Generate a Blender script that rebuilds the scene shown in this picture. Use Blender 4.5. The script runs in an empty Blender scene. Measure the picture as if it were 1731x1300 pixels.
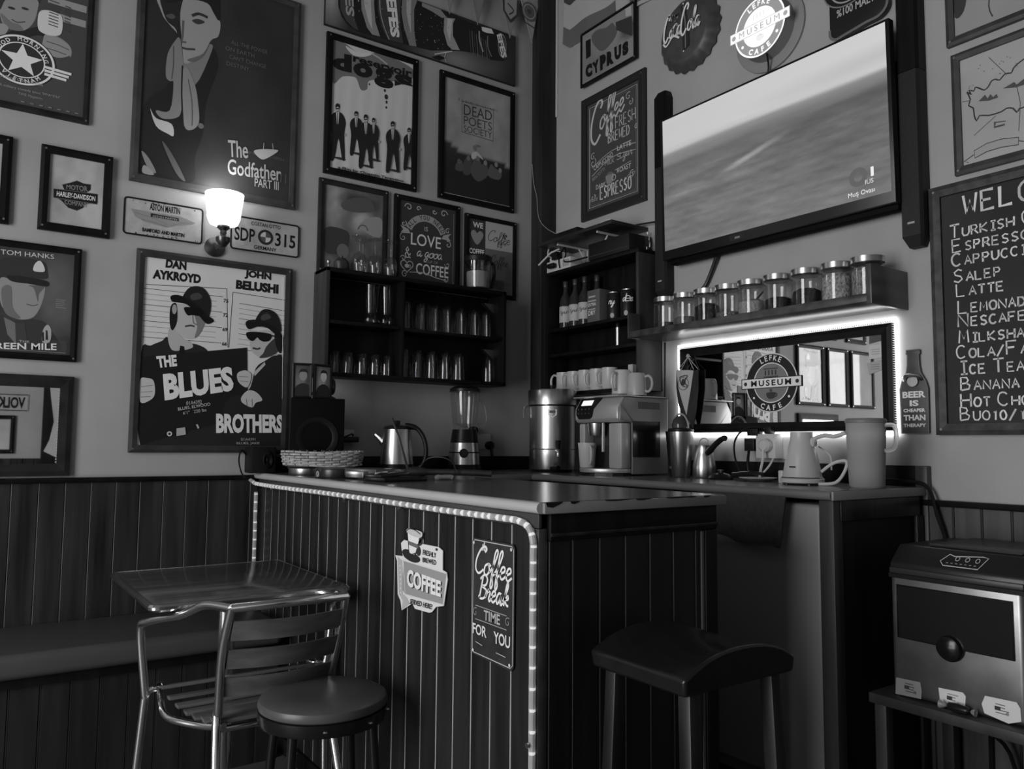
import bpy, bmesh, math, random
from math import sin, cos, pi, radians
from mathutils import Vector, Matrix
from mathutils.geometry import tessellate_polygon
random.seed(7)
S = bpy.context.scene
COL = S.collection

# ---------------------------------------------------------------- camera, world, light, exposure
cam = bpy.data.cameras.new('camera'); cam.sensor_width = 36.0; cam.lens = 27.857; cam.clip_start = .02
camo = bpy.data.objects.new('camera', cam); COL.objects.link(camo); S.camera = camo
camo.matrix_world = Matrix(((.81840403, -.05075248, -.57239761, -2.64), (-.57458299, -.057851, -.8163992, -3.45),
                            (.00832051, .99703433, -.076507, 1.17), (0, 0, 0, 1)))
W = bpy.data.worlds.new('world'); S.world = W; W.use_nodes = True
W.node_tree.nodes['Background'].inputs[0].default_value = (1, 1, 1, 1)
W.node_tree.nodes['Background'].inputs[1].default_value = .08
S.view_settings.view_transform = 'Standard'; S.view_settings.look = 'None'; S.view_settings.gamma = 1
S.view_settings.use_curve_mapping = False; S.view_settings.exposure = 0.0
S.cycles.use_denoising = True; S.cycles.caustics_reflective = False; S.cycles.caustics_refractive = False
S.cycles.max_bounces = 12; S.cycles.transparent_max_bounces = 24; S.cycles.diffuse_bounces = 4; S.cycles.glossy_bounces = 5; S.cycles.transmission_bounces = 10
S.cycles.sample_clamp_indirect = 4.0

def area_light(name, loc, rot, sx, sy, power):
    l = bpy.data.lights.new(name, 'AREA'); l.shape = 'RECTANGLE'; l.size = sx; l.size_y = sy; l.energy = power
    o = bpy.data.objects.new(name, l); COL.objects.link(o); o.location = loc; o.rotation_euler = rot
    return o
def point_light(name, loc, power, r=.03):
    l = bpy.data.lights.new(name, 'POINT'); l.energy = power; l.shadow_soft_size = r
    o = bpy.data.objects.new(name, l); COL.objects.link(o); o.location = loc
    return o
# daylight entering through the tall glazed opening in the left end wall and the doorway in the rear wall
area_light('window_daylight', (-5.28, -2.3, 1.55), (0, radians(-90), 0), 2.75, 1.9, 106)
area_light('doorway_daylight', (-4.3, -4.92, 1.5), (radians(90), 0, 0), 1.1, 2.2, 5)

# ---------------------------------------------------------------- materials
def lin(g):
    return g / 12.92 if g <= .04045 else ((g + .055) / 1.055) ** 2.4
MATS = {}
def mat(name, g=.5, rough=.5, metal=0.0, emit=0.0, trans=0.0, ior=1.45, noise=0.0, nscale=(20, 20, 20), bump=0.0, spec=.5, alpha=1.0, coat=0.0, attr=False):
    if name in MATS: return MATS[name]
    m = bpy.data.materials.new(name); m.use_nodes = True; MATS[name] = m
    nt = m.node_tree; b = nt.nodes['Principled BSDF']
    b.inputs['Base Color'].default_value = (g, g, g, 1); b.inputs['Roughness'].default_value = rough; b.inputs['Metallic'].default_value = metal
    b.inputs['Specular IOR Level'].default_value = spec; b.inputs['IOR'].default_value = ior
    b.inputs['Transmission Weight'].default_value = trans; b.inputs['Coat Weight'].default_value = coat; b.inputs['Coat Roughness'].default_value = .02; b.inputs['Alpha'].default_value = alpha
    if attr:
        a = nt.nodes.new('ShaderNodeAttribute'); a.attribute_name = 'Col'
        if not emit: nt.links.new(a.outputs['Color'], b.inputs['Base Color'])
        if emit:
            nt.links.new(a.outputs['Color'], b.inputs['Emission Color']); b.inputs['Emission Strength'].default_value = emit
    elif emit:
        b.inputs['Emission Color'].default_value = (1, 1, 1, 1); b.inputs['Emission Strength'].default_value = emit
    if noise or bump:
        tc = nt.nodes.new('ShaderNodeTexCoord'); mp = nt.nodes.new('ShaderNodeMapping'); n = nt.nodes.new('ShaderNodeTexNoise')
        mp.inputs['Scale'].default_value = nscale; n.inputs['Detail'].default_value = 6; n.inputs['Scale'].default_value = 1.0
        nt.links.new(tc.outputs['Object'], mp.inputs['Vector']); nt.links.new(mp.outputs['Vector'], n.inputs['Vector'])
        if noise and not attr:
            r = nt.nodes.new('ShaderNodeMapRange'); r.inputs['From Min'].default_value = .3; r.inputs['From Max'].default_value = .7
            r.inputs['To Min'].default_value = g * (1 - noise); r.inputs['To Max'].default_value = g * (1 + noise)
            nt.links.new(n.outputs['Fac'], r.inputs['Value']); nt.links.new(r.outputs['Result'], b.inputs['Base Color'])
        if bump:
            bp = nt.nodes.new('ShaderNodeBump'); bp.inputs['Strength'].default_value = bump; bp.inputs['Distance'].default_value = .01
            nt.links.new(n.outputs['Fac'], bp.inputs['Height']); nt.links.new(bp.outputs['Normal'], b.inputs['Normal'])
    return m
plaster = lambda: mat('painted_plaster', .42, .85, noise=.10, nscale=(3, 3, 3), bump=.25)
wood_dark = lambda: mat('dark_stained_boards', .021, .38, spec=.3, noise=.55, nscale=(22, 22, 1.6), bump=.06)
wood_left = lambda: mat('stained_wainscot', .030, .4, spec=.3, noise=.6, nscale=(24, 24, 1.5), bump=.06)
wood_black = lambda: mat('blackened_wood', .007, .5, noise=.5, nscale=(20, 20, 2), spec=.2)
wood_shelf = lambda: mat('shelf_wood', .06, .3, noise=.5, nscale=(3, 20, 20), bump=.05)
wood_frame = lambda: mat('dark_frame_wood', .022, .5, spec=.2, noise=.4, nscale=(14, 14, 14))
black = lambda: mat('black_plastic', .010, .35, spec=.35)
black_matt = lambda: mat('black_matt', .005, .7, spec=.12)
steel = lambda: mat('brushed_steel', .55, .3, 1.0, noise=.12, nscale=(60, 60, 1))
chrome = lambda: mat('polished_aluminium', .88, .2, 1.0)
white_pl = lambda: mat('white_plastic', .62, .4)
ceramic = lambda: mat('white_ceramic', .55, .3)
def glass():
    # thin clear glass: mostly see-through, mirror-like towards its edges
    if 'clear_glass' in MATS: return MATS['clear_glass']
    m = bpy.data.materials.new('clear_glass'); m.use_nodes = True; MATS['clear_glass'] = m
    nt = m.node_tree; nt.nodes.remove(nt.nodes['Principled BSDF']); out = nt.nodes['Material Output']
    lw = nt.nodes.new('ShaderNodeLayerWeight'); lw.inputs['Blend'].default_value = .5
    pw = nt.nodes.new('ShaderNodeMath'); pw.operation = 'POWER'; pw.inputs[1].default_value = 3.5; nt.links.new(lw.outputs['Facing'], pw.inputs[0])
    f = nt.nodes.new('ShaderNodeMath'); f.operation = 'MULTIPLY_ADD'; f.inputs[1].default_value = .55; f.inputs[2].default_value = .045; nt.links.new(pw.outputs[0], f.inputs[0])
    tr = nt.nodes.new('ShaderNodeBsdfTransparent'); tr.inputs[0].default_value = (.96, .96, .96, 1)
    gl = nt.nodes.new('ShaderNodeBsdfGlossy'); gl.inputs['Roughness'].default_value = .03
    mx = nt.nodes.new('ShaderNodeMixShader'); nt.links.new(f.outputs[0], mx.inputs[0]); nt.links.new(tr.outputs[0], mx.inputs[1]); nt.links.new(gl.outputs[0], mx.inputs[2])
    nt.links.new(mx.outputs[0], out.inputs[0]); return m
mirror = lambda: mat('mirror_glass', .86, .015, 1.0)
glazed = lambda: mat('glazed_print', .5, .38, attr=True, spec=.35, coat=1.0)
printm = lambda: mat('printed_sheet', .5, .38, attr=True, spec=.35)
chalkm = lambda: mat('chalkboard_face', .5, .75, attr=True, spec=.2)

# ---------------------------------------------------------------- mesh helpers
class G:
    """collects faces of one part and links them as ONE mesh object"""
    def __init__(s): s.v = []; s.f = []; s.mi = []; s.c = []
    def add(s, vs, fs, m=0):
        b = len(s.v); s.v += [tuple(v) for v in vs]
        for f in fs: s.f.append(tuple(b + i for i in f)); s.mi.append(m)
        return s
    def box(s, x0, x1, y0, y1, z0, z1, m=0):
        if x0 > x1: x0, x1 = x1, x0
        if y0 > y1: y0, y1 = y1, y0
        if z0 > z1: z0, z1 = z1, z0
        return s.add([(x, y, z) for z in (z0, z1) for y in (y0, y1) for x in (x0, x1)],
                     [(0, 2, 3, 1), (4, 5, 7, 6), (0, 1, 5, 4), (2, 6, 7, 3), (0, 4, 6, 2), (1, 3, 7, 5)], m)
    def obox(s, c, ax, ay, az, m=0):
        c = Vector(c); ax, ay, az = Vector(ax), Vector(ay), Vector(az)
        return s.add([c + ax * i + ay * j + az * k for k in (-1, 1) for j in (-1, 1) for i in (-1, 1)],
                     [(0, 2, 3, 1), (4, 5, 7, 6), (0, 1, 5, 4), (2, 6, 7, 3), (0, 4, 6, 2), (1, 3, 7, 5)], m)
    def lathe(s, prof, c=(0, 0, 0), n=24, m=0, axis='z', sx=1.0, sy=1.0, close=False):
        vs = []
        for r, h in prof:
            for i in range(n):
                a = 2 * pi * i / n; p, q = r * cos(a) * sx, r * sin(a) * sy
                vs.append({'z': (c[0] + p, c[1] + q, c[2] + h), 'x': (c[0] + h, c[1] + p, c[2] + q), 'y': (c[0] + p, c[1] + h, c[2] + q)}[axis])
        k = len(prof); fs = []
        for j in range(k - 1 + (1 if close else 0)):
            for i in range(n):
                fs.append((j * n + i, j * n + (i + 1) % n, ((j + 1) % k) * n + (i + 1) % n, ((j + 1) % k) * n + i))
        if not close:
            if prof[0][0] > 1e-6: fs.append(tuple(range(n))[::-1])
            if prof[-1][0] > 1e-6: fs.append(tuple((k - 1) * n + i for i in range(n)))
        return s.add(vs, fs, m)
    def tube(s, pts, r, n=8, m=0, closed=False, smooth=0):
        pts = [Vector(p) for p in pts]
        if smooth: pts = crom(pts, smooth, closed)
        k = len(pts); vs = []; prev = None
        for i, p in enumerate(pts):
            a = pts[(i - 1) % k] if (closed or i) else p; b = pts[(i + 1) % k] if (closed or i < k - 1) else p
            t = (b - a).normalized()
            if prev is None:
                prev = t.orthogonal().normalized()
            nn = (prev - t * prev.dot(t)); nn = nn.normalized() if nn.length > 1e-6 else t.orthogonal().normalized()
            prev = nn; bb = t.cross(nn); rr = r[min(i, len(r) - 1)] if isinstance(r, (list, tuple)) else r
            for j in range(n):
                q = 2 * pi * j / n; vs.append(p + nn * rr * cos(q) + bb * rr * sin(q))
        fs = [(i * n + j, i * n + (j + 1) % n, ((i + 1) % k) * n + (j + 1) % n, ((i + 1) % k) * n + j) for i in range(k if closed else k - 1) for j in range(n)]
        if not closed: fs += [tuple(range(n))[::-1], tuple((k - 1) * n + j for j in range(n))]
        return s.add(vs, fs, m)
    def prism(s, poly, f, d0, d1, m=0):
        """closed outline poly [(h,z)], f(h,d,z)->world, from depth d0 to d1"""
        n = len(poly); vs = [f(h, d, z) for d in (d0, d1) for h, z in poly]
        tri = tessellate_polygon([[Vector((h, z, 0)) for h, z in poly]])
        fs = [tuple(t) for t in tri] + [tuple(n + i for i in t) for t in tri] + [(i, (i + 1) % n, n + (i + 1) % n, n + i) for i in range(n)]
        return s.add(vs, fs, m)
    def build(s, name, mats, parent=None, bevel=0, smooth=35, seg=2):
        me = bpy.data.meshes.new(name); me.from_pydata(s.v, [], s.f)
        if not isinstance(mats, (list, tuple)): mats = [mats]
        for q in mats: me.materials.append(q)
        me.polygons.foreach_set('material_index', s.mi)
        bm = bmesh.new(); bm.from_mesh(me); bmesh.ops.recalc_face_normals(bm, faces=bm.faces)
        if bevel:
            ed = [e for e in bm.edges if len(e.link_faces) == 2 and e.calc_face_angle(0) > radians(40)]
            bmesh.ops.bevel(bm, geom=ed, offset=bevel, segments=seg, profile=.5, affect='EDGES', clamp_overlap=True)
        bm.to_mesh(me); bm.free()
        if smooth:
            me.polygons.foreach_set('use_smooth', [True] * len(me.polygons)); me.set_sharp_from_angle(angle=radians(smooth))
        o = bpy.data.objects.new(name, me); COL.objects.link(o)
        if parent is not None: adopt(o, parent)
        return o
def adopt(o, parent):
    o.parent = parent
    # an Empty carries its thing's place; its parts are built in world metres, so a part passes nothing on
    o.matrix_parent_inverse = Matrix.Translation(-parent.location) if parent.type == 'EMPTY' else Matrix()
    return o
def crom(pts, n=6, closed=False):
    pts = [Vector(p) for p in pts]; k = len(pts); out = []
    for i in range(k if closed else k - 1):
        g = (lambda j: pts[j % k]) if closed else (lambda j: pts[max(0, min(k - 1, j))])
        a, b, c, d = g(i - 1), g(i), g(i + 1), g(i + 2)
        for t in range(n):
            u = t / n
            out.append(.5 * ((2 * b) + (c - a) * u + (2 * a - 5 * b + 4 * c - d) * u * u + (3 * b - a - 3 * c + d) * u ** 3))
    if not closed: out.append(pts[-1].copy())
    return out
def tag(o, label, cat, group=None, kind=None):
    if label: o['label'] = label
    if cat: o['category'] = cat
    if group: o['group'] = group
    if kind: o['kind'] = kind
    return o
def thing(name, label, cat, loc=(0, 0, 0), group=None):
    o = bpy.data.objects.new(name, None); COL.objects.link(o); o.location = loc; o.empty_display_size = .05
    return tag(o, label, cat, group)
def struct(g, name, m, **kw):
    o = g.build(name, m, **kw); o['kind'] = 'structure'; return o
def dup(root, loc, label=None, rotz=0.0, group=None):
    r = root.copy(); COL.objects.link(r); r.location = loc; r.rotation_euler = (0, 0, rotz)
    if label: r['label'] = label
    if group: r['group'] = group
    for ch in list(root.children):
        c = ch.copy(); COL.objects.link(c); c.parent = r
        for g in list(ch.children):
            d = g.copy(); COL.objects.link(d); d.parent = c
    return r
# wall frames: h runs to the viewer's right along the wall, d comes out of the wall, z is up
def FA(h, d, z): return (h, -d, z)
def FB(h, d, z): return (-d, -h, z)
def FF(h, d, z): return (-1.556 - d, -h, z)
def FR(h, d, z): return (-h, -5.0 + d, z)

# ---------------------------------------------------------------- flat printed / painted faces
TXT = {}
def text_mesh(body, bold=0.0, shear=0.0, spacing=1.0):
    key = (body, bold, shear, spacing)
    if key not in TXT:
        cu = bpy.data.curves.new('t', 'FONT'); cu.body = body; cu.offset = bold; cu.shear = shear; cu.resolution_u = 3; cu.space_character = spacing
        o = bpy.data.objects.new('t', cu); COL.objects.link(o)
        me = bpy.data.meshes.new_from_object(o)
        vs = [(v.co.x, v.co.y) for v in me.vertices]; fs = [tuple(p.vertices) for p in me.polygons]
        bpy.data.objects.remove(o); bpy.data.curves.remove(cu); bpy.data.meshes.remove(me)
        xs = [v[0] for v in vs]; ys = [v[1] for v in vs]
        x0, x1, y0, y1 = min(xs), max(xs), min(ys), max(ys)
        TXT[key] = ([((x - x0) / (x1 - x0), (y - y0) / (y1 - y0)) for x, y in vs], fs, (x1 - x0) / (y1 - y0))
    return TXT[key]
class Art:
    """ink layers on one flat sheet; shades are display greys, k is the light on that spot"""
    def __init__(s, f, d, k=.28, eps=.00012): s.f = f; s.d = d; s.k = k; s.eps = eps; s.v = []; s.fc = []; s.c = []; s.L = 0; s.clip = None
    def alb(s, g): return max(.004, min(.9, lin(g) / s.k))
    def up(s): s.L += 1; return s
    def raw(s, pts, faces, g, up=True):
        if up: s.L += 1
        if s.clip: q = s.clip; pts = [(min(max(h, q[0]), q[2]), min(max(z, q[1]), q[3])) for h, z in pts]
        b = len(s.v); d = s.d + s.eps * s.L
        s.v += [s.f(h, d, z) for h, z in pts]
        gs = g if isinstance(g, list) else None
        for fa in faces:
            s.fc.append(tuple(b + i for i in fa))
            s.c += [s.alb(gs[i]) for i in fa] if gs else [s.alb(g)] * len(fa)
        return s
    def poly(s, pts, g, up=True):
        return s.raw(pts, [tuple(t) for t in tessellate_polygon([[Vector((h, z, 0)) for h, z in pts]])], g, up)
    def sm(s, pts, g, n=4, up=True):
        return s.poly([(p.x, p.y) for p in crom([(h, z, 0) for h, z in pts], n, True)], g, up)
    def rect(s, h0, z0, h1, z1, g, up=True): return s.raw([(h0, z0), (h1, z0), (h1, z1), (h0, z1)], [(0, 1, 2, 3)], g, up)
    def ell(s, h, z, rh, rz=None, g=.5, n=28, up=True, rot=0.0):
        rz = rz or rh; ca, sa = cos(rot), sin(rot)
        P = [(rh * cos(2 * pi * i / n), rz * sin(2 * pi * i / n)) for i in range(n)]
        return s.raw([(h + a * ca - b * sa, z + a * sa + b * ca) for a, b in P], [tuple(range(n))], g, up)
    def ring(s, h, z, r0, r1, g, n=36, sx=1.0, a0=0.0, a1=2 * pi, up=True):
        full = abs(a1 - a0 - 2 * pi) < 1e-6; m = n if full else n + 1
        pts = [(h + sx * r * cos(a0 + (a1 - a0) * i / n), z + r * sin(a0 + (a1 - a0) * i / n)) for r in (r0, r1) for i in range(m)]
        return s.raw(pts, [(i, (i + 1) % m, m + (i + 1) % m, m + i) for i in range(n)], g, up)
    def line(s, pts, w, g, closed=False, smooth=0, up=True, taper=False):
        P = [Vector((h, z, 0)) for h, z in pts]
        if smooth: P = crom(P, smooth, closed)
        k = len(P); L = []; R = []
        for i, p in enumerate(P):
            a = P[(i - 1) % k] if (closed or i) else p; b = P[(i + 1) % k] if (closed or i < k - 1) else p
            t = (b - a); t = t.normalized() if t.length > 1e-9 else Vector((1, 0, 0)); n = Vector((-t.y, t.x, 0))
            ww = w * .5 * (1 if not taper else max(.25, sin(pi * (i + .5) / k)))
            L.append((p.x + n.x * ww, p.y + n.y * ww)); R.append((p.x - n.x * ww, p.y - n.y * ww))
        return s.raw(L + R, [(i, (i + 1) % k, k + (i + 1) % k, k + i) for i in range(k if closed else k - 1)], g, up)
    def text(s, body, h0, z0, h1, z1, g, bold=0.0, shear=0.0, spacing=1.0, rot=0.0, up=True):
        vs, fs, _ = text_mesh(body, bold, shear, spacing); ca, sa = cos(rot), sin(rot)
        P = [((h1 - h0) * x, (z1 - z0) * y) for x, y in vs]
        return s.raw([(h0 + a * ca - b * sa, z0 + a * sa + b * ca) for a, b in P], fs, g, up)
    def ctext(s, body, hc, z0, ht, g, bold=0.0, wmax=None, shear=0.0, spacing=1.0, rot=0.0, stretch=1.0):
        asp = text_mesh(body, bold, shear, spacing)[2]; w = asp * ht * stretch
        if wmax and w > wmax: w = wmax
        return s.text(body, hc - w / 2 * cos(rot), z0 - w / 2 * sin(rot), hc - w / 2 * cos(rot) + w, z0 - w / 2 * sin(rot) + ht, g, bold, shear, spacing, rot)
    def qtext(s, body, q, g, bold=0.0, shear=0.0, spacing=1.0):
        """letters filling the quad bl, br, tr, tl"""
        vs, fs, _ = text_mesh(body, bold, shear, spacing); bl, br, tr, tl = q
        P = [tuple((bl[i] * (1 - x) + br[i] * x) * (1 - y) + (tl[i] * (1 - x) + tr[i] * x) * y for i in (0, 1)) for x, y in vs]
        return s.raw(P, fs, g)
    def arctext(s, body, h, z, r, ht, a0, a1, g, bold=0.0, inward=False):
        """letters along an arc, a0 -> a1 in radians"""
        n = len(body); s.L += 1
        for i, ch in enumerate(body):
            if ch == ' ': continue
            a = a0 + (a1 - a0) * (i + .5) / n; asp = text_mesh(ch, bold)[2]; w = min(asp * ht, abs(a1 - a0) * r / n * .86)
            t = a - pi / 2 if not inward else a + pi / 2
            rr = r if not inward else r + ht
            s.text(ch, h + rr * cos(a) - w / 2 * cos(t), z + rr * sin(a) - w / 2 * sin(t), h + rr * cos(a) - w / 2 * cos(t) + w, z + rr * sin(a) - w / 2 * sin(t) + ht, g, bold, rot=t, up=False)
        return s
    def grid(s, h0, z0, h1, z1, nx, nz, fn):
        pts = []; gs = []
        for j in range(nz + 1):
            for i in range(nx + 1):
                u, v = i / nx, j / nz; pts.append((h0 + (h1 - h0) * u, z0 + (z1 - z0) * v)); gs.append(fn(u, v))
        m = nx + 1
        return s.raw(pts, [(j * m + i, j * m + i + 1, (j + 1) * m + i + 1, (j + 1) * m + i) for j in range(nz) for i in range(nx)], gs)
    def script(s, word, h0, z0, sc, w, g, slant=.25, rise=0.0, hx=1.0):
        """joined handwriting"""
        x = h0; s.L += 1
        for ch in word:
            st, adv = SCRIPT.get(ch, (CAPS.get(ch.upper(), [[]]), .8))
            for q in st:
                if len(q) > 1: s.line([(x + (a + slant * b) * sc * hx, z0 + b * sc + (x - h0) * rise + a * sc * rise * hx) for a, b in q], w, g, smooth=5, up=False)
            x += adv * sc * hx
        return s
    def chalk(s, word, h0, z0, ht, w, g, gap=.25, wide=.62, caps=True, jit=.04, first=1.35, rise=0.0):
        """hand-lettered single-stroke capitals; first letter of each word larger"""
        x = h0; s.L += 1; new = True
        for ch in word:
            if ch == ' ': x += ht * .55; new = True; continue
            k = first if (caps and new and ch.isalpha()) else 1.0; new = ch in '/'; hh = ht * k
            for q in CAPS.get(ch.upper(), [[]]):
                if len(q) > 1:
                    s.line([(x + a * wide * hh + random.uniform(-jit, jit) * ht * .5, z0 + b * hh + (x - h0) * rise + random.uniform(-jit, jit) * ht * .5) for a, b in q], w * random.uniform(.85, 1.15), g * random.uniform(.9, 1.08), up=False)
            x += (wide + gap) * hh * (.8 if ch.upper() in 'I1' else 1)
        return x
    def build(s, name, m, parent=None):
        me = bpy.data.meshes.new(name); me.from_pydata(s.v, [], s.fc); me.materials.append(m)
        at = me.color_attributes.new('Col', 'FLOAT_COLOR', 'CORNER')
        flat = []
        for c in s.c: flat += [c, c, c, 1.0]
        at.data.foreach_set('color', flat)
        o = bpy.data.objects.new(name, me); COL.objects.link(o)
        if parent is not None: adopt(o, parent)
        return o
def arc(cx, cy, rx, ry, a0, a1, n=8): return [(cx + rx * cos(radians(a0 + (a1 - a0) * i / n)), cy + ry * sin(radians(a0 + (a1 - a0) * i / n))) for i in range(n + 1)]
CAPS = {
 'A': [[(0, 0), (.5, 1), (1, 0)], [(.2, .38), (.8, .38)]], 'B': [[(0, 0), (0, 1), (.6, .95), (.75, .75), (.55, .55), (0, .52)], [(.55, .53), (.9, .35), (.8, .08), (0, 0)]],
 'C': [arc(.5, .5, .5, .5, 45, 315, 10)], 'D': [[(0, 0), (0, 1), (.6, .9), (.95, .5), (.6, .08), (0, 0)]], 'E': [[(.85, 1), (0, 1), (0, 0), (.9, 0)], [(0, .52), (.7, .52)]],
 'F': [[(.9, 1), (0, 1), (0, 0)], [(0, .52), (.7, .52)]], 'G': [arc(.5, .5, .5, .5, 50, 330, 10) + [(.95, .45), (.55, .45)]], 'H': [[(0, 0), (0, 1)], [(1, 0), (1, 1)], [(0, .5), (1, .5)]],
 'I': [[(.5, 0), (.5, 1)], [(.15, 1), (.85, 1)], [(.15, 0), (.85, 0)]], 'J': [[(.8, 1), (.8, .25), (.5, 0), (.1, .15)]], 'K': [[(0, 0), (0, 1)], [(.9, 1), (0, .45), (.95, 0)]],
 'L': [[(0, 1), (0, 0), (.85, 0)]], 'M': [[(0, 0), (.1, 1), (.5, .3), (.9, 1), (1, 0)]], 'N': [[(0, 0), (0, 1), (1, 0), (1, 1)]], 'O': [arc(.5, .5, .5, .5, 90, 450, 12)],
 'P': [[(0, 0), (0, 1), (.7, .95), (.85, .72), (.65, .5), (0, .45)]], 'Q': [arc(.5, .5, .5, .5, 90, 450, 12), [(.6, .3), (1, -.05)]], 'R': [[(0, 0), (0, 1), (.7, .95), (.8, .72), (.6, .52), (0, .48)], [(.35, .5), (.95, 0)]],
 'S': [[(.9, .88), (.5, 1), (.1, .82), (.2, .58), (.75, .42), (.9, .2), (.5, 0), (.05, .12)]], 'T': [[(0, 1), (1, 1)], [(.5, 1), (.5, 0)]], 'U': [[(0, 1), (0, .3), (.2, .03), (.7, .03), (.95, .3), (.95, 1)]],
 'V': [[(0, 1), (.5, 0), (1, 1)]], 'W': [[(0, 1), (.22, 0), (.5, .7), (.78, 0), (1, 1)]], 'X': [[(0, 0), (1, 1)], [(0, 1), (1, 0)]], 'Y': [[(0, 1), (.5, .5), (1, 1)], [(.5, .5), (.5, 0)]], 'Z': [[(0, 1), (1, 1), (0, 0), (1, 0)]],
 '0': [arc(.5, .5, .4, .5, 90, 450, 12)], '1': [[(.3, .8), (.5, 1), (.5, 0)]], '/': [[(0, -.1), (.9, 1.1)]], '&': [[(.9, 0), (.2, .75), (.45, 1), (.65, .78), (.1, .35), (.25, .03), (.6, .05), (.9, .45)]], '!': [[(.5, 1), (.5, .3)], [(.5, .1), (.5, 0)]]}
SCRIPT = {
 'C': ([[(.85, 1.35), (1.0, 1.55), (.75, 1.7), (.35, 1.45), (.05, .85), (.1, .25), (.5, 0), (.95, .3)]], .95), 'o': ([[(.5, .72), (.15, .55), (.12, .15), (.4, 0), (.65, .3), (.5, .7), (.75, .6)]], .68),
 'f': ([[(0, .2), (.35, .7), (.6, 1.4), (.5, 1.65), (.33, 1.4), (.3, .5), (.28, -.5), (.4, -.7), (.5, -.45), (.35, 0), (.65, .25)]], .52), 'e': ([[(.05, .3), (.5, .5), (.45, .74), (.2, .68), (.12, .25), (.35, 0), (.7, .25)]], .62),
 'a': ([[(.6, .68), (.3, .72), (.1, .35), (.25, 0), (.5, .3), (.62, .7), (.58, .15), (.72, 0), (.9, .25)]], .82), 'l': ([[(0, .2), (.45, 1.1), (.4, 1.55), (.25, 1.3), (.25, .2), (.4, 0), (.6, .2)]], .5),
 'B': ([[(.35, 1.5), (.25, 0)], [(.05, 1.3), (.5, 1.65), (.9, 1.4), (.8, 1.0), (.4, .85), (.95, .65), (.85, .15), (.4, 0), (.1, .15)]], .95), 'r': ([[(0, .15), (.25, .75), (.3, .6), (.5, .6), (.42, .15), (.55, 0), (.7, .2)]], .6),
 'k': ([[(0, .2), (.35, 1.1), (.35, 1.55), (.2, 1.3), (.18, 0)], [(.2, .4), (.5, .72), (.55, .5), (.25, .4), (.5, .1), (.7, .1)]], .68), 't': ([[(.3, 1.2), (.2, .2), (.35, 0), (.5, .2)], [(.05, .85), (.5, .85)]], .45),
 'h': ([[(0, .2), (.35, 1.2), (.3, 1.5), (.18, 1.2), (.15, 0)], [(.15, .4), (.4, .7), (.5, .5), (.48, .1), (.62, 0), (.75, .2)]], .68), 'd': ([[(.55, .65), (.25, .7), (.1, .3), (.3, 0), (.55, .4), (.65, 1.5), (.6, .2), (.8, .1)]], .75),
 'g': ([[(.6, .68), (.3, .72), (.1, .35), (.25, 0), (.5, .3), (.62, .7), (.55, -.4), (.3, -.65), (.15, -.4), (.6, .0), (.8, .2)]], .72), 'n': ([[(.0, 0), (.05, .7)], [(.05, .4), (.3, .72), (.42, .5), (.4, .1), (.55, 0), (.7, .2)]], .62),
 'u': ([[(0, .7), (.05, .15), (.25, 0), (.5, .3), (.55, .7)], [(.55, .7), (.52, .1), (.7, .05)]], .7), 's': ([[(0, .1), (.3, .75), (.45, .3), (.3, 0), (.05, .1)]], .5), 'y': ([[(0, .7), (.1, .2), (.35, .1), (.55, .65)], [(.55, .65), (.4, -.5), (.15, -.6), (.3, -.2), (.7, .2)]], .65),
 'i': ([[(.1, .7), (.08, .1), (.25, 0), (.4, .2)]], .35), 'm': ([[(0, 0), (.05, .7)], [(.05, .4), (.25, .72), (.35, .4), (.34, 0)], [(.35, .4), (.55, .72), (.68, .5), (.66, .1), (.85, .1)]], .85), ' ': ([[]], .4)}
def frame_parts(f, h0, z0, h1, z1, w, d, m, parent, name='frame', lip=.004, back=True):
    """four mitred sides round an opening, with a backing board"""
    g = G(); o = [(h0, z0), (h1, z0), (h1, z1), (h0, z1)]; i = [(h0 + w, z0 + w), (h1 - w, z0 + w), (h1 - w, z1 - w), (h0 + w, z1 - w)]
    for k in range(4):
        j = (k + 1) % 4
        vs = [f(*((p[0], dd, p[1]))) for p, dd in ((o[k], 0), (o[j], 0), (i[j], 0), (i[k], 0), (o[k], d * .8), (o[j], d * .8), (i[j], d * .85), (i[k], d * .85))]
        mid = lambda a, b: (a[0] * .6 + b[0] * .4, a[1] * .6 + b[1] * .4)
        vs += [f(mid(o[k], i[k])[0], d, mid(o[k], i[k])[1]), f(mid(o[j], i[j])[0], d, mid(o[j], i[j])[1])]
        g.add(vs, [(0, 1, 5, 4), (4, 5, 9, 8), (8, 9, 6, 7), (3, 7, 6, 2)])
    fr = g.build(name, m, parent, smooth=0)
    if back:
        b = G(); x0, x1 = h0 + w * .5, h1 - w * .5
        b.prism([(x0, z0 + w * .5), (x1, z0 + w * .5), (x1, z1 - w * .5), (x0, z1 - w * .5)], f, .0005, d * .35)
        b.build('backing_board', black_matt(), parent, smooth=0)
    return fr

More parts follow.
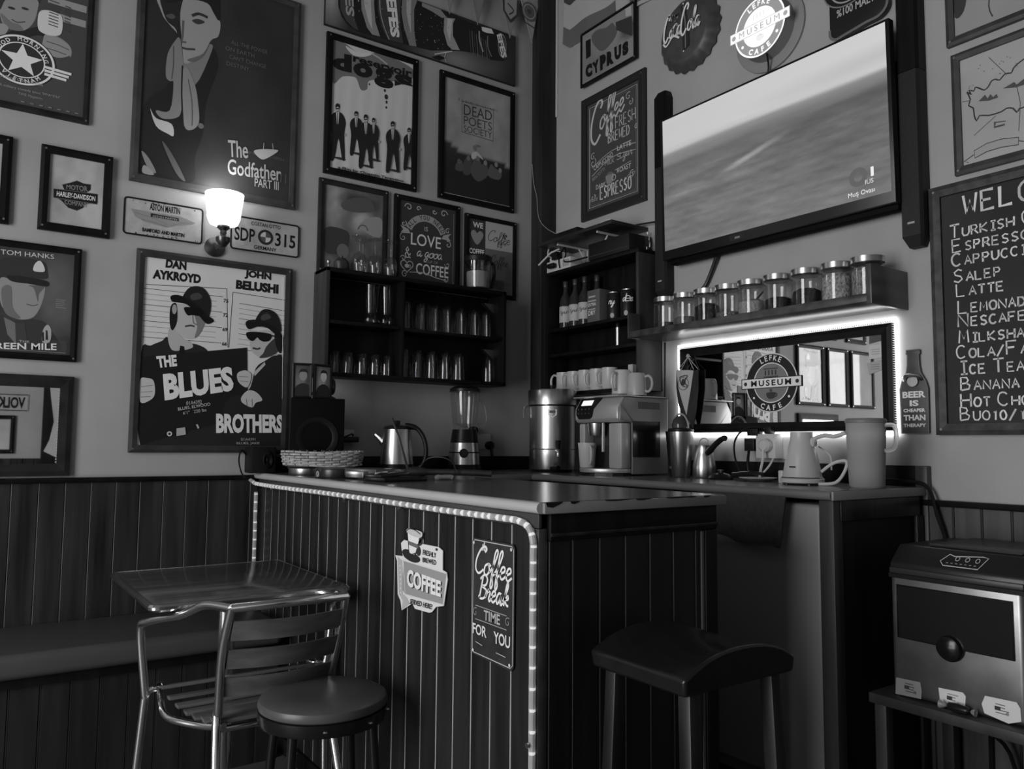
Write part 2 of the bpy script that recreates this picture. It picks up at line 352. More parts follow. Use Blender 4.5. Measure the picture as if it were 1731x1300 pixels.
# ================================================================ the room
struct(G().box(-5.4, .1, -5.1, .1, -.1, 0), 'floor', mat('floor_tiles', .10, .5, noise=.3, nscale=(4, 4, 4)), smooth=0)
struct(G().box(-5.4, .1, -5.1, .1, 4.0, 4.1), 'ceiling', mat('ceiling_boards', .16, .7, noise=.3, nscale=(2, 20, 2)), smooth=0)
struct(G().box(-5.4, 0, 0, .1, 0, 4), 'wall_left', plaster(), smooth=0)
struct(G().box(0, .1, -5.1, .1, 0, 4), 'wall_right', plaster(), smooth=0)
g = G(); g.box(-3.7, 0, -5.1, -5.0, 0, 4); g.box(-5.4, -4.9, -5.1, -5.0, 0, 4); g.box(-4.9, -3.7, -5.1, -5.0, 2.7, 4)
struct(g, 'wall_rear', plaster(), smooth=0)
g = G(); g.box(-5.4, -5.3, -5.1, -3.3, 0, 4); g.box(-5.4, -5.3, -1.3, .1, 0, 4); g.box(-5.4, -5.3, -3.3, -1.3, 0, .12); g.box(-5.4, -5.3, -3.3, -1.3, 2.95, 4)
struct(g, 'wall_end', plaster(), smooth=0)
g = G()
for y in (-3.3, -2.65, -1.95, -1.35): g.box(-5.36, -5.3, y, y + .05, .12, 2.95)
for z in (.12, 1.1, 2.1, 2.9): g.box(-5.36, -5.3, -3.3, -1.3, z, z + .05)
struct(g, 'window_1', wood_black(), smooth=0)
struct(G().box(-5.37, -5.365, -3.3, -1.3, .12, 2.95), 'window_2', mat('bright_day_pane', .8, .5, emit=1.0), smooth=0)
# tongue-and-groove boards: flat fields between raised light beads
def boards(f, h0, h1, z0, z1, pitch, phase, d=.02):
    g = G(); h = h0; edges = [h0]
    k = math.floor((h0 - phase) / pitch) + 1
    while phase + k * pitch < h1: edges.append(phase + k * pitch); k += 1
    edges.append(h1)
    for a, b in zip(edges, edges[1:]):
        if b - a < .004: continue
        e = min(.0045, (b - a) * .3)
        vs = [f(a, 0, z0), f(b, 0, z0), f(b, 0, z1), f(a, 0, z1), f(a + .001, d - .006, z0), f(a + e, d, z0), f(b - e, d, z0), f(b - .001, d - .006, z0),
              f(a + .001, d - .006, z1), f(a + e, d, z1), f(b - e, d, z1), f(b - .001, d - .006, z1)]
        g.add(vs, [(4, 5, 9, 8), (5, 6, 10, 9), (6, 7, 11, 10), (0, 1, 7, 6, 5, 4), (3, 8, 9, 10, 11, 2), (0, 4, 8, 3), (1, 2, 11, 7)])
    return g
def beads(g, f, h0, h1, z0, z1, pitch, phase, d=.02, w=.003, m=1):
    k = math.floor((h0 - phase) / pitch) + 1
    while phase + k * pitch < h1:
        h = phase + k * pitch; k += 1
        g.add([f(h - w, d - .008, z0), f(h - w * .6, d - .001, z0), f(h + w * .6, d - .001, z0), f(h + w, d - .008, z0), f(h - w, d - .008, z1), f(h - w * .6, d - .001, z1), f(h + w * .6, d - .001, z1), f(h + w, d - .008, z1)],
              [(0, 1, 5, 4), (1, 2, 6, 5), (2, 3, 7, 6)], m)
    return g
bead = lambda: mat('bead_glint', .36, .35, noise=.25, nscale=(3, 3, 6))  # pale colour paints the light caught along the board grooves
bead2 = lambda: mat('dark_bead_edge', .03, .3)
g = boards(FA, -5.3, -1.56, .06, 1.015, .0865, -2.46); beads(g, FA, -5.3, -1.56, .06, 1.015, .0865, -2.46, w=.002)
struct(g, 'trim_1', [wood_left(), mat('wainscot_glint', .20, .3)], smooth=0)  # bright groove lines: highlights put into the bead colour
g = G(); g.box(-5.3, -1.56, -.036, 0, 1.015, 1.034); struct(g, 'trim_2', wood_black(), bevel=.004)
g = boards(FB, 2.06, 5.0, .06, .985, .086, 2.085); beads(g, FB, 2.06, 5.0, .06, .985, .086, 2.085)
struct(g, 'trim_3', [mat('right_wainscot', .07, .42, noise=.5, nscale=(24, 24, 1.6), bump=.05), mat('right_groove', .02, .4)], smooth=0)
g = G(); g.box(-.036, 0, -5, -2.06, .985, 1.004); struct(g, 'trim_4', wood_black(), bevel=.004)
struct(G().box(-5.3, -1.56, -.03, 0, 0, .06), 'baseboard_left', wood_black(), bevel=.004)
struct(G().box(-.03, 0, -5, -2.06, 0, .06), 'baseboard_right', wood_black(), bevel=.004)
g = boards(FR, 1.0, 3.68, .06, 1.015, .0865, 1.0); struct(g, 'trim_9', wood_left(), smooth=0)
struct(G().box(-1.99, -1.2, -5.0, -4.965, 0, 2.15), 'door_1', wood_black(), bevel=.004)
# corner post
g = G(); g.box(-.102, 0, -.095, 0, 1.045, 4.0); struct(g, 'trim_5', mat('corner_post_wood', .018, .5, noise=.7, nscale=(18, 18, 1.5)), bevel=.004)

# ================================================================ left wall: posters and signs
def poster(name, label, f, h0, z0, h1, z1, w, d, fm=None, cat='poster', group=None, art=None, k=.28, m=None, pd=.45, part='print'):
    c = f((h0 + h1) / 2, 0, z0)
    t = thing(name, label, cat, c, group)
    frame_parts(f, h0, z0, h1, z1, w, d, fm or wood_frame(), t)
    a = Art(f, d * pd, k); a.clip = (h0 + w, z0 + w, h1 - w, z1 - w)
    art(a, h0 + w, z0 + w, h1 - w, z1 - w)
    a.build(part, m or printm(), t)
    # small screws in the frame corners
    for h in (h0 + w * .5, h1 - w * .5):
        for z in (z0 + w * .5, z1 - w * .5):
            g = G(); p = f(h, d * .9, z); g.lathe([(0, -.003), (.004, -.003), (.004, .003), (0, .004)], p, 8, axis='y' if f in (FA, FR) else 'x')
            g.build('corner_screw', steel(), t)
    return t
def noise2(u, v, s=1.0, seed=0):
    r = 0
    for i, (a, b, c) in enumerate(((5.1, 3.7, .5), (9.3, 11.1, .3), (21.7, 17.3, .2))):
        r += c * sin(a * s * u + seed + i * 1.7 + 1.3 * sin(b * s * v + seed * 2)) * cos(b * s * v * .7 + i + seed)
    return r
clamp = lambda x, a=0.0, b=1.0: max(a, min(b, x))
def blob(u, v, cu, cv, ru, rv, soft=.5):
    return clamp((1 - math.sqrt(((u - cu) / ru) ** 2 + ((v - cv) / rv) ** 2)) / soft)
def mix(a, b, t): return a + (b - a) * t

def art_dj(a, x0, z0, x1, z1):       # smiling broadcaster with a studio microphone over a star badge
    a.rect(x0, z0, x1, z1, .17)
    for i, zz in enumerate((2.80, 2.86, 2.92)): a.rect(-2.43, zz, x1 - .005, zz + .028, .36, up=i == 0)
    a.sm([(-2.701,2.757),(-2.692,2.582),(-2.551,2.647),(-2.497,2.695),(-2.454,2.720),(-2.415,2.728),(-2.424,2.772),(-2.487,2.737),(-2.542,2.711),(-2.578,2.685),(-2.618,2.755)], .10)
    a.sm([(-2.586,2.856),(-2.582,2.767),(-2.568,2.726),(-2.542,2.715),(-2.505,2.723),(-2.478,2.755),(-2.464,2.806),(-2.465,2.884),(-2.526,2.901)], .34)
    a.sm([(-2.579,2.768),(-2.564,2.727),(-2.539,2.715),(-2.505,2.723),(-2.518,2.742),(-2.544,2.745)], .27)
    a.sm([(-2.594,2.884),(-2.457,2.933),(-2.457,2.847),(-2.473,2.865),(-2.524,2.855),(-2.566,2.825),(-2.583,2.782)], .13)
    a.line([(-2.544,2.755),(-2.525,2.749),(-2.500,2.760)], .004, .16, smooth=4); a.ell(*[(-2.546,2.798)][0], .012, .005, .12); a.ell(*[(-2.503,2.810)][0], .012, .005, .12, up=False)
    a.sm([(-2.615,2.688),(-2.598,2.716),(-2.568,2.730),(-2.552,2.716),(-2.566,2.685),(-2.595,2.664)], .36)
    a.sm([(-2.422,2.738),(-2.376,2.729),(-2.345,2.703),(-2.346,2.663),(-2.385,2.644),(-2.404,2.615),(-2.396,2.601),(-2.350,2.607),(-2.346,2.663),(-2.368,2.696)], .33)
    a.sm([(-2.432,2.731),(-2.396,2.730),(-2.362,2.717),(-2.344,2.695),(-2.350,2.670),(-2.386,2.651),(-2.419,2.657),(-2.442,2.673),(-2.440,2.701)], .35)
    for q in ([(-2.427,2.705),(-2.388,2.702),(-2.351,2.693)], [(-2.436,2.679),(-2.393,2.676),(-2.360,2.671)]): a.line(q, .003, .17)
    a.sm([(-2.458,2.808),(-2.436,2.827),(-2.400,2.827),(-2.380,2.814),(-2.380,2.751),(-2.409,2.732),(-2.445,2.734),(-2.459,2.753)], .5)
    for i in range(9):
        zz = 2.775 + i * .012; a.line([(-2.425, zz), (-2.392, zz - .003)], .004, .16, up=i == 0); a.line([(-2.372, zz - .006), (-2.352, zz - .009)], .004, .16, up=False)
    c = [(-2.504,2.607)][0]
    a.ell(c[0], c[1], .112, .098, .12, 48); a.ring(c[0], c[1], .088, .095, .6, 48, sx=1.14); a.ring(c[0], c[1], .064, .068, .6, 48, sx=1.12)
    st = []
    for i in range(10):
        r = .064 if i % 2 == 0 else .027; q = pi / 2 + i * pi / 5; st.append((c[0] + 1.1 * r * cos(q), c[1] + r * sin(q)))
    a.poly(st, .62)
    a.arctext('GOOD MORNING', c[0], c[1], .073, .015, pi * .98, .08, .6, .02)
    a.arctext('VIETNAM', c[0], c[1], .072, .015, pi * 1.22, pi * 1.78, .6, .02, inward=True)
    for i in range(3): a.line([(c[0] + .075, c[1] - .005 - i * .014), (c[0] + .165 - i * .008, c[1] - .01 - i * .014)], .010, .58, up=i == 0)
    a.ctext('A Barry Levinson Film', -2.50, 2.520, .014, .42, wmax=.21); a.ctext('A military comedy since "M*A*S*H".', -2.47, 2.487, .013, .36, wmax=.30); a.ctext('TIME Magazine', -2.47, 2.468, .012, .34, wmax=.1)
    for i in range(7): a.rect(-2.50 + i * .03, 2.445, -2.488 + i * .03, 2.449, .3, up=i == 0)
poster('framed_poster', 'dark film poster with a star badge and a broadcaster holding a microphone', FA, -2.955, 2.412, -2.271, 3.4, .022, .018, art=art_dj)

def art_pale(a, x0, z0, x1, z1):
    a.grid(x0, z0, x1, z1, 8, 8, lambda u, v: .36 + .05 * v); a.ell((x0 + x1) / 2, (z0 + z1) / 2, .06, .04, .14)
poster('framed_picture', 'small pale picture in thick dark frame cut by left photo edge', FA, -2.765, 1.972, -2.517, 2.303, .032, .02, art=art_pale, cat='picture', fm=wood_black())

def art_shield(a, x0, z0, x1, z1):   # motorcycle maker's bar and shield printed on a mirror
    a.grid(x0, z0, x1, z1, 14, 14, lambda u, v: .38 + .07 * noise2(u, v, 1.0, 2) + .05 * u)
    sh = [(-2.351,2.156),(-2.324,2.169),(-2.301,2.182),(-2.277,2.175),(-2.252,2.176),(-2.252,2.154),(-2.269,2.137),(-2.228,2.141),(-2.225,2.107),(-2.267,2.095),(-2.275,2.078),(-2.296,2.063),(-2.326,2.069),(-2.352,2.094),(-2.378,2.105),(-2.378,2.134),(-2.343,2.139)]
    a.poly(sh, .07); a.line(sh, .002, .3, True)
    a.poly([(-2.378,2.135),(-2.227,2.142),(-2.227,2.101),(-2.377,2.100)], .06); a.line([(-2.378,2.135),(-2.227,2.142),(-2.227,2.101),(-2.377,2.100)], .002, .25, True)
    a.qtext('HARLEY-DAVIDSON', [(-2.367,2.108),(-2.235,2.112),(-2.235,2.132),(-2.367,2.128)], .55, .02)
    a.qtext('MOTOR', [(-2.336,2.142),(-2.261,2.144),(-2.265,2.166),(-2.336,2.159)], .3, .02); a.qtext('COMPANY', [(-2.337,2.082),(-2.260,2.082),(-2.259,2.100),(-2.341,2.098)], .3, .02)
poster('framed_mirror_sign', 'small square mirror with winged shield emblem in thick black frame', FA, -2.425, 1.971, -2.179, 2.299, .030, .022, fm=wood_black(), cat='mirror sign', art=art_shield, m=mat('printed_mirror', .5, .22, attr=True, spec=.6))

def art_officer(a, x0, z0, x1, z1):  # plain uniformed man with peaked cap, dark ground
    a.grid(x0, z0, x1, z1, 24, 30, lambda u, v: .13 + .07 * blob(u, v, .85, .6, .4, .5) + .03 * noise2(u, v, 1.3, 4))
    a.sm([(-2.610,1.567),(-2.527,1.631),(-2.490,1.613),(-2.449,1.624),(-2.393,1.623),(-2.361,1.589),(-2.338,1.504),(-2.606,1.484)], .11)
    a.sm([(-2.533,1.765),(-2.498,1.769),(-2.412,1.758),(-2.390,1.754),(-2.392,1.710),(-2.407,1.657),(-2.430,1.628),(-2.473,1.622),(-2.510,1.647),(-2.529,1.687)], .34)
    a.sm([(-2.526,1.730),(-2.496,1.741),(-2.487,1.663),(-2.461,1.627),(-2.491,1.627),(-2.516,1.653)], .25)
    a.sm([(-2.442,1.751),(-2.424,1.742),(-2.409,1.693),(-2.407,1.723),(-2.393,1.746),(-2.396,1.757)], .22); a.line([(-2.445,1.681),(-2.424,1.677),(-2.408,1.684)], .003, .15, smooth=3)
    a.sm([(-2.570,1.795),(-2.525,1.844),(-2.465,1.853),(-2.397,1.848),(-2.383,1.813),(-2.385,1.784),(-2.444,1.783),(-2.498,1.787),(-2.539,1.771)], .10)
    a.sm([(-2.510,1.782),(-2.444,1.783),(-2.382,1.775),(-2.382,1.755),(-2.443,1.758),(-2.497,1.761)], .05)
    a.sm([(-2.430,1.811),(-2.425,1.837),(-2.410,1.850),(-2.397,1.833),(-2.393,1.812),(-2.411,1.807)], .5)
    a.poly([(-2.514,1.625),(-2.478,1.607),(-2.458,1.573),(-2.468,1.523),(-2.500,1.562)], .26); a.poly([(-2.478,1.607),(-2.448,1.610),(-2.431,1.511),(-2.470,1.508)], .13)
    a.sm([(-2.388,1.587),(-2.374,1.610),(-2.361,1.589),(-2.364,1.545),(-2.388,1.543)], .4); a.poly([(-2.379,1.588),(-2.373,1.588),(-2.369,1.552),(-2.378,1.552)], .08); a.poly([(-2.391,1.579),(-2.385,1.581),(-2.382,1.547),(-2.389,1.547)], .08, False)
    a.qtext('TOM HANKS', [(-2.535,1.857),(-2.364,1.863),(-2.365,1.880),(-2.536,1.875)], .5)
    for i in range(5): a.rect(-2.351, 1.707 - i * .0075, -2.351 + (.032, .028, .031, .026, .034)[i], 1.710 - i * .0075, .3, up=i == 0)
    a.qtext('THE', [(-2.462,1.536),(-2.429,1.536),(-2.430,1.544),(-2.463,1.544)], .42); a.qtext('GREEN MILE', [(-2.566,1.504),(-2.340,1.515),(-2.341,1.541),(-2.567,1.527)], .55, .02)
    a.rect(-2.54, 1.505, -2.31, 1.508, .25)
poster('framed_poster', 'dark film poster of a man in a peaked cap and uniform', FA, -2.60, 1.474, -2.272, 1.913, .024, .02, fm=wood_black(), art=art_officer, m=glazed())
def art_plain(a, x0, z0, x1, z1): a.grid(x0, z0, x1, z1, 8, 8, lambda u, v: .34 + .04 * noise2(u, v, 1, x0))
poster('framed_picture', 'glazed pale picture, middle of the three seen in the wide mirror', FA, -2.905, 1.474, -2.64, 1.913, .024, .02, fm=wood_black(), art=art_plain, m=glazed(), cat='picture')
poster('framed_picture', 'glazed pale picture, last of the three seen in the wide mirror', FA, -3.26, 1.474, -2.945, 1.913, .024, .02, fm=wood_black(), art=art_plain, m=glazed(), cat='picture')
poster('framed_picture', 'dark little picture above the last glazed one in the wide mirror', FA, -3.16, 1.972, -2.90, 2.303, .03, .02, fm=wood_black(), art=art_plain, cat='picture')

# framed mirror low on the wall
t = thing('framed_mirror', 'dark-framed wall mirror low on left wall above the wainscot', 'mirror', FA(-2.5, 0, 1.041))
frame_parts(FA, -2.76, 1.041, -2.277, 1.417, .045, .022, wood_frame(), t)
g = G(); g.prism([(-2.716, 1.085), (-2.321, 1.085), (-2.321, 1.373), (-2.716, 1.373)], FA, .009, .012); g.build('mirror_glass', mirror(), t, smooth=0)
g = G()
for i in range(26): g.box(-2.326, -2.321, -.0135, -.012, 1.09 + i * .0108, 1.096 + i * .0108)
g.build('etched_border', mat('etched_border', .5, .4), t, smooth=0)

def art_coat(a, x0, z0, x1, z1):     # man in a long dark coat, palms pressed together
    a.grid(x0, z0, x1, z1, 22, 30, lambda u, v: .115 + .02 * noise2(u, v, 1.5, 1))
    a.sm([(-2.081,2.251),(-2.086,2.469),(-2.061,2.574),(-1.996,2.641),(-1.960,2.702),(-1.882,2.681),(-1.824,2.862),(-1.789,2.794),(-1.832,2.618),(-1.842,2.478),(-1.870,2.370),(-1.874,2.264),(-1.981,2.251)], .085)
    a.sm([(-1.935,2.751),(-1.882,2.681),(-1.820,2.846),(-1.825,2.879),(-1.872,2.847)], .3)
    a.sm([(-2.035,3.050),(-1.826,3.124),(-1.814,3.022),(-1.788,2.987),(-1.794,2.924),(-1.822,2.898),(-1.840,2.848),(-1.886,2.792),(-1.924,2.763),(-1.944,2.791),(-1.955,2.873),(-1.992,2.912),(-2.024,2.953)], .37)
    a.sm([(-2.035,3.050),(-1.944,3.082),(-1.952,2.977),(-1.944,2.877),(-1.932,2.761),(-1.953,2.806),(-1.964,2.896),(-2.008,2.933)], .10)
    a.sm([(-2.013,3.067),(-1.818,3.135),(-1.789,3.031),(-1.796,2.993),(-1.818,3.021),(-1.847,3.055),(-1.927,3.045),(-2.003,3.002)], .08)
    a.line([(-1.905,2.979),(-1.877,2.997),(-1.841,2.992)], .012, .12, smooth=3); a.sm([(-1.904,2.958),(-1.881,2.973),(-1.852,2.968),(-1.880,2.949)], .14); a.sm([(-2.008,2.945),(-1.986,2.961),(-1.970,2.953),(-1.985,2.938)], .2)
    a.line([(-1.939,2.947),(-1.940,2.878),(-1.943,2.855),(-1.924,2.856)], .008, .22, smooth=4); a.line([(-1.942,2.828),(-1.919,2.828),(-1.887,2.836)], .009, .16, smooth=3); a.sm([(-1.917,2.782),(-1.855,2.827),(-1.826,2.896),(-1.847,2.829),(-1.885,2.783)], .24)
    a.sm([(-1.963,2.858),(-1.951,2.866),(-1.942,2.834),(-1.931,2.753),(-1.933,2.693),(-1.932,2.558),(-1.953,2.519),(-2.006,2.505),(-2.030,2.533),(-1.977,2.546),(-1.967,2.666),(-1.982,2.670),(-1.998,2.691),(-1.994,2.785)], .31)
    a.sm([(-1.931,2.736),(-1.911,2.741),(-1.882,2.681),(-1.867,2.609),(-1.860,2.525),(-1.886,2.485),(-1.918,2.494),(-1.934,2.625)], .33)
    a.line([(-1.935,2.751),(-1.933,2.625),(-1.922,2.493)], .006, .09, smooth=3); a.line([(-1.973,2.825),(-1.970,2.741),(-1.975,2.681)], .004, .18, smooth=3); a.line([(-1.910,2.699),(-1.891,2.602),(-1.887,2.502)], .004, .2, smooth=3)
    a.sm([(-2.052,2.535),(-2.028,2.500),(-1.968,2.490),(-1.958,2.442),(-1.981,2.445),(-2.027,2.467)], .45); a.ell(*[(-1.852,2.510)][0], .012, .012, .25)
    for q, gr in (([(-2.078,2.349),(-2.051,2.330),(-2.019,2.272),(-2.049,2.282)], .3), ([(-2.002,2.407),(-1.963,2.366),(-1.905,2.262),(-1.944,2.287)], .2), ([(-2.064,2.295),(-2.026,2.262),(-2.070,2.261)], .34)): a.sm(q, gr)
    for i, s in enumerate(('ALL THE POWER', 'ON EARTH', "CAN'T CHANGE", 'DESTINY.')):
        z = 2.905 - i * .0335; a.ctext(s, (-1.66, -1.70, -1.665, -1.705)[i], z, .018, .24, wmax=.16)
    a.ctext('A FILM BY FRANCIS FORD COPPOLA', -1.59, 2.434, .012, .22, wmax=.2)
    a.qtext('The', [(-1.733,2.401),(-1.650,2.412),(-1.655,2.486),(-1.739,2.475)], .40, .012); a.qtext('Godfather', [(-1.735,2.324),(-1.502,2.340),(-1.504,2.406),(-1.737,2.393)], .40, .012)
    a.qtext('PART III', [(-1.618,2.294),(-1.511,2.297),(-1.512,2.335),(-1.619,2.331)], .40, .01)
    a.sm([(-1.627,2.449),(-1.593,2.467),(-1.541,2.477),(-1.519,2.475),(-1.558,2.439),(-1.592,2.421)], .42); a.line([(-1.585,2.467),(-1.584,2.497)], .003, .4)
    a.line([(-1.541,2.475),(-1.546,2.504)], .003, .4, up=False)
    for i in range(6): a.line([(-1.545 + i * .021, 2.375), (-1.545 + i * .021, 2.335)], .0015, .3, up=i == 0)
poster('framed_poster', 'largest dark film poster, man in dark coat with praying hands', FA, -2.118, 2.222, -1.434, 3.19, .030, .02, fm=mat('grey_brown_frame', .055, .45, noise=.3), art=art_coat)

# tin number plates
def plate(name, label, x0, z0, x1, z1, fn):
    t = thing(name, label, 'number plate', FA((x0 + x1) / 2, 0, z0), 'tin number plates')
    g = G(); r = .012; pl = arc(x1 - r, z1 - r, r, r, 0, 90, 5) + arc(x0 + r, z1 - r, r, r, 90, 180, 5) + arc(x0 + r, z0 + r, r, r, 180, 270, 5) + arc(x1 - r, z0 + r, r, r, 270, 360, 5)
    g.prism(pl, FA, .001, .004); g.build('plate', mat('plate_enamel', .45, .35, noise=.15, nscale=(30, 30, 30)), t, smooth=0)
    g = G(); g.tube([FA(h, .0045, z) for h, z in pl], .0035, 6, closed=True); g.build('rim', black(), t)
    a = Art(FA, .0042, .3); fn(a); a.build('lettering', printm(), t)
def pl_wings(a):
    a.text('ASTON MARTIN', *[(-2.036,2.115)][0], *[(-1.919,2.144)][0], .04, .03)
    a.poly([(-2.105,2.109),(-2.025,2.107),(-1.923,2.109),(-1.856,2.091),(-1.868,2.081),(-1.933,2.065),(-1.966,2.052),(-2.008,2.057),(-2.052,2.062),(-2.089,2.079)], .33)
    a.poly([(-2.032,2.102),(-1.923,2.100),(-1.922,2.086),(-2.031,2.087)], .09); a.qtext('ASTON MARTIN', [(-2.024,2.088),(-1.930,2.088),(-1.930,2.097),(-2.024,2.096)], .4)
    for q in ([(-2.090,2.095),(-2.024,2.085),(-1.963,2.064)], [(-1.868,2.089),(-1.918,2.080),(-1.955,2.062)], [(-2.067,2.071),(-2.008,2.065),(-1.967,2.056)]): a.line(q, .0015, .25)
    a.text('BAMFORD AND MARTIN', *[(-2.060,2.022)][0], *[(-1.899,2.038)][0], .04, .03)
    for i in range(30): a.ell(random.uniform(-2.12, -1.84), random.choice((2.013, 2.145)) + random.uniform(-.006, .006), random.uniform(.001, .004), None, .15, 7, up=i == 0)
plate('number_plate', 'tin plate with a winged car emblem left of the wall lamp', -2.129, 2.006, -1.829, 2.153, pl_wings)
def pl_sdp(a):
    a.text('SDP', -1.695, 2.045, -1.607, 2.105, .05, .02); a.text('315', -1.518, 2.045, -1.425, 2.105, .05, .02)
    a.ell(-1.560, 2.077, .034, .034, .1, 32)
    for i in range(4): a.raw([(-1.560, 2.077)] + [(-1.560 + .023 * cos(q), 2.077 + .023 * sin(q)) for q in [pi / 2 * i + pi / 16 * j for j in range(9)]], [tuple(range(10))], .5 if i % 2 else .2, up=i == 0)
    a.ctext('COSTAN OTTO', -1.56, 2.122, .017, .12, .02, wmax=.13); a.ctext('GERMANY', -1.56, 2.018, .017, .08, .02, wmax=.1)
plate('number_plate', 'tin plate reading SDP 315 right of the wall lamp', -1.709, 2.008, -1.411, 2.151, pl_sdp)

# wall lamp with frosted bell shade
t = thing('wall_lamp', 'lit wall lamp with frosted glass shade between the two tin plates', 'wall lamp', FA(-1.765, 0, 1.99))
g = G(); g.lathe([(.001, 0), (.042, 0), (.042, -.010), (.025, -.018), (.001, -.02)], FA(-1.775, 0, 2.0), 20, axis='y'); g.build('wall_plate', mat('aged_brass', .12, .3, .9), t)
g = G(); g.tube([FA(-1.775, .01, 2.0), FA(-1.775, .06, 1.985), FA(-1.77, .10, 2.0), FA(-1.768, .105, 2.03)], .008, 8, smooth=5); g.lathe([(.001, 1.975), (.012, 1.982), (.028, 2.005), (.030, 2.02), (.014, 2.035), (.012, 2.05), (.026, 2.062), (.026, 2.07), (.001, 2.072)], (-1.768, -.105, 0), 20)
g.build('lamp_arm', mat('aged_brass', .12, .3, .9), t)
g = G(); g.lathe([(.030, 2.068), (.056, 2.078), (.065, 2.10), (.071, 2.15), (.078, 2.205), (.076, 2.205), (.069, 2.15), (.062, 2.10), (.053, 2.082), (.028, 2.071)], (-1.768, -.105, 0), 28, close=True)
g.build('lamp_shade', mat('lit_frosted_shade', .9, .5, emit=1.9), t)
point_light('wall_lamp_bulb', (-1.768, -.105, 2.26), 1.5, .05)

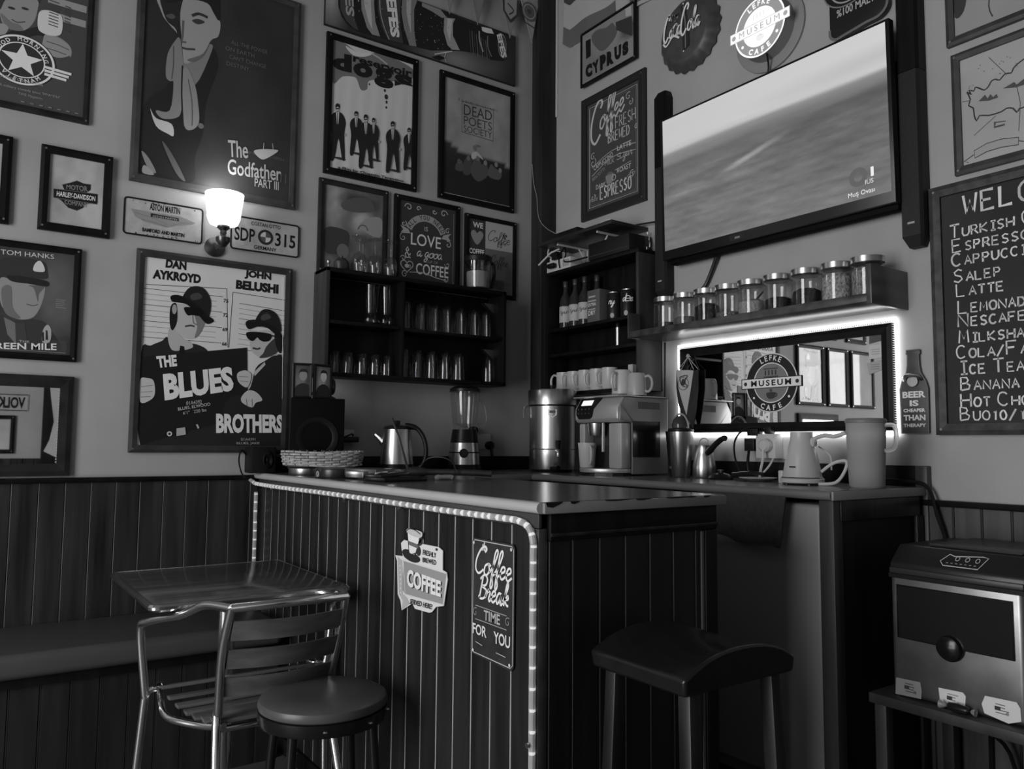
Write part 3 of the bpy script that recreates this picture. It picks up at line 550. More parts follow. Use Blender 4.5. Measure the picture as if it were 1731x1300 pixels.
def art_hats(a, x0, z0, x1, z1):     # two plain men in hats and dark glasses, one holding a board
    a.rect(x0, z0, x1, z1, .53)
    a.qtext('DAN', [(-1.968,1.885),(-1.886,1.884),(-1.886,1.922),(-1.966,1.921)], .06, .06); a.qtext('AYKROYD', [(-2.015,1.833),(-1.827,1.835),(-1.827,1.874),(-2.014,1.872)], .06, .06)
    a.qtext('JOHN', [(-1.648,1.880),(-1.530,1.879),(-1.531,1.920),(-1.646,1.919)], .06, .06); a.qtext('BELUSHI', [(-1.683,1.831),(-1.497,1.830),(-1.497,1.873),(-1.682,1.871)], .06, .06)
    L = [(-2.039,1.806),(-1.720,1.827)]; R = [(-1.694,1.815),(-1.466,1.806)]
    a.line(L, .0025, .1); a.line([(-1.720,1.827),(-1.707,1.575)], .0025, .1, up=False); a.line(R, .0025, .1, up=False); a.line([(-1.694,1.815),(-1.703,1.575)], .0025, .1, up=False)
    for i in range(10):
        z = 1.79 - i * .022; b = i % 3 == 0
        a.line([(-2.05, z), (-1.76 if not b else -1.735, z)], .0022 if b else .0012, .14, up=False); a.line([(-1.665, z - .02), (-1.46, z - .032)], .0022 if b else .0012, .14, up=False)
    for i, s in enumerate(('75', '72', '69', '66')): a.ctext(s, -1.722, 1.772 - i * .0615 - .006, .016, .1, .03)
    a.sm([(-2.034,1.152),(-2.046,1.525),(-2.011,1.559),(-1.969,1.582),(-1.948,1.599),(-1.902,1.548),(-1.858,1.579),(-1.812,1.571),(-1.781,1.545),(-1.715,1.452),(-1.705,1.154)], .085)
    a.sm([(-1.948,1.603),(-1.935,1.644),(-1.889,1.600),(-1.859,1.587),(-1.850,1.564),(-1.895,1.548),(-1.932,1.550)], .44); a.poly([(-1.899,1.568),(-1.883,1.566),(-1.878,1.538),(-1.902,1.536)], .05)
    a.sm([(-1.935,1.723),(-1.917,1.741),(-1.803,1.737),(-1.805,1.680),(-1.822,1.630),(-1.852,1.600),(-1.882,1.601),(-1.912,1.622),(-1.936,1.659)], .46)
    a.sm([(-1.848,1.716),(-1.803,1.737),(-1.803,1.680),(-1.822,1.626),(-1.844,1.604),(-1.835,1.653)], .30)
    a.sm([(-1.942,1.726),(-1.920,1.740),(-1.914,1.669),(-1.931,1.628),(-1.943,1.659)], .06); a.ell(*[(-1.927,1.716)][0], .009, .02, .4)
    a.line([(-1.854,1.699),(-1.850,1.668),(-1.835,1.661)], .004, .24, smooth=3); a.line([(-1.883,1.649),(-1.861,1.655),(-1.846,1.652)], .007, .15, smooth=3)
    a.sm([(-1.899,1.765),(-1.878,1.807),(-1.845,1.823),(-1.810,1.813),(-1.785,1.771),(-1.785,1.718),(-1.798,1.697),(-1.837,1.729),(-1.884,1.759)], .07); a.sm([(-1.943,1.769),(-1.918,1.777),(-1.884,1.768),(-1.834,1.740),(-1.798,1.707),(-1.769,1.685),(-1.797,1.668),(-1.833,1.702),(-1.876,1.739),(-1.910,1.746),(-1.938,1.748)], .04); a.sm([(-1.866,1.782),(-1.836,1.796),(-1.820,1.776),(-1.858,1.762)], .16)
    a.poly([(-2.048,1.510),(-1.627,1.581),(-1.623,1.490),(-1.613,1.293),(-2.034,1.152)], .06)
    a.sm([(-1.705,1.154),(-1.711,1.339),(-1.617,1.392),(-1.587,1.493),(-1.547,1.529),(-1.497,1.557),(-1.466,1.517),(-1.459,1.155)], .08)
    a.poly([(-1.595,1.476),(-1.549,1.524),(-1.545,1.512),(-1.590,1.459)], .45)
    a.sm([(-1.610,1.641),(-1.543,1.664),(-1.491,1.634),(-1.498,1.583),(-1.523,1.556),(-1.572,1.544),(-1.606,1.566),(-1.616,1.599)], .46); a.sm([(-1.541,1.596),(-1.500,1.634),(-1.490,1.583),(-1.523,1.551),(-1.572,1.540),(-1.556,1.562)], .15)
    a.line([(-1.603,1.581),(-1.582,1.578),(-1.570,1.584)], .008, .15, smooth=3)
    a.sm([(-1.509,1.650),(-1.471,1.640),(-1.479,1.567),(-1.500,1.595)], .06); a.sm([(-1.594,1.692),(-1.577,1.740),(-1.550,1.757),(-1.512,1.747),(-1.487,1.711),(-1.483,1.660),(-1.527,1.682)], .07); a.sm([(-1.637,1.690),(-1.603,1.705),(-1.544,1.699),(-1.492,1.668),(-1.470,1.632),(-1.500,1.644),(-1.543,1.674),(-1.585,1.676),(-1.623,1.661)], .05); a.sm([(-1.570,1.724),(-1.545,1.738),(-1.528,1.720),(-1.565,1.705)], .17); a.sm([(-1.888,1.729),(-1.849,1.730),(-1.818,1.721),(-1.820,1.704),(-1.832,1.698),(-1.859,1.699),(-1.874,1.696),(-1.887,1.712)], .03); a.sm([(-1.632,1.645),(-1.593,1.652),(-1.526,1.648),(-1.529,1.621),(-1.554,1.612),(-1.575,1.619),(-1.585,1.628),(-1.604,1.611),(-1.626,1.621)], .03); a.line([(-1.530,1.643),(-1.472,1.634)], .006, .05)
    for q in ([(-2.045,1.418),(-2.020,1.427),(-1.995,1.417),(-1.988,1.367),(-2.003,1.340),(-2.041,1.330)], [(-1.664,1.467),(-1.632,1.482),(-1.607,1.467),(-1.610,1.433),(-1.625,1.408),(-1.659,1.431)], [(-1.644,1.366),(-1.617,1.396),(-1.580,1.389),(-1.554,1.357),(-1.582,1.344),(-1.598,1.323),(-1.639,1.342)]): a.sm(q, .47)
    for q in ([(-2.041,1.391),(-1.998,1.399)], [(-2.041,1.369),(-1.997,1.374)], [(-2.040,1.350),(-2.003,1.353)], [(-1.659,1.454),(-1.619,1.454)], [(-1.655,1.435),(-1.618,1.433)], [(-1.624,1.359),(-1.619,1.330)], [(-1.599,1.360),(-1.598,1.328)]): a.line(q, .002, .25)
    a.qtext('THE', [(-1.981,1.470),(-1.908,1.482),(-1.913,1.529),(-1.990,1.517)], .58, .05); a.qtext('BLUES', [(-1.950,1.338),(-1.676,1.392),(-1.688,1.496),(-1.962,1.447)], .58, .05)
    a.qtext('01A4392', [(-1.867,1.324),(-1.805,1.332),(-1.807,1.348),(-1.867,1.339)], .45); a.qtext('BLUES, ELWOOD', [(-1.897,1.298),(-1.771,1.324),(-1.773,1.338),(-1.899,1.312)], .5); a.qtext('6\'1"   220 lbs', [(-1.877,1.284),(-1.786,1.301),(-1.788,1.314),(-1.879,1.297)], .45)
    a.qtext('BROTHERS', [(-1.744,1.210),(-1.458,1.216),(-1.462,1.296),(-1.747,1.293)], .58, .05)
    a.qtext('01A4391', [(-1.640,1.180),(-1.579,1.181),(-1.579,1.192),(-1.641,1.192)], .4); a.qtext('BLUES, JAKE', [(-1.657,1.162),(-1.562,1.163),(-1.562,1.175),(-1.658,1.174)], .42)
    a.ell(*[(-1.927,1.205)][0], .010, .010, .5); a.ell(*[(-1.927,1.205)][0], .005, .005, .1); a.poly([(-1.901,1.227),(-1.868,1.233),(-1.864,1.203),(-1.900,1.196)], .42); a.poly([(-1.826,1.245),(-1.819,1.246),(-1.812,1.231),(-1.818,1.227)], .45, False)
    a.line([(-1.480,1.909),(-1.466,1.365)], .004, .6)
poster('framed_poster', 'pale film poster of two men in hats and dark glasses', FA, -2.077, 1.129, -1.437, 1.949, .030, .02, fm=mat('grey_frame', .038, .45, noise=.25), art=art_hats, k=.30)

# beer banner with a bottle lying across it
t = thing('beer_banner', 'long beer banner with a large bottle, below the row of pennants', 'banner', FA(-.77, 0, 3.13))
g = G(); g.prism([(-1.32, 3.13), (-.227, 3.13), (-.227, 3.41), (-1.32, 3.41)], FA, .001, .016); g.build('panel', black(), t, smooth=0)
a = Art(FA, .0165, .22)
a.clip = (-1.318, 3.132, -.229, 3.408)
a.grid(-1.318, 3.132, -.229, 3.408, 36, 12, lambda u, v: .09 + .20 * blob(u, v, .66, .12, .30, .5, 1) + .28 * blob(u, v, .02, .55, .10, .9, 1) + .05 * blob(u, v, .9, .4, .1, .4, 1))
a.poly([(-1.265,3.416),(-1.256,3.236),(-1.239,3.192),(-1.207,3.160),(-1.151,3.143),(-1.062,3.148),(-0.962,3.153),(-0.842,3.163),(-0.753,3.171),(-0.663,3.199),(-0.570,3.223),(-0.474,3.239),(-0.415,3.235),(-0.385,3.230),(-0.315,3.244),(-0.285,3.264),(-0.279,3.311),(-0.300,3.383),(-0.327,3.409),(-0.378,3.406),(-0.417,3.398),(-0.476,3.396),(-0.534,3.394),(-0.591,3.399),(-0.629,3.401),(-0.758,3.404),(-0.934,3.408)], .06)
a.poly([(-1.255,3.358),(-1.244,3.224),(-1.215,3.180),(-1.175,3.155),(-1.151,3.151),(-1.177,3.216),(-1.189,3.366)], .14)
a.qtext('EFES', [(-1.235,3.396),(-1.216,3.207),(-1.173,3.210),(-1.190,3.412)], .34, .03)
a.poly([(-1.145,3.366),(-1.138,3.260),(-1.108,3.180),(-1.079,3.153),(-1.038,3.156),(-1.064,3.222),(-1.074,3.313),(-1.068,3.393)], .30); a.poly([(-1.133,3.371),(-1.122,3.281),(-1.100,3.210),(-1.079,3.178),(-1.088,3.277),(-1.096,3.383)], .40)
a.poly([(-1.056,3.398),(-1.053,3.288),(-1.031,3.209),(-0.996,3.153),(-0.911,3.159),(-0.930,3.241),(-0.932,3.345),(-0.925,3.411)], .13); a.line([(-1.045,3.386),(-1.041,3.292),(-1.018,3.213),(-0.988,3.156)], .004, .36, smooth=4)
a.qtext('EFES', [(-1.013,3.365),(-0.980,3.174),(-0.931,3.181),(-0.957,3.384)], .5, .05)
a.poly([(-0.921,3.413),(-0.925,3.315),(-0.909,3.240),(-0.877,3.160),(-0.838,3.166),(-0.852,3.242),(-0.855,3.355),(-0.838,3.417)], .27); a.poly([(-0.899,3.412),(-0.897,3.324),(-0.883,3.265),(-0.869,3.221),(-0.873,3.332),(-0.872,3.422)], .38)
a.poly([(-0.811,3.406),(-0.703,3.405),(-0.666,3.376),(-0.693,3.363),(-0.757,3.379),(-0.811,3.386)], .30)
a.poly([(-0.680,3.370),(-0.683,3.296),(-0.659,3.229),(-0.631,3.213),(-0.584,3.223),(-0.627,3.289),(-0.628,3.355),(-0.615,3.385)], .34); a.poly([(-0.661,3.370),(-0.665,3.310),(-0.645,3.250),(-0.637,3.311),(-0.633,3.374)], .42)
for i in range(9): a.line([(-.527 + i * .0145, 3.355 - i * .004), (-.515 + i * .0145, 3.225 + i * .0005)], .004, .24 if i % 2 else .16, up=i == 0)
a.poly([(-0.452,3.394),(-0.388,3.402),(-0.372,3.379),(-0.417,3.370),(-0.447,3.371)], .5); a.line([(-0.466,3.365),(-0.463,3.315),(-0.440,3.258)], .008, .36, smooth=4); a.line([(-0.412,3.356),(-0.411,3.297),(-0.386,3.248)], .006, .26, smooth=4)
c_ = [(-0.318,3.329)][0]; a.ell(c_[0], c_[1], .026, .072, .16, 28, rot=.22); a.ring(c_[0], c_[1], .060, .066, .36, 28, sx=.42)
a.qtext('EFES', [(-0.355,3.379),(-0.320,3.259),(-0.285,3.274),(-0.325,3.397)], .55, .04)
for i in range(110): a.ell(random.uniform(-1.2, -.62), random.uniform(3.19, 3.40), random.uniform(.001, .0035), None, random.choice((.3, .38, .2)), 6, up=i == 0)
a.line([(-0.735,3.156),(-0.681,3.181),(-0.631,3.203)], .005, .45, smooth=3); a.line([(-0.667,3.185),(-0.676,3.158),(-0.666,3.136)], .004, .4); a.poly([(-0.753,3.136),(-0.708,3.160),(-0.671,3.155),(-0.707,3.130)], .04)
a.build('print', printm(), t)

def art_suits(a, x0, z0, x1, z1):    # plain row of dark suits on pale ground under a blot
    a.grid(x0, z0, x1, z1, 20, 24, lambda u, v: .47 + .03 * sin(u * 40 + sin(v * 5)) * (1 - v) + .02 * v)
    a.sm([(-1.278,3.061),(-1.220,3.072),(-1.149,3.048),(-1.052,3.073),(-0.961,3.073),(-0.853,3.049),(-0.852,3.001),(-0.890,2.982),(-0.958,2.955),(-1.033,2.942),(-1.089,2.919),(-1.096,2.878),(-1.128,2.866),(-1.149,2.910),(-1.169,2.919),(-1.224,2.904),(-1.271,2.864)], .27)
    a.sm([(-1.212,3.059),(-1.149,3.048),(-1.068,3.068),(-1.108,3.037),(-1.172,3.025)], .5); a.line([(-1.077,3.062),(-1.035,3.051),(-0.993,3.032)], .008, .42)
    for q, r in (([(-0.994,2.866)][0], .010), ([(-0.992,2.840)][0], .006), ([(-0.993,2.813)][0], .005), ([(-1.003,2.896)][0], .006), ([(-1.085,2.905)][0], .004)): a.ell(q[0], q[1], r, r * 1.4, .12, 10)
    [a.qtext(l, q, .06, .06) for l, q in zip('dogs', ([(-1.275,2.928),(-1.178,2.935),(-1.180,3.022),(-1.275,3.010)], [(-1.170,2.925),(-1.069,2.934),(-1.071,3.003),(-1.171,2.994)], [(-1.060,2.905),(-0.957,2.910),(-0.959,3.012),(-1.062,3.004)], [(-0.951,2.926),(-0.851,2.931),(-0.853,3.009),(-0.952,3.001)]))]
    a.qtext('reservoir', [(-1.173,2.993),(-0.858,3.001),(-0.857,3.041),(-1.171,3.029)], .05, .03)
    for n, (fx, fy, ft, w) in enumerate(((195, 675, 1020, 60), (310, 722, 990, 52), (370, 745, 1070, 60), (420, 765, 1030, 44), (545, 790, 1100, 60), (655, 832, 1088, 50))):
        def P(*q): return [pix3(fx + q[i] * w, fy + q[i + 1] * (ft - fy)) for i in range(0, len(q), 2)]
        a.ell(*P(.25, 1.0)[0], .030, .006, .12, 12); a.sm(P(-.6, .55, -.75, .3, -.55, .18, -.15, .13, .15, .13, .55, .18, .85, .33, .7, .55, .75, 1.0, .45, 1.0, .1, .62, -.3, 1.0, -.75, 1.0), .075, 3)
        a.poly(P(-.15, .14, .18, .14, .1, .36, -.05, .36), .5); a.poly(P(-.01, .15, .07, .15, .08, .36, -.02, .36), .08)
        a.ell(*P(0, .065)[0], .0105, .0165, .4, 14); a.sm(P(-.2, .06, -.2, .0, .0, -.03, .22, .0, .22, .06, .0, .03), .08, 3); a.poly(P(-.2, .06, .2, .06, .2, .08, -.2, .08), .06)
        a.ell(*P(.8, .56)[0], .005, .008, .38, 8)
    a.qtext('a film by Quentin Tarantino', [(-1.238,2.448),(-0.896,2.452),(-0.895,2.469),(-1.237,2.467)], .1, .03)
def pix3(px, py):
    # bilinear map from the sheet's own corner grid to wall metres
    c = [(-1.291,3.103),(-0.841,3.101),(-0.828,2.436),(-1.273,2.451)]
    u = (px - 150) / 550
    top = 200 + 180 * u; bot = 1080 + 140 * u; v = (py - top) / (bot - top)
    t = [c[0][i] * (1 - u) + c[1][i] * u for i in (0, 1)]; b = [c[3][i] * (1 - u) + c[2][i] * u for i in (0, 1)]
    return (t[0] * (1 - v) + b[0] * v, t[1] * (1 - v) + b[1] * v)
poster('framed_poster', 'pale film poster of six men in black suits under a blot', FA, -1.305, 2.423, -.821, 3.101, .030, .02, art=art_suits, k=.27, fm=wood_black())

def art_school(a, x0, z0, x1, z1):
    a.grid(x0, z0, x1, z1, 22, 30, lambda u, v: (.33 + .05 * noise2(u, v, 1.6, 3)) if v > .42 + .05 * sin(u * 6 + 2) * (1 - u) - .06 * u else .07 + .05 * clamp((v - .25) * 4))
    a.ctext('ROBIN WILLIAMS', -.46, 2.955, .016, .2, spacing=1.5, wmax=.27)
    q = [(-0.561,2.960),(-0.364,2.963),(-0.364,2.790),(-0.559,2.795)]
    a.line(q, .004, .12, True)
    a.qtext('DEAD', [(-0.550,2.890),(-0.373,2.899),(-0.374,2.952),(-0.550,2.946)], .12); a.qtext('POETS', [(-0.549,2.838),(-0.373,2.844),(-0.373,2.890),(-0.550,2.885)], .12, -.005); a.qtext('SOCIETY', [(-0.548,2.800),(-0.372,2.802),(-0.373,2.838),(-0.549,2.833)], .12, -.005)
    a.ctext('1989', -.46, 2.735, .012, .15, wmax=.09)
    for q, gg in (([(-0.597,2.587),(-0.584,2.631),(-0.556,2.641),(-0.551,2.589)], .17), ([(-0.551,2.581),(-0.542,2.648),(-0.505,2.673),(-0.494,2.601),(-0.522,2.570)], .16), ([(-0.499,2.583),(-0.490,2.651),(-0.452,2.680),(-0.437,2.646),(-0.408,2.669),(-0.397,2.596),(-0.455,2.551)], .18), ([(-0.397,2.596),(-0.378,2.659),(-0.353,2.647),(-0.308,2.623),(-0.328,2.585)], .2)): a.sm(q, gg)
    a.sm([(-0.500,2.670),(-0.495,2.696),(-0.467,2.708),(-0.437,2.688),(-0.428,2.673),(-0.457,2.684),(-0.485,2.665)], .42); a.ell(*[(-0.479,2.725)][0], .012, .016, .26, 12)
    for q, gg in (([(-0.519,2.662)][0], .24), ([(-0.461,2.674)][0], .25), ([(-0.575,2.633)][0], .2), ([(-0.344,2.665)][0], .3), ([(-0.318,2.638)][0], .3), ([(-0.413,2.660)][0], .3)): a.ell(q[0], q[1], .011, .014, gg, 10)
    a.line([(-.67, 2.452), (-.25, 2.452)], .003, .42); a.line([(-.252, 2.452), (-.252, 3.06)], .003, .3)
poster('framed_poster', 'grey film poster with a boxed three-line title over huddled figures', FA, -.695, 2.421, -.227, 3.091, .028, .02, art=art_school, k=.24, fm=wood_black())

def art_still(a, x0, z0, x1, z1):
    a.grid(x0, z0, x1, z1, 26, 32, lambda u, v: clamp(.20 + .17 * blob(u, v, .2, .8, .25, .6, 1) + .15 * blob(u, v, .68, .62, .3, .2, .6) - .1 * blob(u, v, .55, .85, .45, .12, .6) - .12 * blob(u, v, .2, .3, .3, .2, .8) + .05 * noise2(u, v, 2.2, 6), .06, .45))
    a.sm([(-1.110,2.219),(-1.063,2.252),(-1.005,2.254),(-1.003,2.172),(-1.043,2.161),(-1.096,2.181),(-1.122,2.185)], .32); a.sm([(-1.209,2.299),(-1.134,2.337),(-1.065,2.334),(-1.046,2.288),(-1.132,2.264),(-1.200,2.268)], .18); a.ring(*[(-1.100,2.184)][0], .022, .026, .12, 16, a0=0, a1=pi)
    a.sm([(-1.288,2.165),(-1.181,2.167),(-1.171,2.112),(-1.211,2.058),(-1.285,2.055)], .12); a.ell(*[(-1.199,2.068)][0], .03, .035, .22)
poster('framed_picture', 'framed grey photograph behind the upturned wine glasses', FA, -1.323, 1.955, -.973, 2.396, .026, .018, art=art_still, cat='picture', fm=wood_frame(), k=.24)

def curl(a, h, z, r, w, g, s=1, a0=0): a.line([(h + r * (1 - t / 14) * cos(a0 + s * t * .55), z + r * (1 - t / 14) * sin(a0 + s * t * .55)) for t in range(13)], w, g, up=False)
def art_love(a, x0, z0, x1, z1):
    a.rect(x0, z0, x1, z1, .12); a.line([(x1 - .012, z0), (x1 - .012, z1 - .02)], .0025, .3)
    c = .42; h = (x0 + x1) / 2 - .008
    a.L += 1
    for s in (-1, 1):
        curl(a, h + s * .10, z1 - .030, .022, .004, c, s, 0 if s > 0 else pi); curl(a, h + s * .045, z1 - .028, .014, .004, c, -s, 0); curl(a, h + s * .125, z1 - .115, .016, .0035, c, s, 1); curl(a, h + s * .128, z1 - .185, .02, .0035, c, -s, 2); curl(a, h + s * .125, z0 + .10, .016, .003, c, s, 3)
        curl(a, h + s * .115, z0 + .022, .018, .0035, c, -s, 1.6)
    a.line([(h + .105 * cos(q), z1 - .175 + .105 * sin(q)) for q in [radians(22 + 136 * i / 16) for i in range(17)]], .034, .34); a.arctext('ALL YOU NEED', h, z1 - .175, .096, .022, radians(156), radians(24), .1, .02)
    for s in (-1, 1): a.poly([(h + s * .10, z1 - .140), (h + s * .145, z1 - .125), (h + s * .128, z1 - .145), (h + s * .142, z1 - .165), (h + s * .088, z1 - .16)], .36)
    a.ctext('IS', h, z1 - .135, .022, c, .0); a.ctext('LOVE', h, z1 - .215, .060, c, .01, wmax=.17); a.ctext('LOVE', h, z1 - .2146, .060, .5, -.01, wmax=.17)
    a.chalk('&', h - .118, z1 - .285, .055, .006, .48, jit=0); a.script('a good', h - .055, z1 - .268, .036, .0045, .46); a.ctext('CUP OF', h + .035, z1 - .295, .014, .34)
    a.ctext('COFFEE', h + .038, z1 - .358, .056, c + .06, .012, wmax=.185)
    hx, hz = h - .105, z1 - .325; a.line([(hx + .034 * math.sin(q) ** 3, hz + .0021 * (13 * cos(q) - 5 * cos(2 * q) - 2 * cos(3 * q) - cos(4 * q))) for q in [2 * pi * i / 30 for i in range(30)]], .004, c, True)
    a.ell(hx, hz, .012, .010, c, 12); a.ring(hx + .014, hz, .005, .008, c, 12)
    a.line([(h - .09, z0 + .035), (h - .02, z0 + .04), (h + .06, z0 + .025), (h + .12, z0 + .018)], .004, c, smooth=5)
poster('framed_sign', 'framed chalk-style sign about love and coffee above the glass cabinet', FA, -.938, 1.957, -.565, 2.394, .024, .018, art=art_love, cat='sign', fm=wood_black(), m=chalkm(), k=.25)

def art_shop(a, x0, z0, x1, z1):
    m = x0 + .105; a.rect(x0, z0, m, z1, .12); a.rect(m, z0, x1, z1, .40); a.rect(m, z1 - .33, x1, z1 - .145, .24); a.rect(m, z0, x1, z1 - .33, .27)
    h = (x0 + m) / 2
    a.ctext('WE', h + .005, z1 - .045, .030, .5, .03); a.sm([(h, z1 - .135), (h - .036, z1 - .09), (h - .033, z1 - .065), (h - .015, z1 - .06), (h, z1 - .073), (h + .015, z1 - .06), (h + .033, z1 - .065), (h + .036, z1 - .09)], .33, 4)
    a.ctext('COFFEE', h, z1 - .185, .028, .55, .03, wmax=.092)
    a.script('Coffee', m + .012, z1 - .10, .036, .0032, .14, rise=-.05); a.ctext('Shop', m + .11, z1 - .118, .022, .15, .0, wmax=.05)
    for i in range(3): a.ell(m + .115 + i * .008, z1 - .06 - (i % 2) * .012, .005, .007, .1, 10, up=i == 0)
    a.script('Coffee', m + .025, z1 - .225, .030, .0028, .12, rise=-.03)
    x = m + .012
    for i in range(18):
        w = random.choice((.002, .004, .006)); a.rect(x, z1 - .355, x + w, z1 - .305, .15, up=i == 0); x += w + random.choice((.002, .003))
poster('framed_sign', 'framed sign with a heart and coffee shop lettering near the post', FA, -.532, 1.946, -.208, 2.370, .022, .016, art=art_shop, cat='sign', fm=wood_black(), k=.26)

# row of club pennants hanging at the top
def pennant(label, hc, w, zt, zb, g1, g2, crest, d, slant=0.0):
    t = thing('pennant', label, 'pennant', FA(hc, d, zb), 'triangular pennants by the corner post')
    g = G(); pl = [(hc - w / 2, zt), (hc + slant, zb), (hc + w / 2, zt)]
    n = 8
    def F(h, dd, z): return FA(h, d + dd + .004 * sin((h - hc) * 60), z)
    g.prism([(hc - w / 2, zt), (hc - w / 4 + slant * .5, (zt + zb) / 2), (hc + slant, zb), (hc + w / 4 + slant * .5, (zt + zb) / 2), (hc + w / 2, zt), (hc, zt)], F, 0, .002); g.build('cloth', mat('pennant_cloth_%d' % int(g1 * 100), lin(g1) / .2, .8), t, smooth=0)
    a = Art(FA, d + .0065, .22)
    a.line([(hc - w / 2 + .006, zt), (hc + slant, zb + .012), (hc + w / 2 - .006, zt)], .004, g2)
    if crest == 1:
        a.poly([(hc - .055, 3.60), (hc - .05, 3.51), (hc, 3.455), (hc + .05, 3.51), (hc + .055, 3.60)], .12); a.poly([(hc - .042, 3.60), (hc - .038, 3.515), (hc, 3.475), (hc + .038, 3.515), (hc + .042, 3.60)], .32); a.line([(hc - .02, 3.56), (hc + .02, 3.53), (hc - .01, 3.50)], .008, .12, smooth=3)
    elif crest == 2:
        a.ell(hc, 3.555, .05, .055, .2, 24); a.ring(hc, 3.555, .036, .042, .34, 24); a.ell(hc, 3.555, .014, None, .14); a.line([(hc - .05, 3.49), (hc + .04, 3.47)], .006, .14)
    a.build('emblem', printm(), t)
    g = G(); g.tube([FA(hc - w / 2, d + .003, zt), FA(hc + w / 2, d + .003, zt)], .004, 6); g.build('hanging_rod', wood_black(), t)
pennant('plain pale pennant furthest from the corner post', -.66, .15, 3.70, 3.385, .27, .2, 0, .035)
pennant('plain grey pennant, second along from the plain pale one', -.49, .17, 3.70, 3.38, .25, .2, 0, .038)
pennant('pale pennant with a pointed shield crest', -.285, .19, 3.70, 3.37, .28, .2, 1, .042)
pennant('pale pennant with a round crest hanging beside the corner post', -.165, .17, 3.70, 3.385, .32, .22, 2, .05, .02)

# ================================================================ right wall
# flag hung across the top corner
t = thing('flag', 'striped cloth flag hung high beside the corner post', 'flag', FB(.4, .03, 3.35))
def wav(h, z): return .010 + .006 * sin(h * 22 + z * 9)
g = G(); nx, nz = 26, 12
lo = lambda u: 3.325 - .02 * u + .045 * max(0, 1 - u * 14) + .008 * sin(u * 9)
vs = []
for dd in (0, .002):
    for j in range(nz + 1):
        for i in range(nx + 1):
            u, v = i / nx, j / nz; h = .165 + .70 * u; z = lo(u) + (3.95 - lo(u)) * v; vs.append(FB(h, wav(h, z) + dd, z))
m = nx + 1; N = m * (nz + 1)
fs = [(j * m + i, j * m + i + 1, (j + 1) * m + i + 1, (j + 1) * m + i) for j in range(nz) for i in range(nx)]
g.add(vs, fs + [tuple(N + q for q in f[::-1]) for f in fs]); g.build('cloth', mat('flag_cloth', lin(.38) / .25, .85), t)
a = Art(lambda h, d, z: FB(h, wav(h, z) + d + .002, z), .001, .25)
def band(z0f, z1f, g_, u0=0.0, u1=1.0):
    n = 24; up = []; dn = []
    for i in range(n + 1):
        u = u0 + (u1 - u0) * i / n; h = .165 + .70 * u; up.append((h, z1f(u))); dn.append((h, z0f(u)))
    a.raw(up + dn, [(i, i + 1, n + 1 + i + 1, n + 1 + i) for i in range(n)], g_)
band(lo, lambda u: lo(u) + .10 + .03 * u, .22, 0, .6); band(lambda u: lo(u) + .24, lambda u: lo(u) + .46, .15, 0, .6)
band(lambda u: lo(u) + .02, lambda u: 3.9, .19, .60, .70); band(lambda u: lo(u) + .02, lambda u: 3.9, .36, .70, .76); band(lambda u: lo(u) + .02, lambda u: 3.9, .2, .76, .95)
a.build('stripes', printm(), t)

def art_cyprus(a, x0, z0, x1, z1):
    a.grid(x0, z0, x1, z1, 18, 14, lambda u, v: .30 + .03 * noise2(u, v, 1, 5) - .12 * blob(u, v, 1.0, .55, .3, .2, .4) - .03 * blob(u, v, .3, .2, .3, .3))
    a.sm([(0.421,3.301),(0.464,3.315),(0.535,3.297),(0.576,3.303),(0.599,3.277),(0.616,3.241),(0.593,3.210),(0.558,3.193),(0.523,3.183),(0.488,3.193),(0.452,3.229),(0.427,3.264)], .20); a.poly([(0.604,3.294),(0.721,3.274),(0.723,3.170),(0.660,3.213),(0.610,3.251)], .12); a.poly([(0.675,3.331),(0.716,3.328),(0.718,3.279),(0.677,3.290)], .4)
    for l, q in zip('ICYPRUS', ([(0.377,3.194),(0.414,3.195),(0.414,3.290),(0.373,3.294)], [(0.373,3.091),(0.427,3.085),(0.424,3.157),(0.372,3.161)], [(0.437,3.088),(0.479,3.086),(0.476,3.157),(0.424,3.153)], [(0.488,3.086),(0.532,3.085),(0.532,3.163),(0.485,3.166)], [(0.538,3.089),(0.591,3.086),(0.584,3.159),(0.538,3.164)], [(0.599,3.095),(0.643,3.091),(0.646,3.163),(0.594,3.167)], [(0.656,3.092),(0.698,3.094),(0.696,3.162),(0.652,3.161)])): a.qtext(l, q, .04, .09)
FBs = lambda h, d, z: FB(h, d + .022, z)
poster('framed_sign', 'metal sign reading I CYPRUS around an island map', FBs, .334, 3.051, .749, 3.345, .013, .012, art=art_cyprus, cat='sign', fm=wood_black(), k=.26)

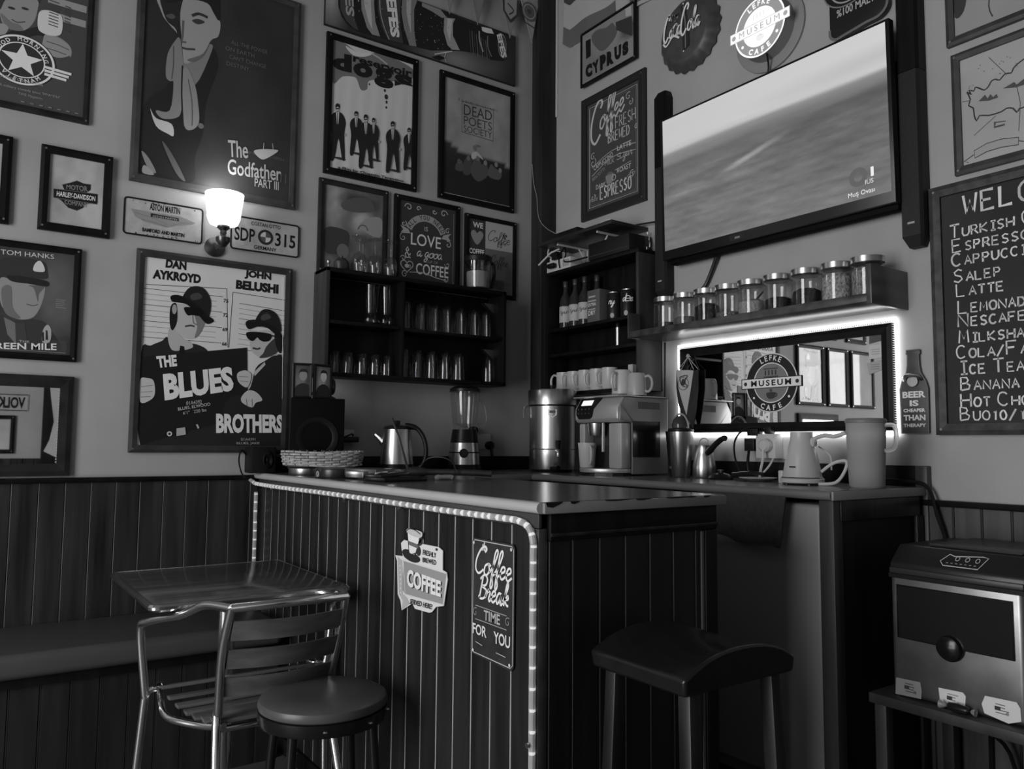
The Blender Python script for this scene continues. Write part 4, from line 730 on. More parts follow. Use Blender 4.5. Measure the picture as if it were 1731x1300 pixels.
def art_fresh(a, x0, z0, x1, z1):
    a.rect(x0, z0, x1, z1, .15); c = .42; i = .018
    a.line([(x0 + i, z0 + i), (x1 - i, z0 + i), (x1 - i, z1 - i), (x0 + i, z1 - i)], .0035, c, True); a.line([(x0 + i + .01, z0 + i + .01), (x1 - i - .01, z0 + i + .01), (x1 - i - .01, z1 - i - .01), (x0 + i + .01, z1 - i - .01)], .0015, .3, True)
    w = x1 - x0; h = (x0 + x1) / 2; X = lambda u: x0 + w * u; Zv = lambda v: z1 - (z1 - z0) * v
    a.script('C', X(.06), Zv(.39), .13, .013, .44, .12, 0, .62); a.script('offee', X(.24), Zv(.285), .088, .009, .44, .14, .28, .70)
    a.L += 1
    for q in ((.80, .10, .022, 1), (.84, .16, .018, -1), (.94, .40, .014, 1), (.12, .50, .02, 1), (.12, .56, .026, -1), (.86, .80, .02, 1), (.12, .88, .018, -1)): curl(a, X(q[0]), Zv(q[1]), q[2], .0035, c, q[3], 1)
    a.chalk('FRESH', X(.56), Zv(.335), .058, .005, c, gap=.13, wide=.38, first=1, rise=.02); a.chalk('BREWED', X(.42), Zv(.44), .050, .006, c, gap=.14, wide=.40, first=1)
    a.line([(X(.1), Zv(.60)), (X(.5), Zv(.52)), (X(.93), Zv(.54))], .003, c, smooth=5); a.line([(X(.1), Zv(.68)), (X(.5), Zv(.58)), (X(.93), Zv(.60))], .003, c, smooth=5)
    a.ctext('CAPPUCCINO', X(.33), Zv(.605), .024, c, .015, wmax=.15, rot=.25); a.ctext('LATTE', X(.72), Zv(.545), .026, c, .02, wmax=.11)
    a.ctext('BISCOTTI', X(.24), Zv(.70), .018, .34, wmax=.10, rot=.35); a.ctext('MILK', X(.45), Zv(.635), .024, .38, .0, wmax=.07); a.script('Sugar', X(.58), Zv(.625), .03, .0032, c, .2)
    a.ell(X(.45), Zv(.76), .032, .032, .22, 18); a.poly([(X(.37), Zv(.73)), (X(.53), Zv(.73)), (X(.50), Zv(.81)), (X(.40), Zv(.81))], .3); a.ring(X(.53), Zv(.77), .012, .016, c, 14)
    a.line([(X(.55), Zv(.71)), (X(.85), Zv(.685))], .0025, c); a.ctext('DARK', X(.28), Zv(.82), .024, c, .015, wmax=.075); a.ctext('ROAST', X(.72), Zv(.745), .024, c, .015, wmax=.10)
    a.chalk('ESPRESSO', X(.27), Zv(.925), .062, .007, .46, gap=.13, wide=.34, first=1); a.script('make', X(.06), Zv(.92), .02, .003, .34); a.line([(X(.72), Zv(.86)), (X(.80), Zv(.80)), (X(.92), Zv(.79)), (X(.84), Zv(.84)), (X(.72), Zv(.86))], .003, .36, smooth=4)
poster('framed_sign', 'tall chalk-style sign reading coffee fresh brewed espresso', FB, .323, 2.336, .796, 2.988, .042, .02, art=art_fresh, cat='sign', m=chalkm(), k=.27, fm=mat('dark_sign_frame', .02, .5))

# big crown-cap sign
t = thing('bottle_cap_sign', 'giant crown-cap sign with cola script beside the round lit sign', 'sign', FB(1.08, 0, 3.03))
g = G(); n = 84; rings = [(.165, .0, 1), (.172, .012, 1), (.160, .03, .5), (.140, .05, 0), (.128, .056, 0), (.06, .062, 0), (.001, .064, 0)]
vs = []
for r, d, k in rings:
    for i in range(n): q = 2 * pi * i / n; rr = r + .006 * k * cos(21 * q); vs.append(FB(1.08 + rr * cos(q), d, 3.03 + rr * sin(q)))
g.add(vs, [(j * n + i, j * n + (i + 1) % n, (j + 1) * n + (i + 1) % n, (j + 1) * n + i) for j in range(len(rings) - 1) for i in range(n)]); g.build('crimped_cap', mat('cap_enamel', .075, .4, noise=.2), t, smooth=50)
a = Art(FB, .0645, .3)
a.poly([(1.075, 3.145), (1.10, 3.15), (1.105, 3.10), (1.125, 3.03), (1.12, 2.945), (1.085, 2.935), (1.08, 3.03)], .1); a.line([(1.09, 3.14), (1.10, 3.06), (1.10, 2.94)], .006, .28)
q = [(0.966,3.013),(1.064,3.015),(1.072,3.005),(1.181,3.002),(0.978,3.086)]; r_ = (q[3][1] - q[0][1]) / (q[3][0] - q[0][0])
a.script('C', q[0][0] - .002, q[0][1] + .002, .070, .010, .56, .3, r_, .45); a.script('oca', q[0][0] + .034, q[0][1] + .014 + .034 * r_, .052, .008, .56, .3, r_, .58); a.script('C', q[2][0] - .004, q[2][1] + .002, .080, .010, .56, .3, r_, .45); a.script('ola', q[2][0] + .036, q[2][1] + .012 + .036 * r_, .062, .008, .56, .3, r_, .58)
a.line([(q[0][0], q[0][1]), (q[0][0] + .02, q[0][1] - .018), (q[0][0] + .06, q[0][1] + .012), (q[1][0], q[1][1] - .012)], .009, .54, smooth=4)
for i in range(22): a.ell(random.uniform(1.0, 1.06), random.uniform(3.06, 3.13), random.uniform(.002, .007), None, random.choice((.3, .16)), 8, up=i == 0)
for z in (3.15, 2.93): a.ell(1.09, z, .004, None, .55, 8)
a.build('cola_lettering', printm(), t)

# round lit cafe sign on its backing drum
t = thing('round_light_box', 'round lit cafe sign glowing above the television', 'lit sign', FB(1.5, 0, 2.74))
g = G(); g.lathe([(.165, 0), (.165, -.010), (.155, -.014), (.125, -.014), (.12, -.07), (.001, -.07)], FB(1.5, 0, 2.86), 48, axis='x'); g.build('backing_drum', mat('grey_backing', .30, .6), t)
a = Art(FB, .0705, .5, .0003); c = (1.5, 2.86)
e = mat('lit_acrylic', .5, .4, emit=1.0, attr=True)
a.k = 1.0; a.ell(c[0], c[1], .122, .122, .93, 56); a.ell(c[0], c[1], .115, .115, .33, 56); a.ell(c[0], c[1], .080, .080, .94, 48)
a.arctext('LEFKE', c[0], c[1], .088, .022, radians(125), radians(55), .95, .02); a.arctext('CAFE', c[0], c[1], .088, .022, radians(236), radians(304), .95, .03, inward=True)
for q in (213, 327): a.ell(c[0] + .099 * cos(radians(q)), c[1] + .099 * sin(radians(q)), .006, None, .95, 12)
for i in range(4): a.rect(c[0] - .028 + i * .016, c[1] + .038, c[0] - .023 + i * .016, c[1] + .060, .8, up=i == 0)
a.rect(c[0] - .145, c[1] - .022, c[0] + .145, c[1] + .022, .5); a.rect(c[0] - .142, c[1] - .020, c[0] + .142, c[1] + .020, .9)
a.text('MUSEUM', c[0] - .098, c[1] - .013, c[0] + .098, c[1] + .013, .5, .0, spacing=1.5)
for s in (-1, 1): a.ell(c[0] + s * .125, c[1], .010, None, .45, 14)
a.ell(c[0] + .005, c[1] - .048, .02, .014, .84, 18); a.line([(c[0] - .005, c[1] - .04), (c[0] + .005, c[1] - .035), (c[0] + .015, c[1] - .042)], .004, .7)
a.build('lit_face', e, t)
g = G(); g.tube([FB(1.525, .06, 2.742), FB(1.51, .03, 2.70), FB(1.49, .02, 2.64), FB(1.485, .015, 2.55)], .004, 6, smooth=4); g.tube([FB(1.50, .03, 2.66), FB(1.47, .02, 2.62), FB(1.47, .015, 2.55)], .003, 6, smooth=4); g.build('power_cord', black(), t)

# dark malt sign
t = thing('malt_sign', 'dark shield-shaped malt sign behind the top of the television', 'sign', FB(1.9, 0, 2.68))
pl = [(1.785, 3.05), (1.785, 2.73)] + arc(1.815, 2.715, .03, .03, 180, 270, 6) + [(1.93, 2.70)] + arc(1.96, 2.745, .05, .045, 270, 360, 6) + [(2.01, 3.05)]
g = G(); g.prism(pl, FB, .001, .03); g.build('board', mat('malt_board', .02, .3), t, bevel=.004)
a = Art(FB, .0305, .4); a.ell(1.86, 2.88, .10, .085, .35, 40); a.ell(1.86, 2.88, .095, .080, .08, 40); a.ring(1.86, 2.88, .066, .072, .45, 36); a.qtext('%100 MALT', [(1.815, 2.765), (1.965, 2.765), (1.965, 2.795), (1.815, 2.795)], .5, .02)
a.line(pl[1:-1], .01, .3); a.build('lettering', printm(), t)

# television
t = thing('television', 'flat television showing a hazy landscape, tilted on the right wall', 'television', FB(1.52, .05, 2.0))
def FT(h, d, z): return FB(h, .085 + d + (z - 2.0) * .02, z)
g = G(); g.prism([(.985, 1.995), (2.056, 1.995), (2.056, 2.634), (.985, 2.634)], FT, -.02, .012); g.build('bezel', mat('tv_bezel', .012, .3), t, bevel=.003)
g = G(); g.prism([(1.0, 1.975), (2.05, 1.975), (2.05, 2.5), (1.0, 2.5)], FT, -.06, -.015); g.build('rear_housing', black_matt(), t, bevel=.01)
a = Art(FT, .0125, 1.0)
def tvf(u, v):
    hz = .735 + .006 * sin(u * 5)
    n = .7 * noise2(u * .6 - v * 1.2, v * 3.2, 1.6, 2)
    sky = clamp(.79 + .04 * u + .01 * n - .07 * blob(u, v, 1.0, .82, .6, .09, 1) - .05 * blob(u, v, .3, hz, .8, .05, 1))
    if v > hz + .012: return sky
    dpt = max(0, (hz - v) / hz); tb = clamp((v - hz) / .024 + .5)
    g = .58 - .19 * clamp(dpt * 7) + .07 * clamp(dpt * 1.2) + .07 * n * clamp(dpt * 4) + .006 * sin((v * 60 - u * 22) + 2 * sin(u * 7 + v * 9)) * clamp(dpt * 3)
    g += .20 * blob(u - (v - .50) * 1.6, v - (u - .45) * .35, .44, .50, .12, .03, .7) * blob(u, v, .46, .52, .20, .3, .8) + .10 * blob(u - (v - .38) * 2, v, .1, .40, .5, .05, 1) - .05 * blob(u - v, v, .45, .6, .5, .06, 1) - .06 * blob(u, v, .85, .35, .35, .12, 1) - .05 * blob(u, v, .95, .12, .35, .14, 1)
    g += .05 * noise2(u * 1.5 - v * 3.4, v * 9 + u * 2, 2.0, 9) * clamp(dpt * 3) + .05 * blob(u, v, .1, .66, .5, .04, 1)
    return mix(clamp(g, .2, .85), sky, tb)
a.grid(1.001, 2.035, 2.043, 2.624, 130, 80, tvf)
a.ring(1.925, 2.115, .016, .034, .38, 30); a.text('1', 1.972, 2.105, 1.983, 2.138, .95, .02); a.ctext('IUS', 1.966, 2.082, .016, .9); a.ctext('Muş Ovası', 1.935, 2.045, .021, .95, wmax=.10)
a.build('screen_picture', mat('lit_screen', .02, .25, emit=.92, attr=True), t)
a = Art(FT, .0128, .5); a.rect(1.36, 2.004, 1.44, 2.026, .12); a.rect(1.385, 2.010, 1.41, 2.018, .4); a.build('maker_badge', printm(), t)
g = G(); g.tube([FB(1.24, .03, 1.995), FB(1.20, .02, 1.93), FB(1.155, .02, 1.86), FB(1.12, .05, 1.822)], .008, 8, smooth=5); g.build('power_cable', black(), t)

# two tall column speakers
def column(name, label, h0, h1, z0, z1, d):
    t = thing('column_speaker', label, 'loudspeaker', FB((h0 + h1) / 2, 0, z0), 'column speakers beside the television')
    c = .012; zs = 2.45
    def body(a, b, top, bot):
        g = G(); pr = [(h0, 0), (h0, d - c), (h0 + c * .6, d), (h1 - c * .6, d), (h1, d - c), (h1, 0)]
        ring = lambda z, k: [FB((h0 + h1) / 2 + (h - (h0 + h1) / 2) * k, dd * (k if dd > .001 else 1), z) for h, dd in pr]
        zz = [(a, .62)] * bot + [(a + .035 * bot, 1), (b - .03 * top, 1)] + [(b, .7)] * top
        vs = sum([ring(z, k) for z, k in zz], []); n = 6
        g.add(vs, [(j * n + i, j * n + (i + 1) % n, (j + 1) * n + (i + 1) % n, (j + 1) * n + i) for j in range(len(zz) - 1) for i in range(n)] + [tuple(range(n)), tuple((len(zz) - 1) * n + i for i in range(n))]); return g
    body(zs, z1, 1, 0).build('upper_cabinet', wood_black(), t, smooth=0)
    gr = body(z0, zs - .002, 0, 1).build('grille', mat('speaker_grille', .016, .6, noise=.3, nscale=(200, 200, 200)), t, smooth=0)
    a = Art(FB, d + .0005, .4); a.rect((h0 + h1) / 2 - .012, z0 + .075, (h0 + h1) / 2 + .012, z0 + .082, .45); a.build('badge', printm(), gr)
column('column_speaker', 'tall black column speaker left of the television', .890, .962, 1.84, 2.81, .056)
column('column_speaker', 'tall black column speaker between television and menu chalkboard', 2.047, 2.122, 1.845, 3.3, .058)

# framed pictures right of the television
def art_map(a, x0, z0, x1, z1):
    a.grid(x0, z0, x1, z1, 10, 10, lambda u, v: .44 + .03 * noise2(u, v, 1, 8))
    up = [(2.254,2.325),(2.268,2.311),(2.260,2.329),(2.276,2.320),(2.280,2.331),(2.293,2.323),(2.307,2.312),(2.320,2.319),(2.329,2.333),(2.342,2.334),(2.353,2.327),(2.369,2.341),(2.387,2.337),(2.393,2.349),(2.406,2.359),(2.427,2.368)]
    dn = [(2.254,2.325),(2.264,2.297),(2.258,2.278),(2.272,2.265),(2.274,2.240),(2.281,2.219),(2.290,2.234),(2.317,2.225),(2.354,2.224),(2.370,2.230),(2.388,2.223),(2.398,2.207),(2.406,2.217),(2.423,2.217)]
    a.line(up + [(2.50, 2.40), (2.60, 2.42)], .0045, .14, smooth=2); a.line(dn + [(2.5, 2.25), (2.6, 2.28)], .0045, .14, smooth=2)
    for q in ([(2.324,2.413),(2.372,2.340)], [(2.338,2.217),(2.271,2.174)], [(2.401,2.288),(2.409,2.233),(2.401,2.147)], [(2.239,2.297),(2.264,2.293)]): a.line(q, .002, .2)
    for q in ([(2.289,2.281),(2.309,2.296),(2.316,2.281),(2.325,2.292),(2.332,2.279),(2.343,2.286),(2.347,2.273),(2.319,2.272)], [(2.362,2.296),(2.394,2.305),(2.401,2.294),(2.426,2.307),(2.429,2.286),(2.398,2.286)]): a.poly(q, .2)
    a.line([(2.335,2.198),(2.333,2.181),(2.363,2.180)], .006, .2); a.line([(2.335,2.196),(2.366,2.190)], .003, .2)
    r = [(2.270,2.124),(2.308,2.136),(2.351,2.137),(2.400,2.127),(2.399,2.104),(2.350,2.111),(2.308,2.110),(2.272,2.100)]
    a.poly(r, .42); a.line(r, .0025, .15, True); a.line([(2.269,2.112),(2.238,2.098),(2.252,2.091)], .0025, .15); a.line([(2.400,2.116),(2.422,2.106)], .0025, .15, up=False)
    for i in range(18): a.ell(*([(2.267,2.363)][0][0] + random.uniform(-.01, .15), random.uniform(2.33, 2.40)), .0015, None, .25, 6, up=i == 0)
poster('framed_map', 'hand-drawn island map in a dark frame above the menu chalkboard', FB, 2.21, 2.057, 2.75, 2.462, .026, .02, art=art_map, cat='map', k=.34, fm=mat('map_frame', .05, .45, noise=.3))
def art_top(a, x0, z0, x1, z1):
    a.grid(x0, z0, x1, z1, 8, 8, lambda u, v: .38 + .03 * noise2(u, v)); a.line([(2.34, z0 + .02), (2.33, z0 + .06), (2.34, z0 + .14)], .004, .15, smooth=3); a.sm([(2.225, 2.59), (2.255, 2.60), (2.265, 2.68), (2.225, 2.7)], .15)
poster('framed_picture', 'dark-framed pale picture cut off at the top right, above the map', FB, 2.198, 2.495, 2.75, 2.95, .026, .02, art=art_top, cat='picture', k=.34, fm=mat('map_frame', .05, .45))

# menu chalkboard
def art_menu(a, x0, z0, x1, z1):
    a.grid(x0, z0, x1, z1, 16, 20, lambda u, v: .13 + .02 * noise2(u, v, 1.4, 3))
    a.chalk('WELCOME', 2.232, 1.925, .062, .009, .55, gap=.22, wide=.66, caps=False)
    rows = ['TURKISH COFFEE', 'ESPRESSO', 'CAPPUCCINO', 'SALEP', 'LATTE', 'LEMONADE', 'NESCAFE', 'MILKSHAKE', 'COLA/FANTA', 'ICE TEA', 'BANANA MILK', 'HOT CHOCOLATE', 'BUO10/10']
    ys = [1.875, 1.822, 1.771, 1.716, 1.668, 1.612, 1.555, 1.503, 1.448, 1.392, 1.342, 1.288, 1.256]
    px = [(2.183,1.855),(2.189,1.807),(2.186,1.761),(2.190,1.707),(2.197,1.660),(2.201,1.605),(2.200,1.561),(2.200,1.509),(2.191,1.460),(2.198,1.408),(2.202,1.357),(2.200,1.304),(2.197,1.261)]
    for s, (h, z) in zip(rows, px): a.chalk(s, h + .004, z, .0285, .0052, .56, gap=.24, wide=.72, first=1.45, jit=.05)
t = poster('menu_chalkboard', 'menu chalkboard with hand-chalked drinks list', FB, 2.126, 1.215, 2.75, 2.034, .036, .026, art=art_menu, cat='chalkboard', m=chalkm(), k=.34, fm=mat('chalkboard_frame', .05, .55, noise=.5, nscale=(30, 30, 30)), part='chalk_face')

# mirror with LED strip
t = thing('framed_mirror', 'wide dark-framed mirror ringed by a glowing light strip', 'mirror', FB(1.5, 0, 1.232))
frame_parts(FB, 1.009, 1.232, 1.983, 1.602, .036, .024, wood_black(), t)
g = G(); g.prism([(1.042, 1.265), (1.95, 1.265), (1.95, 1.569), (1.042, 1.569)], FB, .009, .012); g.build('mirror_glass', mirror(), t, smooth=0)
g = G()
for i in range(40): g.box(-.0135, -.012, -1.949, -1.943, 1.268 + i * .0074, 1.272 + i * .0074)
g.build('etched_border', mat('etched_border', .5, .4), t, smooth=0)
t = thing('light_strip', 'glowing white light strip running around the wide mirror', 'light strip', FB(1.5, 0, 1.232))
g = G(); q = .012
pts = [(1.009 - q, 1.232 - q), (1.983 + q, 1.232 - q), (1.983 + q, 1.602 + q), (1.009 - q, 1.602 + q)]
g.tube([FB(h, .010, z) for h, z in pts], .008, 8, closed=True); g.build('glowing_tube', mat('strip_glow', .9, .5, emit=5.0), t)
g = G()
for i in range(120):
    h = 1.0 + i * .0083; g.box(-.02, -.004, -h - .0012, -h + .0012, 1.606, 1.611)
for i in range(46):
    z = 1.235 + i * .008; g.box(-.02, -.004, -1.9885, -1.985, z, z + .002); g.box(-.02, -.004, -1.0065, -1.003, z, z + .002)
g.build('strip_clips', mat('clear_clip', .3, .4), t, smooth=0)

# cafe decal on the mirror
t = thing('mirror_decal', 'round cafe emblem stuck on the wide mirror', 'decal', FB(1.485, .012, 1.30))
a = Art(FB, .0125, .3, .0002); c = (1.484, 1.425); k = 1.0
a.ell(c[0], c[1], .122, .118, .5, 56); a.ell(c[0], c[1], .117, .113, .07, 56); a.ell(c[0], c[1], .083, .080, .55, 48); a.ell(c[0], c[1], .079, .076, .29, 48)
a.arctext('LEFKE', c[0], c[1], .088, .021, radians(122), radians(58), .6, .02); a.arctext('CAFE', c[0], c[1], .088, .021, radians(238), radians(302), .6, .03, inward=True)
for q in (215, 325): a.ell(c[0] + .1 * cos(radians(q)), c[1] + .1 * sin(radians(q)), .005, None, .6, 12)
for i in range(4): a.rect(c[0] - .028 + i * .016, c[1] + .030, c[0] - .022 + i * .016, c[1] + .050, .12, up=i == 0)
a.rect(c[0] - .034, c[1] + .054, c[0] + .034, c[1] + .058, .14); a.rect(c[0] - .034, c[1] + .022, c[0] + .034, c[1] + .026, .14); a.ring(c[0], c[1] + .06, .026, .029, .14, 12, a0=.6, a1=2.5)
a.rect(c[0] - .142, c[1] - .021, c[0] + .142, c[1] + .021, .07); a.rect(c[0] - .138, c[1] - .018, c[0] + .138, c[1] + .018, .6)
a.text('MUSEUM', c[0] - .094, c[1] - .012, c[0] + .094, c[1] + .012, .06, .03, spacing=1.35)
for s in (-1, 1): a.ell(c[0] + s * .121, c[1], .008, None, .12, 14)
a.sm([(c[0] - .020, c[1] - .040), (c[0] + .02, c[1] - .040), (c[0] + .012, c[1] - .062), (c[0] - .012, c[1] - .062)], .13); a.ring(c[0] + .02, c[1] - .048, .006, .009, .13, 12); a.ring(c[0], c[1] - .03, .003, .006, .16, 10)
a.build('print', printm(), t)
# stickers in the mirror's corner
for i, (q, gg, s, la) in enumerate((([(1.899,1.568),(1.949,1.568),(1.948,1.545),(1.898,1.537)], .22, 0, 'dark sticker at the top of the wide mirror'), ([(1.895,1.531),(1.948,1.532),(1.946,1.485),(1.897,1.483)], .5, 1, 'pale sticker below the dark one on the wide mirror'), ([(1.888,1.470),(1.946,1.478),(1.946,1.444),(1.895,1.428)], .42, 2, 'tilted pale sticker lowest on the wide mirror'))):
    a = Art(FB, .0128 + i * .0004, .34); a.poly(q, gg); m_ = [sum(p[j] for p in q) / 4 for j in (0, 1)]
    for j in range(3): a.line([(m_[0] - .016, m_[1] + .008 - j * .008), (m_[0] + .016, m_[1] + .008 - j * .008)], .0018, .7 * gg, up=j == 0)
    o = a.build('sticker', printm()); tag(o, la, 'sticker', 'stickers on the wide mirror')

# little pennant hanging on the mirror frame
t = thing('hanging_pennant', 'small pointed club pennant hanging on the wide mirror', 'pennant', FB(1.07, .03, 1.30))
def FP(h, d, z): return FB(h, .034 + d + .006 * sin((h - 1.0) * 45), z)
g = G(); g.prism([(1.008, 1.508), (1.045, 1.505), (1.08, 1.503), (1.10, 1.500), (1.085, 1.42), (1.074, 1.35), (1.064, 1.306), (1.045, 1.36), (1.02, 1.43)], FP, 0, .003); g.build('pale_side', mat('pennant_white', .45, .7), t, smooth=0)
g = G(); g.prism([(1.10, 1.500), (1.13, 1.503), (1.128, 1.42), (1.115, 1.33), (1.095, 1.245), (1.064, 1.306), (1.085, 1.42)], FP, .0005, .0035); g.prism([(1.008, 1.508), (1.02, 1.43), (1.045, 1.36), (1.064, 1.306), (1.06, 1.25), (1.02, 1.36), (1.006, 1.43)], FP, .0005, .0035); g.build('dark_side', mat('pennant_dark', .02, .7), t, smooth=0)
a = Art(FP, .0036, .34); a.line([(1.03, 1.475), (1.07, 1.48), (1.055, 1.455), (1.07, 1.43), (1.04, 1.44), (1.03, 1.475)], .004, .12, smooth=3); a.ell(1.05, 1.452, .01, .014, .12, 12); a.ring(1.048, 1.445, .026, .028, .2, 20); a.build('crest', printm(), t)
g = G(); ap = FB(1.068, .03, 1.562)
for h in (1.012, 1.035, 1.10, 1.127): g.tube([ap, FP(h, .002, 1.504)], .0016, 5)
g.build('hanging_cord', mat('pale_cord', .4, .7), t); g = G(); g.lathe([(.001, 0), (.008, 0), (.010, -.008), (.001, -.016)], FB(1.068, .024, 1.566), 12, axis='x'); g.build('suction_cup', mat('suction_cup', .4, .3), t)

# bottle-shaped opener sign
t = thing('bottle_opener_sign', 'bottle-shaped wooden wall sign with an opener and slogan', 'bottle opener', FB(2.053, 0, 1.22))
hc = 2.053; half = [(.046, 1.221), (.047, 1.37), (.040, 1.395), (.024, 1.425), (.020, 1.45), (.019, 1.485), (.023, 1.488), (.023, 1.502)]
pl = [(hc + w, z) for w, z in half] + [(hc - w, z) for w, z in reversed(half)]
g = G(); g.prism(pl, FB, .001, .014); g.build('board', mat('opener_board', .07, .5, noise=.3), t, bevel=.003)
a = Art(FB, .0145, .42); a.line(pl, .003, .3, True)
for i, s in enumerate(('BEER', 'IS', 'CHEAPER', 'THAN', 'THERAPY')):
    z, hh, w = ((1.340, .022, .078), (1.312, .020, .03), (1.292, .012, .074), (1.264, .019, .074), (1.242, .012, .076))[i]; a.text(s, hc - w / 2, z, hc + w / 2, z + hh, .62, .04)
a.build('slogan', printm(), t)
g = G(); g.tube([FB(hc - .03, .016, 1.40), FB(hc - .02, .03, 1.412), FB(hc, .036, 1.415), FB(hc + .02, .03, 1.412), FB(hc + .028, .016, 1.40)], .006, 8, smooth=4); g.lathe([(.001, 0), (.02, 0), (.018, -.008), (.001, -.008)], FB(hc, .014, 1.395), 20, axis='x'); g.build('opener_bracket', steel(), t)

# ================================================================ open glass cabinet on the left wall
t = thing('glass_cabinet', 'dark open wall cabinet of two tiers holding drinking glasses', 'cabinet', FA(-.85, 0, 1.468))
x0, x1, z0, z1, D = -1.332, -.365, 1.468, 1.952, .15
def bd(nm, a, b, c, d, e, f, m=None): g = G(); g.box(a, b, c, d, e, f); return g.build(nm, m or wood_black(), t, bevel=.002)
sm_ = mat('cabinet_side_wood', .035, .5, noise=.4, nscale=(18, 18, 2))
bd('side_panel', x0, x0 + .018, -D, -.001, z0, z1, sm_); bd('side_panel', x1 - .018, x1, -D, -.001, z0, z1)
bd('top_board', x0, x1, -D, -.018, z1 - .018, z1 + .001); bd('bottom_board', x0, x1, -D, -.001, z0, z0 + .018)
bd('shelf', x0 + .018, -.957, -D + .004, -.012, 1.703, 1.719); bd('shelf', -.941, x1 - .018, -D + .004, -.012, 1.699, 1.715)
bd('divider', -.957, -.941, -D + .003, -.012, z0 + .018, z1 - .018); bd('back_panel', x0 + .018, x1 - .018, -.012, -.001, z0 + .018, z1 - .018)
g = G(); g.lathe([(.001, 0), (.004, 0), (.003, .012), (.008, .018), (.009, .026), (.005, .033), (.001, .034)], (x0 + .012, -.14, z1 + .001), 12); g.build('finial', steel(), t)
g = G()
for z in (1.90, 1.66): g.add([(-.445, -.03, z), (-.383, -.03, z), (-.383, -.03, z - .05), (-.445, -.06, z), (-.383, -.06, z), (-.383, -.06, z - .05)], [(0, 1, 2), (3, 5, 4), (0, 3, 4, 1), (1, 4, 5, 2), (2, 5, 3, 0)])
g.build('corner_bracket', steel(), t, smooth=0)

def glassware(name, prof_out, prof_in, label, cat, group, n=20):
    r = thing(name, label, cat, (0, 0, 0), group)
    G().lathe(prof_out + prof_in[::-1], (0, 0, 0), n, close=True).build('bowl', glass(), r, smooth=40); return r
def tumbler(h, rb, rt, label, group): # drinking glass with heavy foot
    w = .0018
    po = [(.0005, 0), (rb - .002, 0), (rb, .003), (rb * .96, .030), (rb + (rt - rb) * .4, h * .45), (rt, h - .001)]
    pi_ = [(.0005, .022), (rb * .8 - w, .024), (rb * .93 - w, .034), (rb + (rt - rb) * .4 - w, h * .45), (rt - w, h - .001)]
    return glassware('drinking_glass', po, pi_, label, 'glass', group)
def tumbler_up(h, rb, rt, label, group): # stored rim down: wide rim below, foot above
    w = .0018
    po = [(rb, .001), (rb - (rb - rt) * .5, h * .5), (rt, h - .004), (rt - .003, h), (.0005, h)]
    pi_ = [(rb - w, .001), (rb - (rb - rt) * .5 - w, h * .5), (rt - w - .002, h - .018), (.0005, h - .016)]
    return glassware('drinking_glass', po, pi_, label, 'glass', group)
def place_row(proto, spots, group, labels):
    out = []
    for i, (x, y, z) in enumerate(spots):
        l = labels[i] if isinstance(labels, list) else labels
        if i == 0: proto.location = (x, y, z); proto['label'] = l; proto['group'] = group
        else: dup(proto, (x, y, z), l, 0, group)
ORD = ['first', 'second', 'third', 'fourth', 'fifth', 'sixth', 'seventh', 'eighth', 'ninth', 'tenth']
q = tumbler_up(.137, .039, .030, '', '')
place_row(q, [(x, -.075, 1.7155) for x in (-.899, -.818, -.745, -.676, -.597, -.517, -.447)], 'glasses in the upper right compartment', ['upturned glass, %s from the divider in the upper right compartment' % ORD[i] for i in range(7)])
q = tumbler_up(.137, .036, .030, '', '')
place_row(q, [(x, -.075, 1.4865) for x in (-.904, -.830, -.755, -.679, -.604)], 'glasses in the lower right compartment', ['ribbed glass, %s from the divider in the lower right compartment' % ORD[i] for i in range(5)])
q = tumbler_up(.137, .038, .030, '', ''); place_row(q, [(-.425, -.075, 1.4865)], 'glasses in the lower right compartment', 'lone glass apart at the right end of the lower compartment')
q = tumbler_up(.10, .034, .029, '', '')
place_row(q, [(x, -.075, 1.4865) for x in (-1.255, -1.188, -1.119, -1.055, -.995)], 'short glasses in the lower left compartment', ['short glass, %s from the outer side in the lower left compartment' % ORD[i] for i in range(5)])
# two tall footed beer glasses
po = [(.0005, 0), (.038, 0), (.041, .004), (.043, .03), (.040, .045), (.030, .055), (.031, .07), (.036, .15), (.039, .188)]
pi_ = [(.0005, .06), (.027, .064), (.029, .075), (.034, .15), (.037, .188)]
q = glassware('beer_glass', po, pi_, '', 'glass', '')
place_row(q, [(-1.081, -.075, 1.720), (-1.001, -.075, 1.720)], 'tall beer glasses', ['tall footed beer glass left in the upper left compartment', 'tall footed beer glass beside the divider, upper left compartment'])
# upturned stemmed glasses on top
r = thing('wine_glass', '', 'wine glass', (0, 0, 0), 'upturned wine glasses')
G().lathe([(.028, .001), (.0335, .03), (.0325, .055), (.028, .082), (.006, .096), (.0005, .097), (.0005, .092), (.010, .088), (.026, .078), (.0305, .053), (.0315, .03), (.026, .001)], (0, 0, 0), 24, close=True).build('bowl', glass(), r, smooth=50)
G().lathe([(.0005, .0975), (.006, .0975), (.004, .11), (.004, .155), (.0005, .155)], (0, 0, 0), 12).build('stem', glass(), r)
G().lathe([(.0005, .1555), (.006, .1555), (.034, .165), (.035, .168), (.0005, .168)], (0, 0, 0), 24).build('foot', glass(), r)
place_row(r, [(-1.163, -.112, 1.9535), (-1.084, -.112, 1.9535), (-1.005, -.112, 1.9535), (-1.120, -.056, 1.9535)], 'upturned wine glasses', ['upturned wine glass on the cabinet, nearest its outer end', 'middle upturned wine glass in the front row on the cabinet', 'upturned wine glass on the cabinet, nearest the love sign', 'upturned wine glass standing behind the front row on the cabinet'])
t = thing('small_pot', 'small dark lidded pot on the cabinet beside the wine glasses', 'pot', (-1.232, -.075, 1.9535))
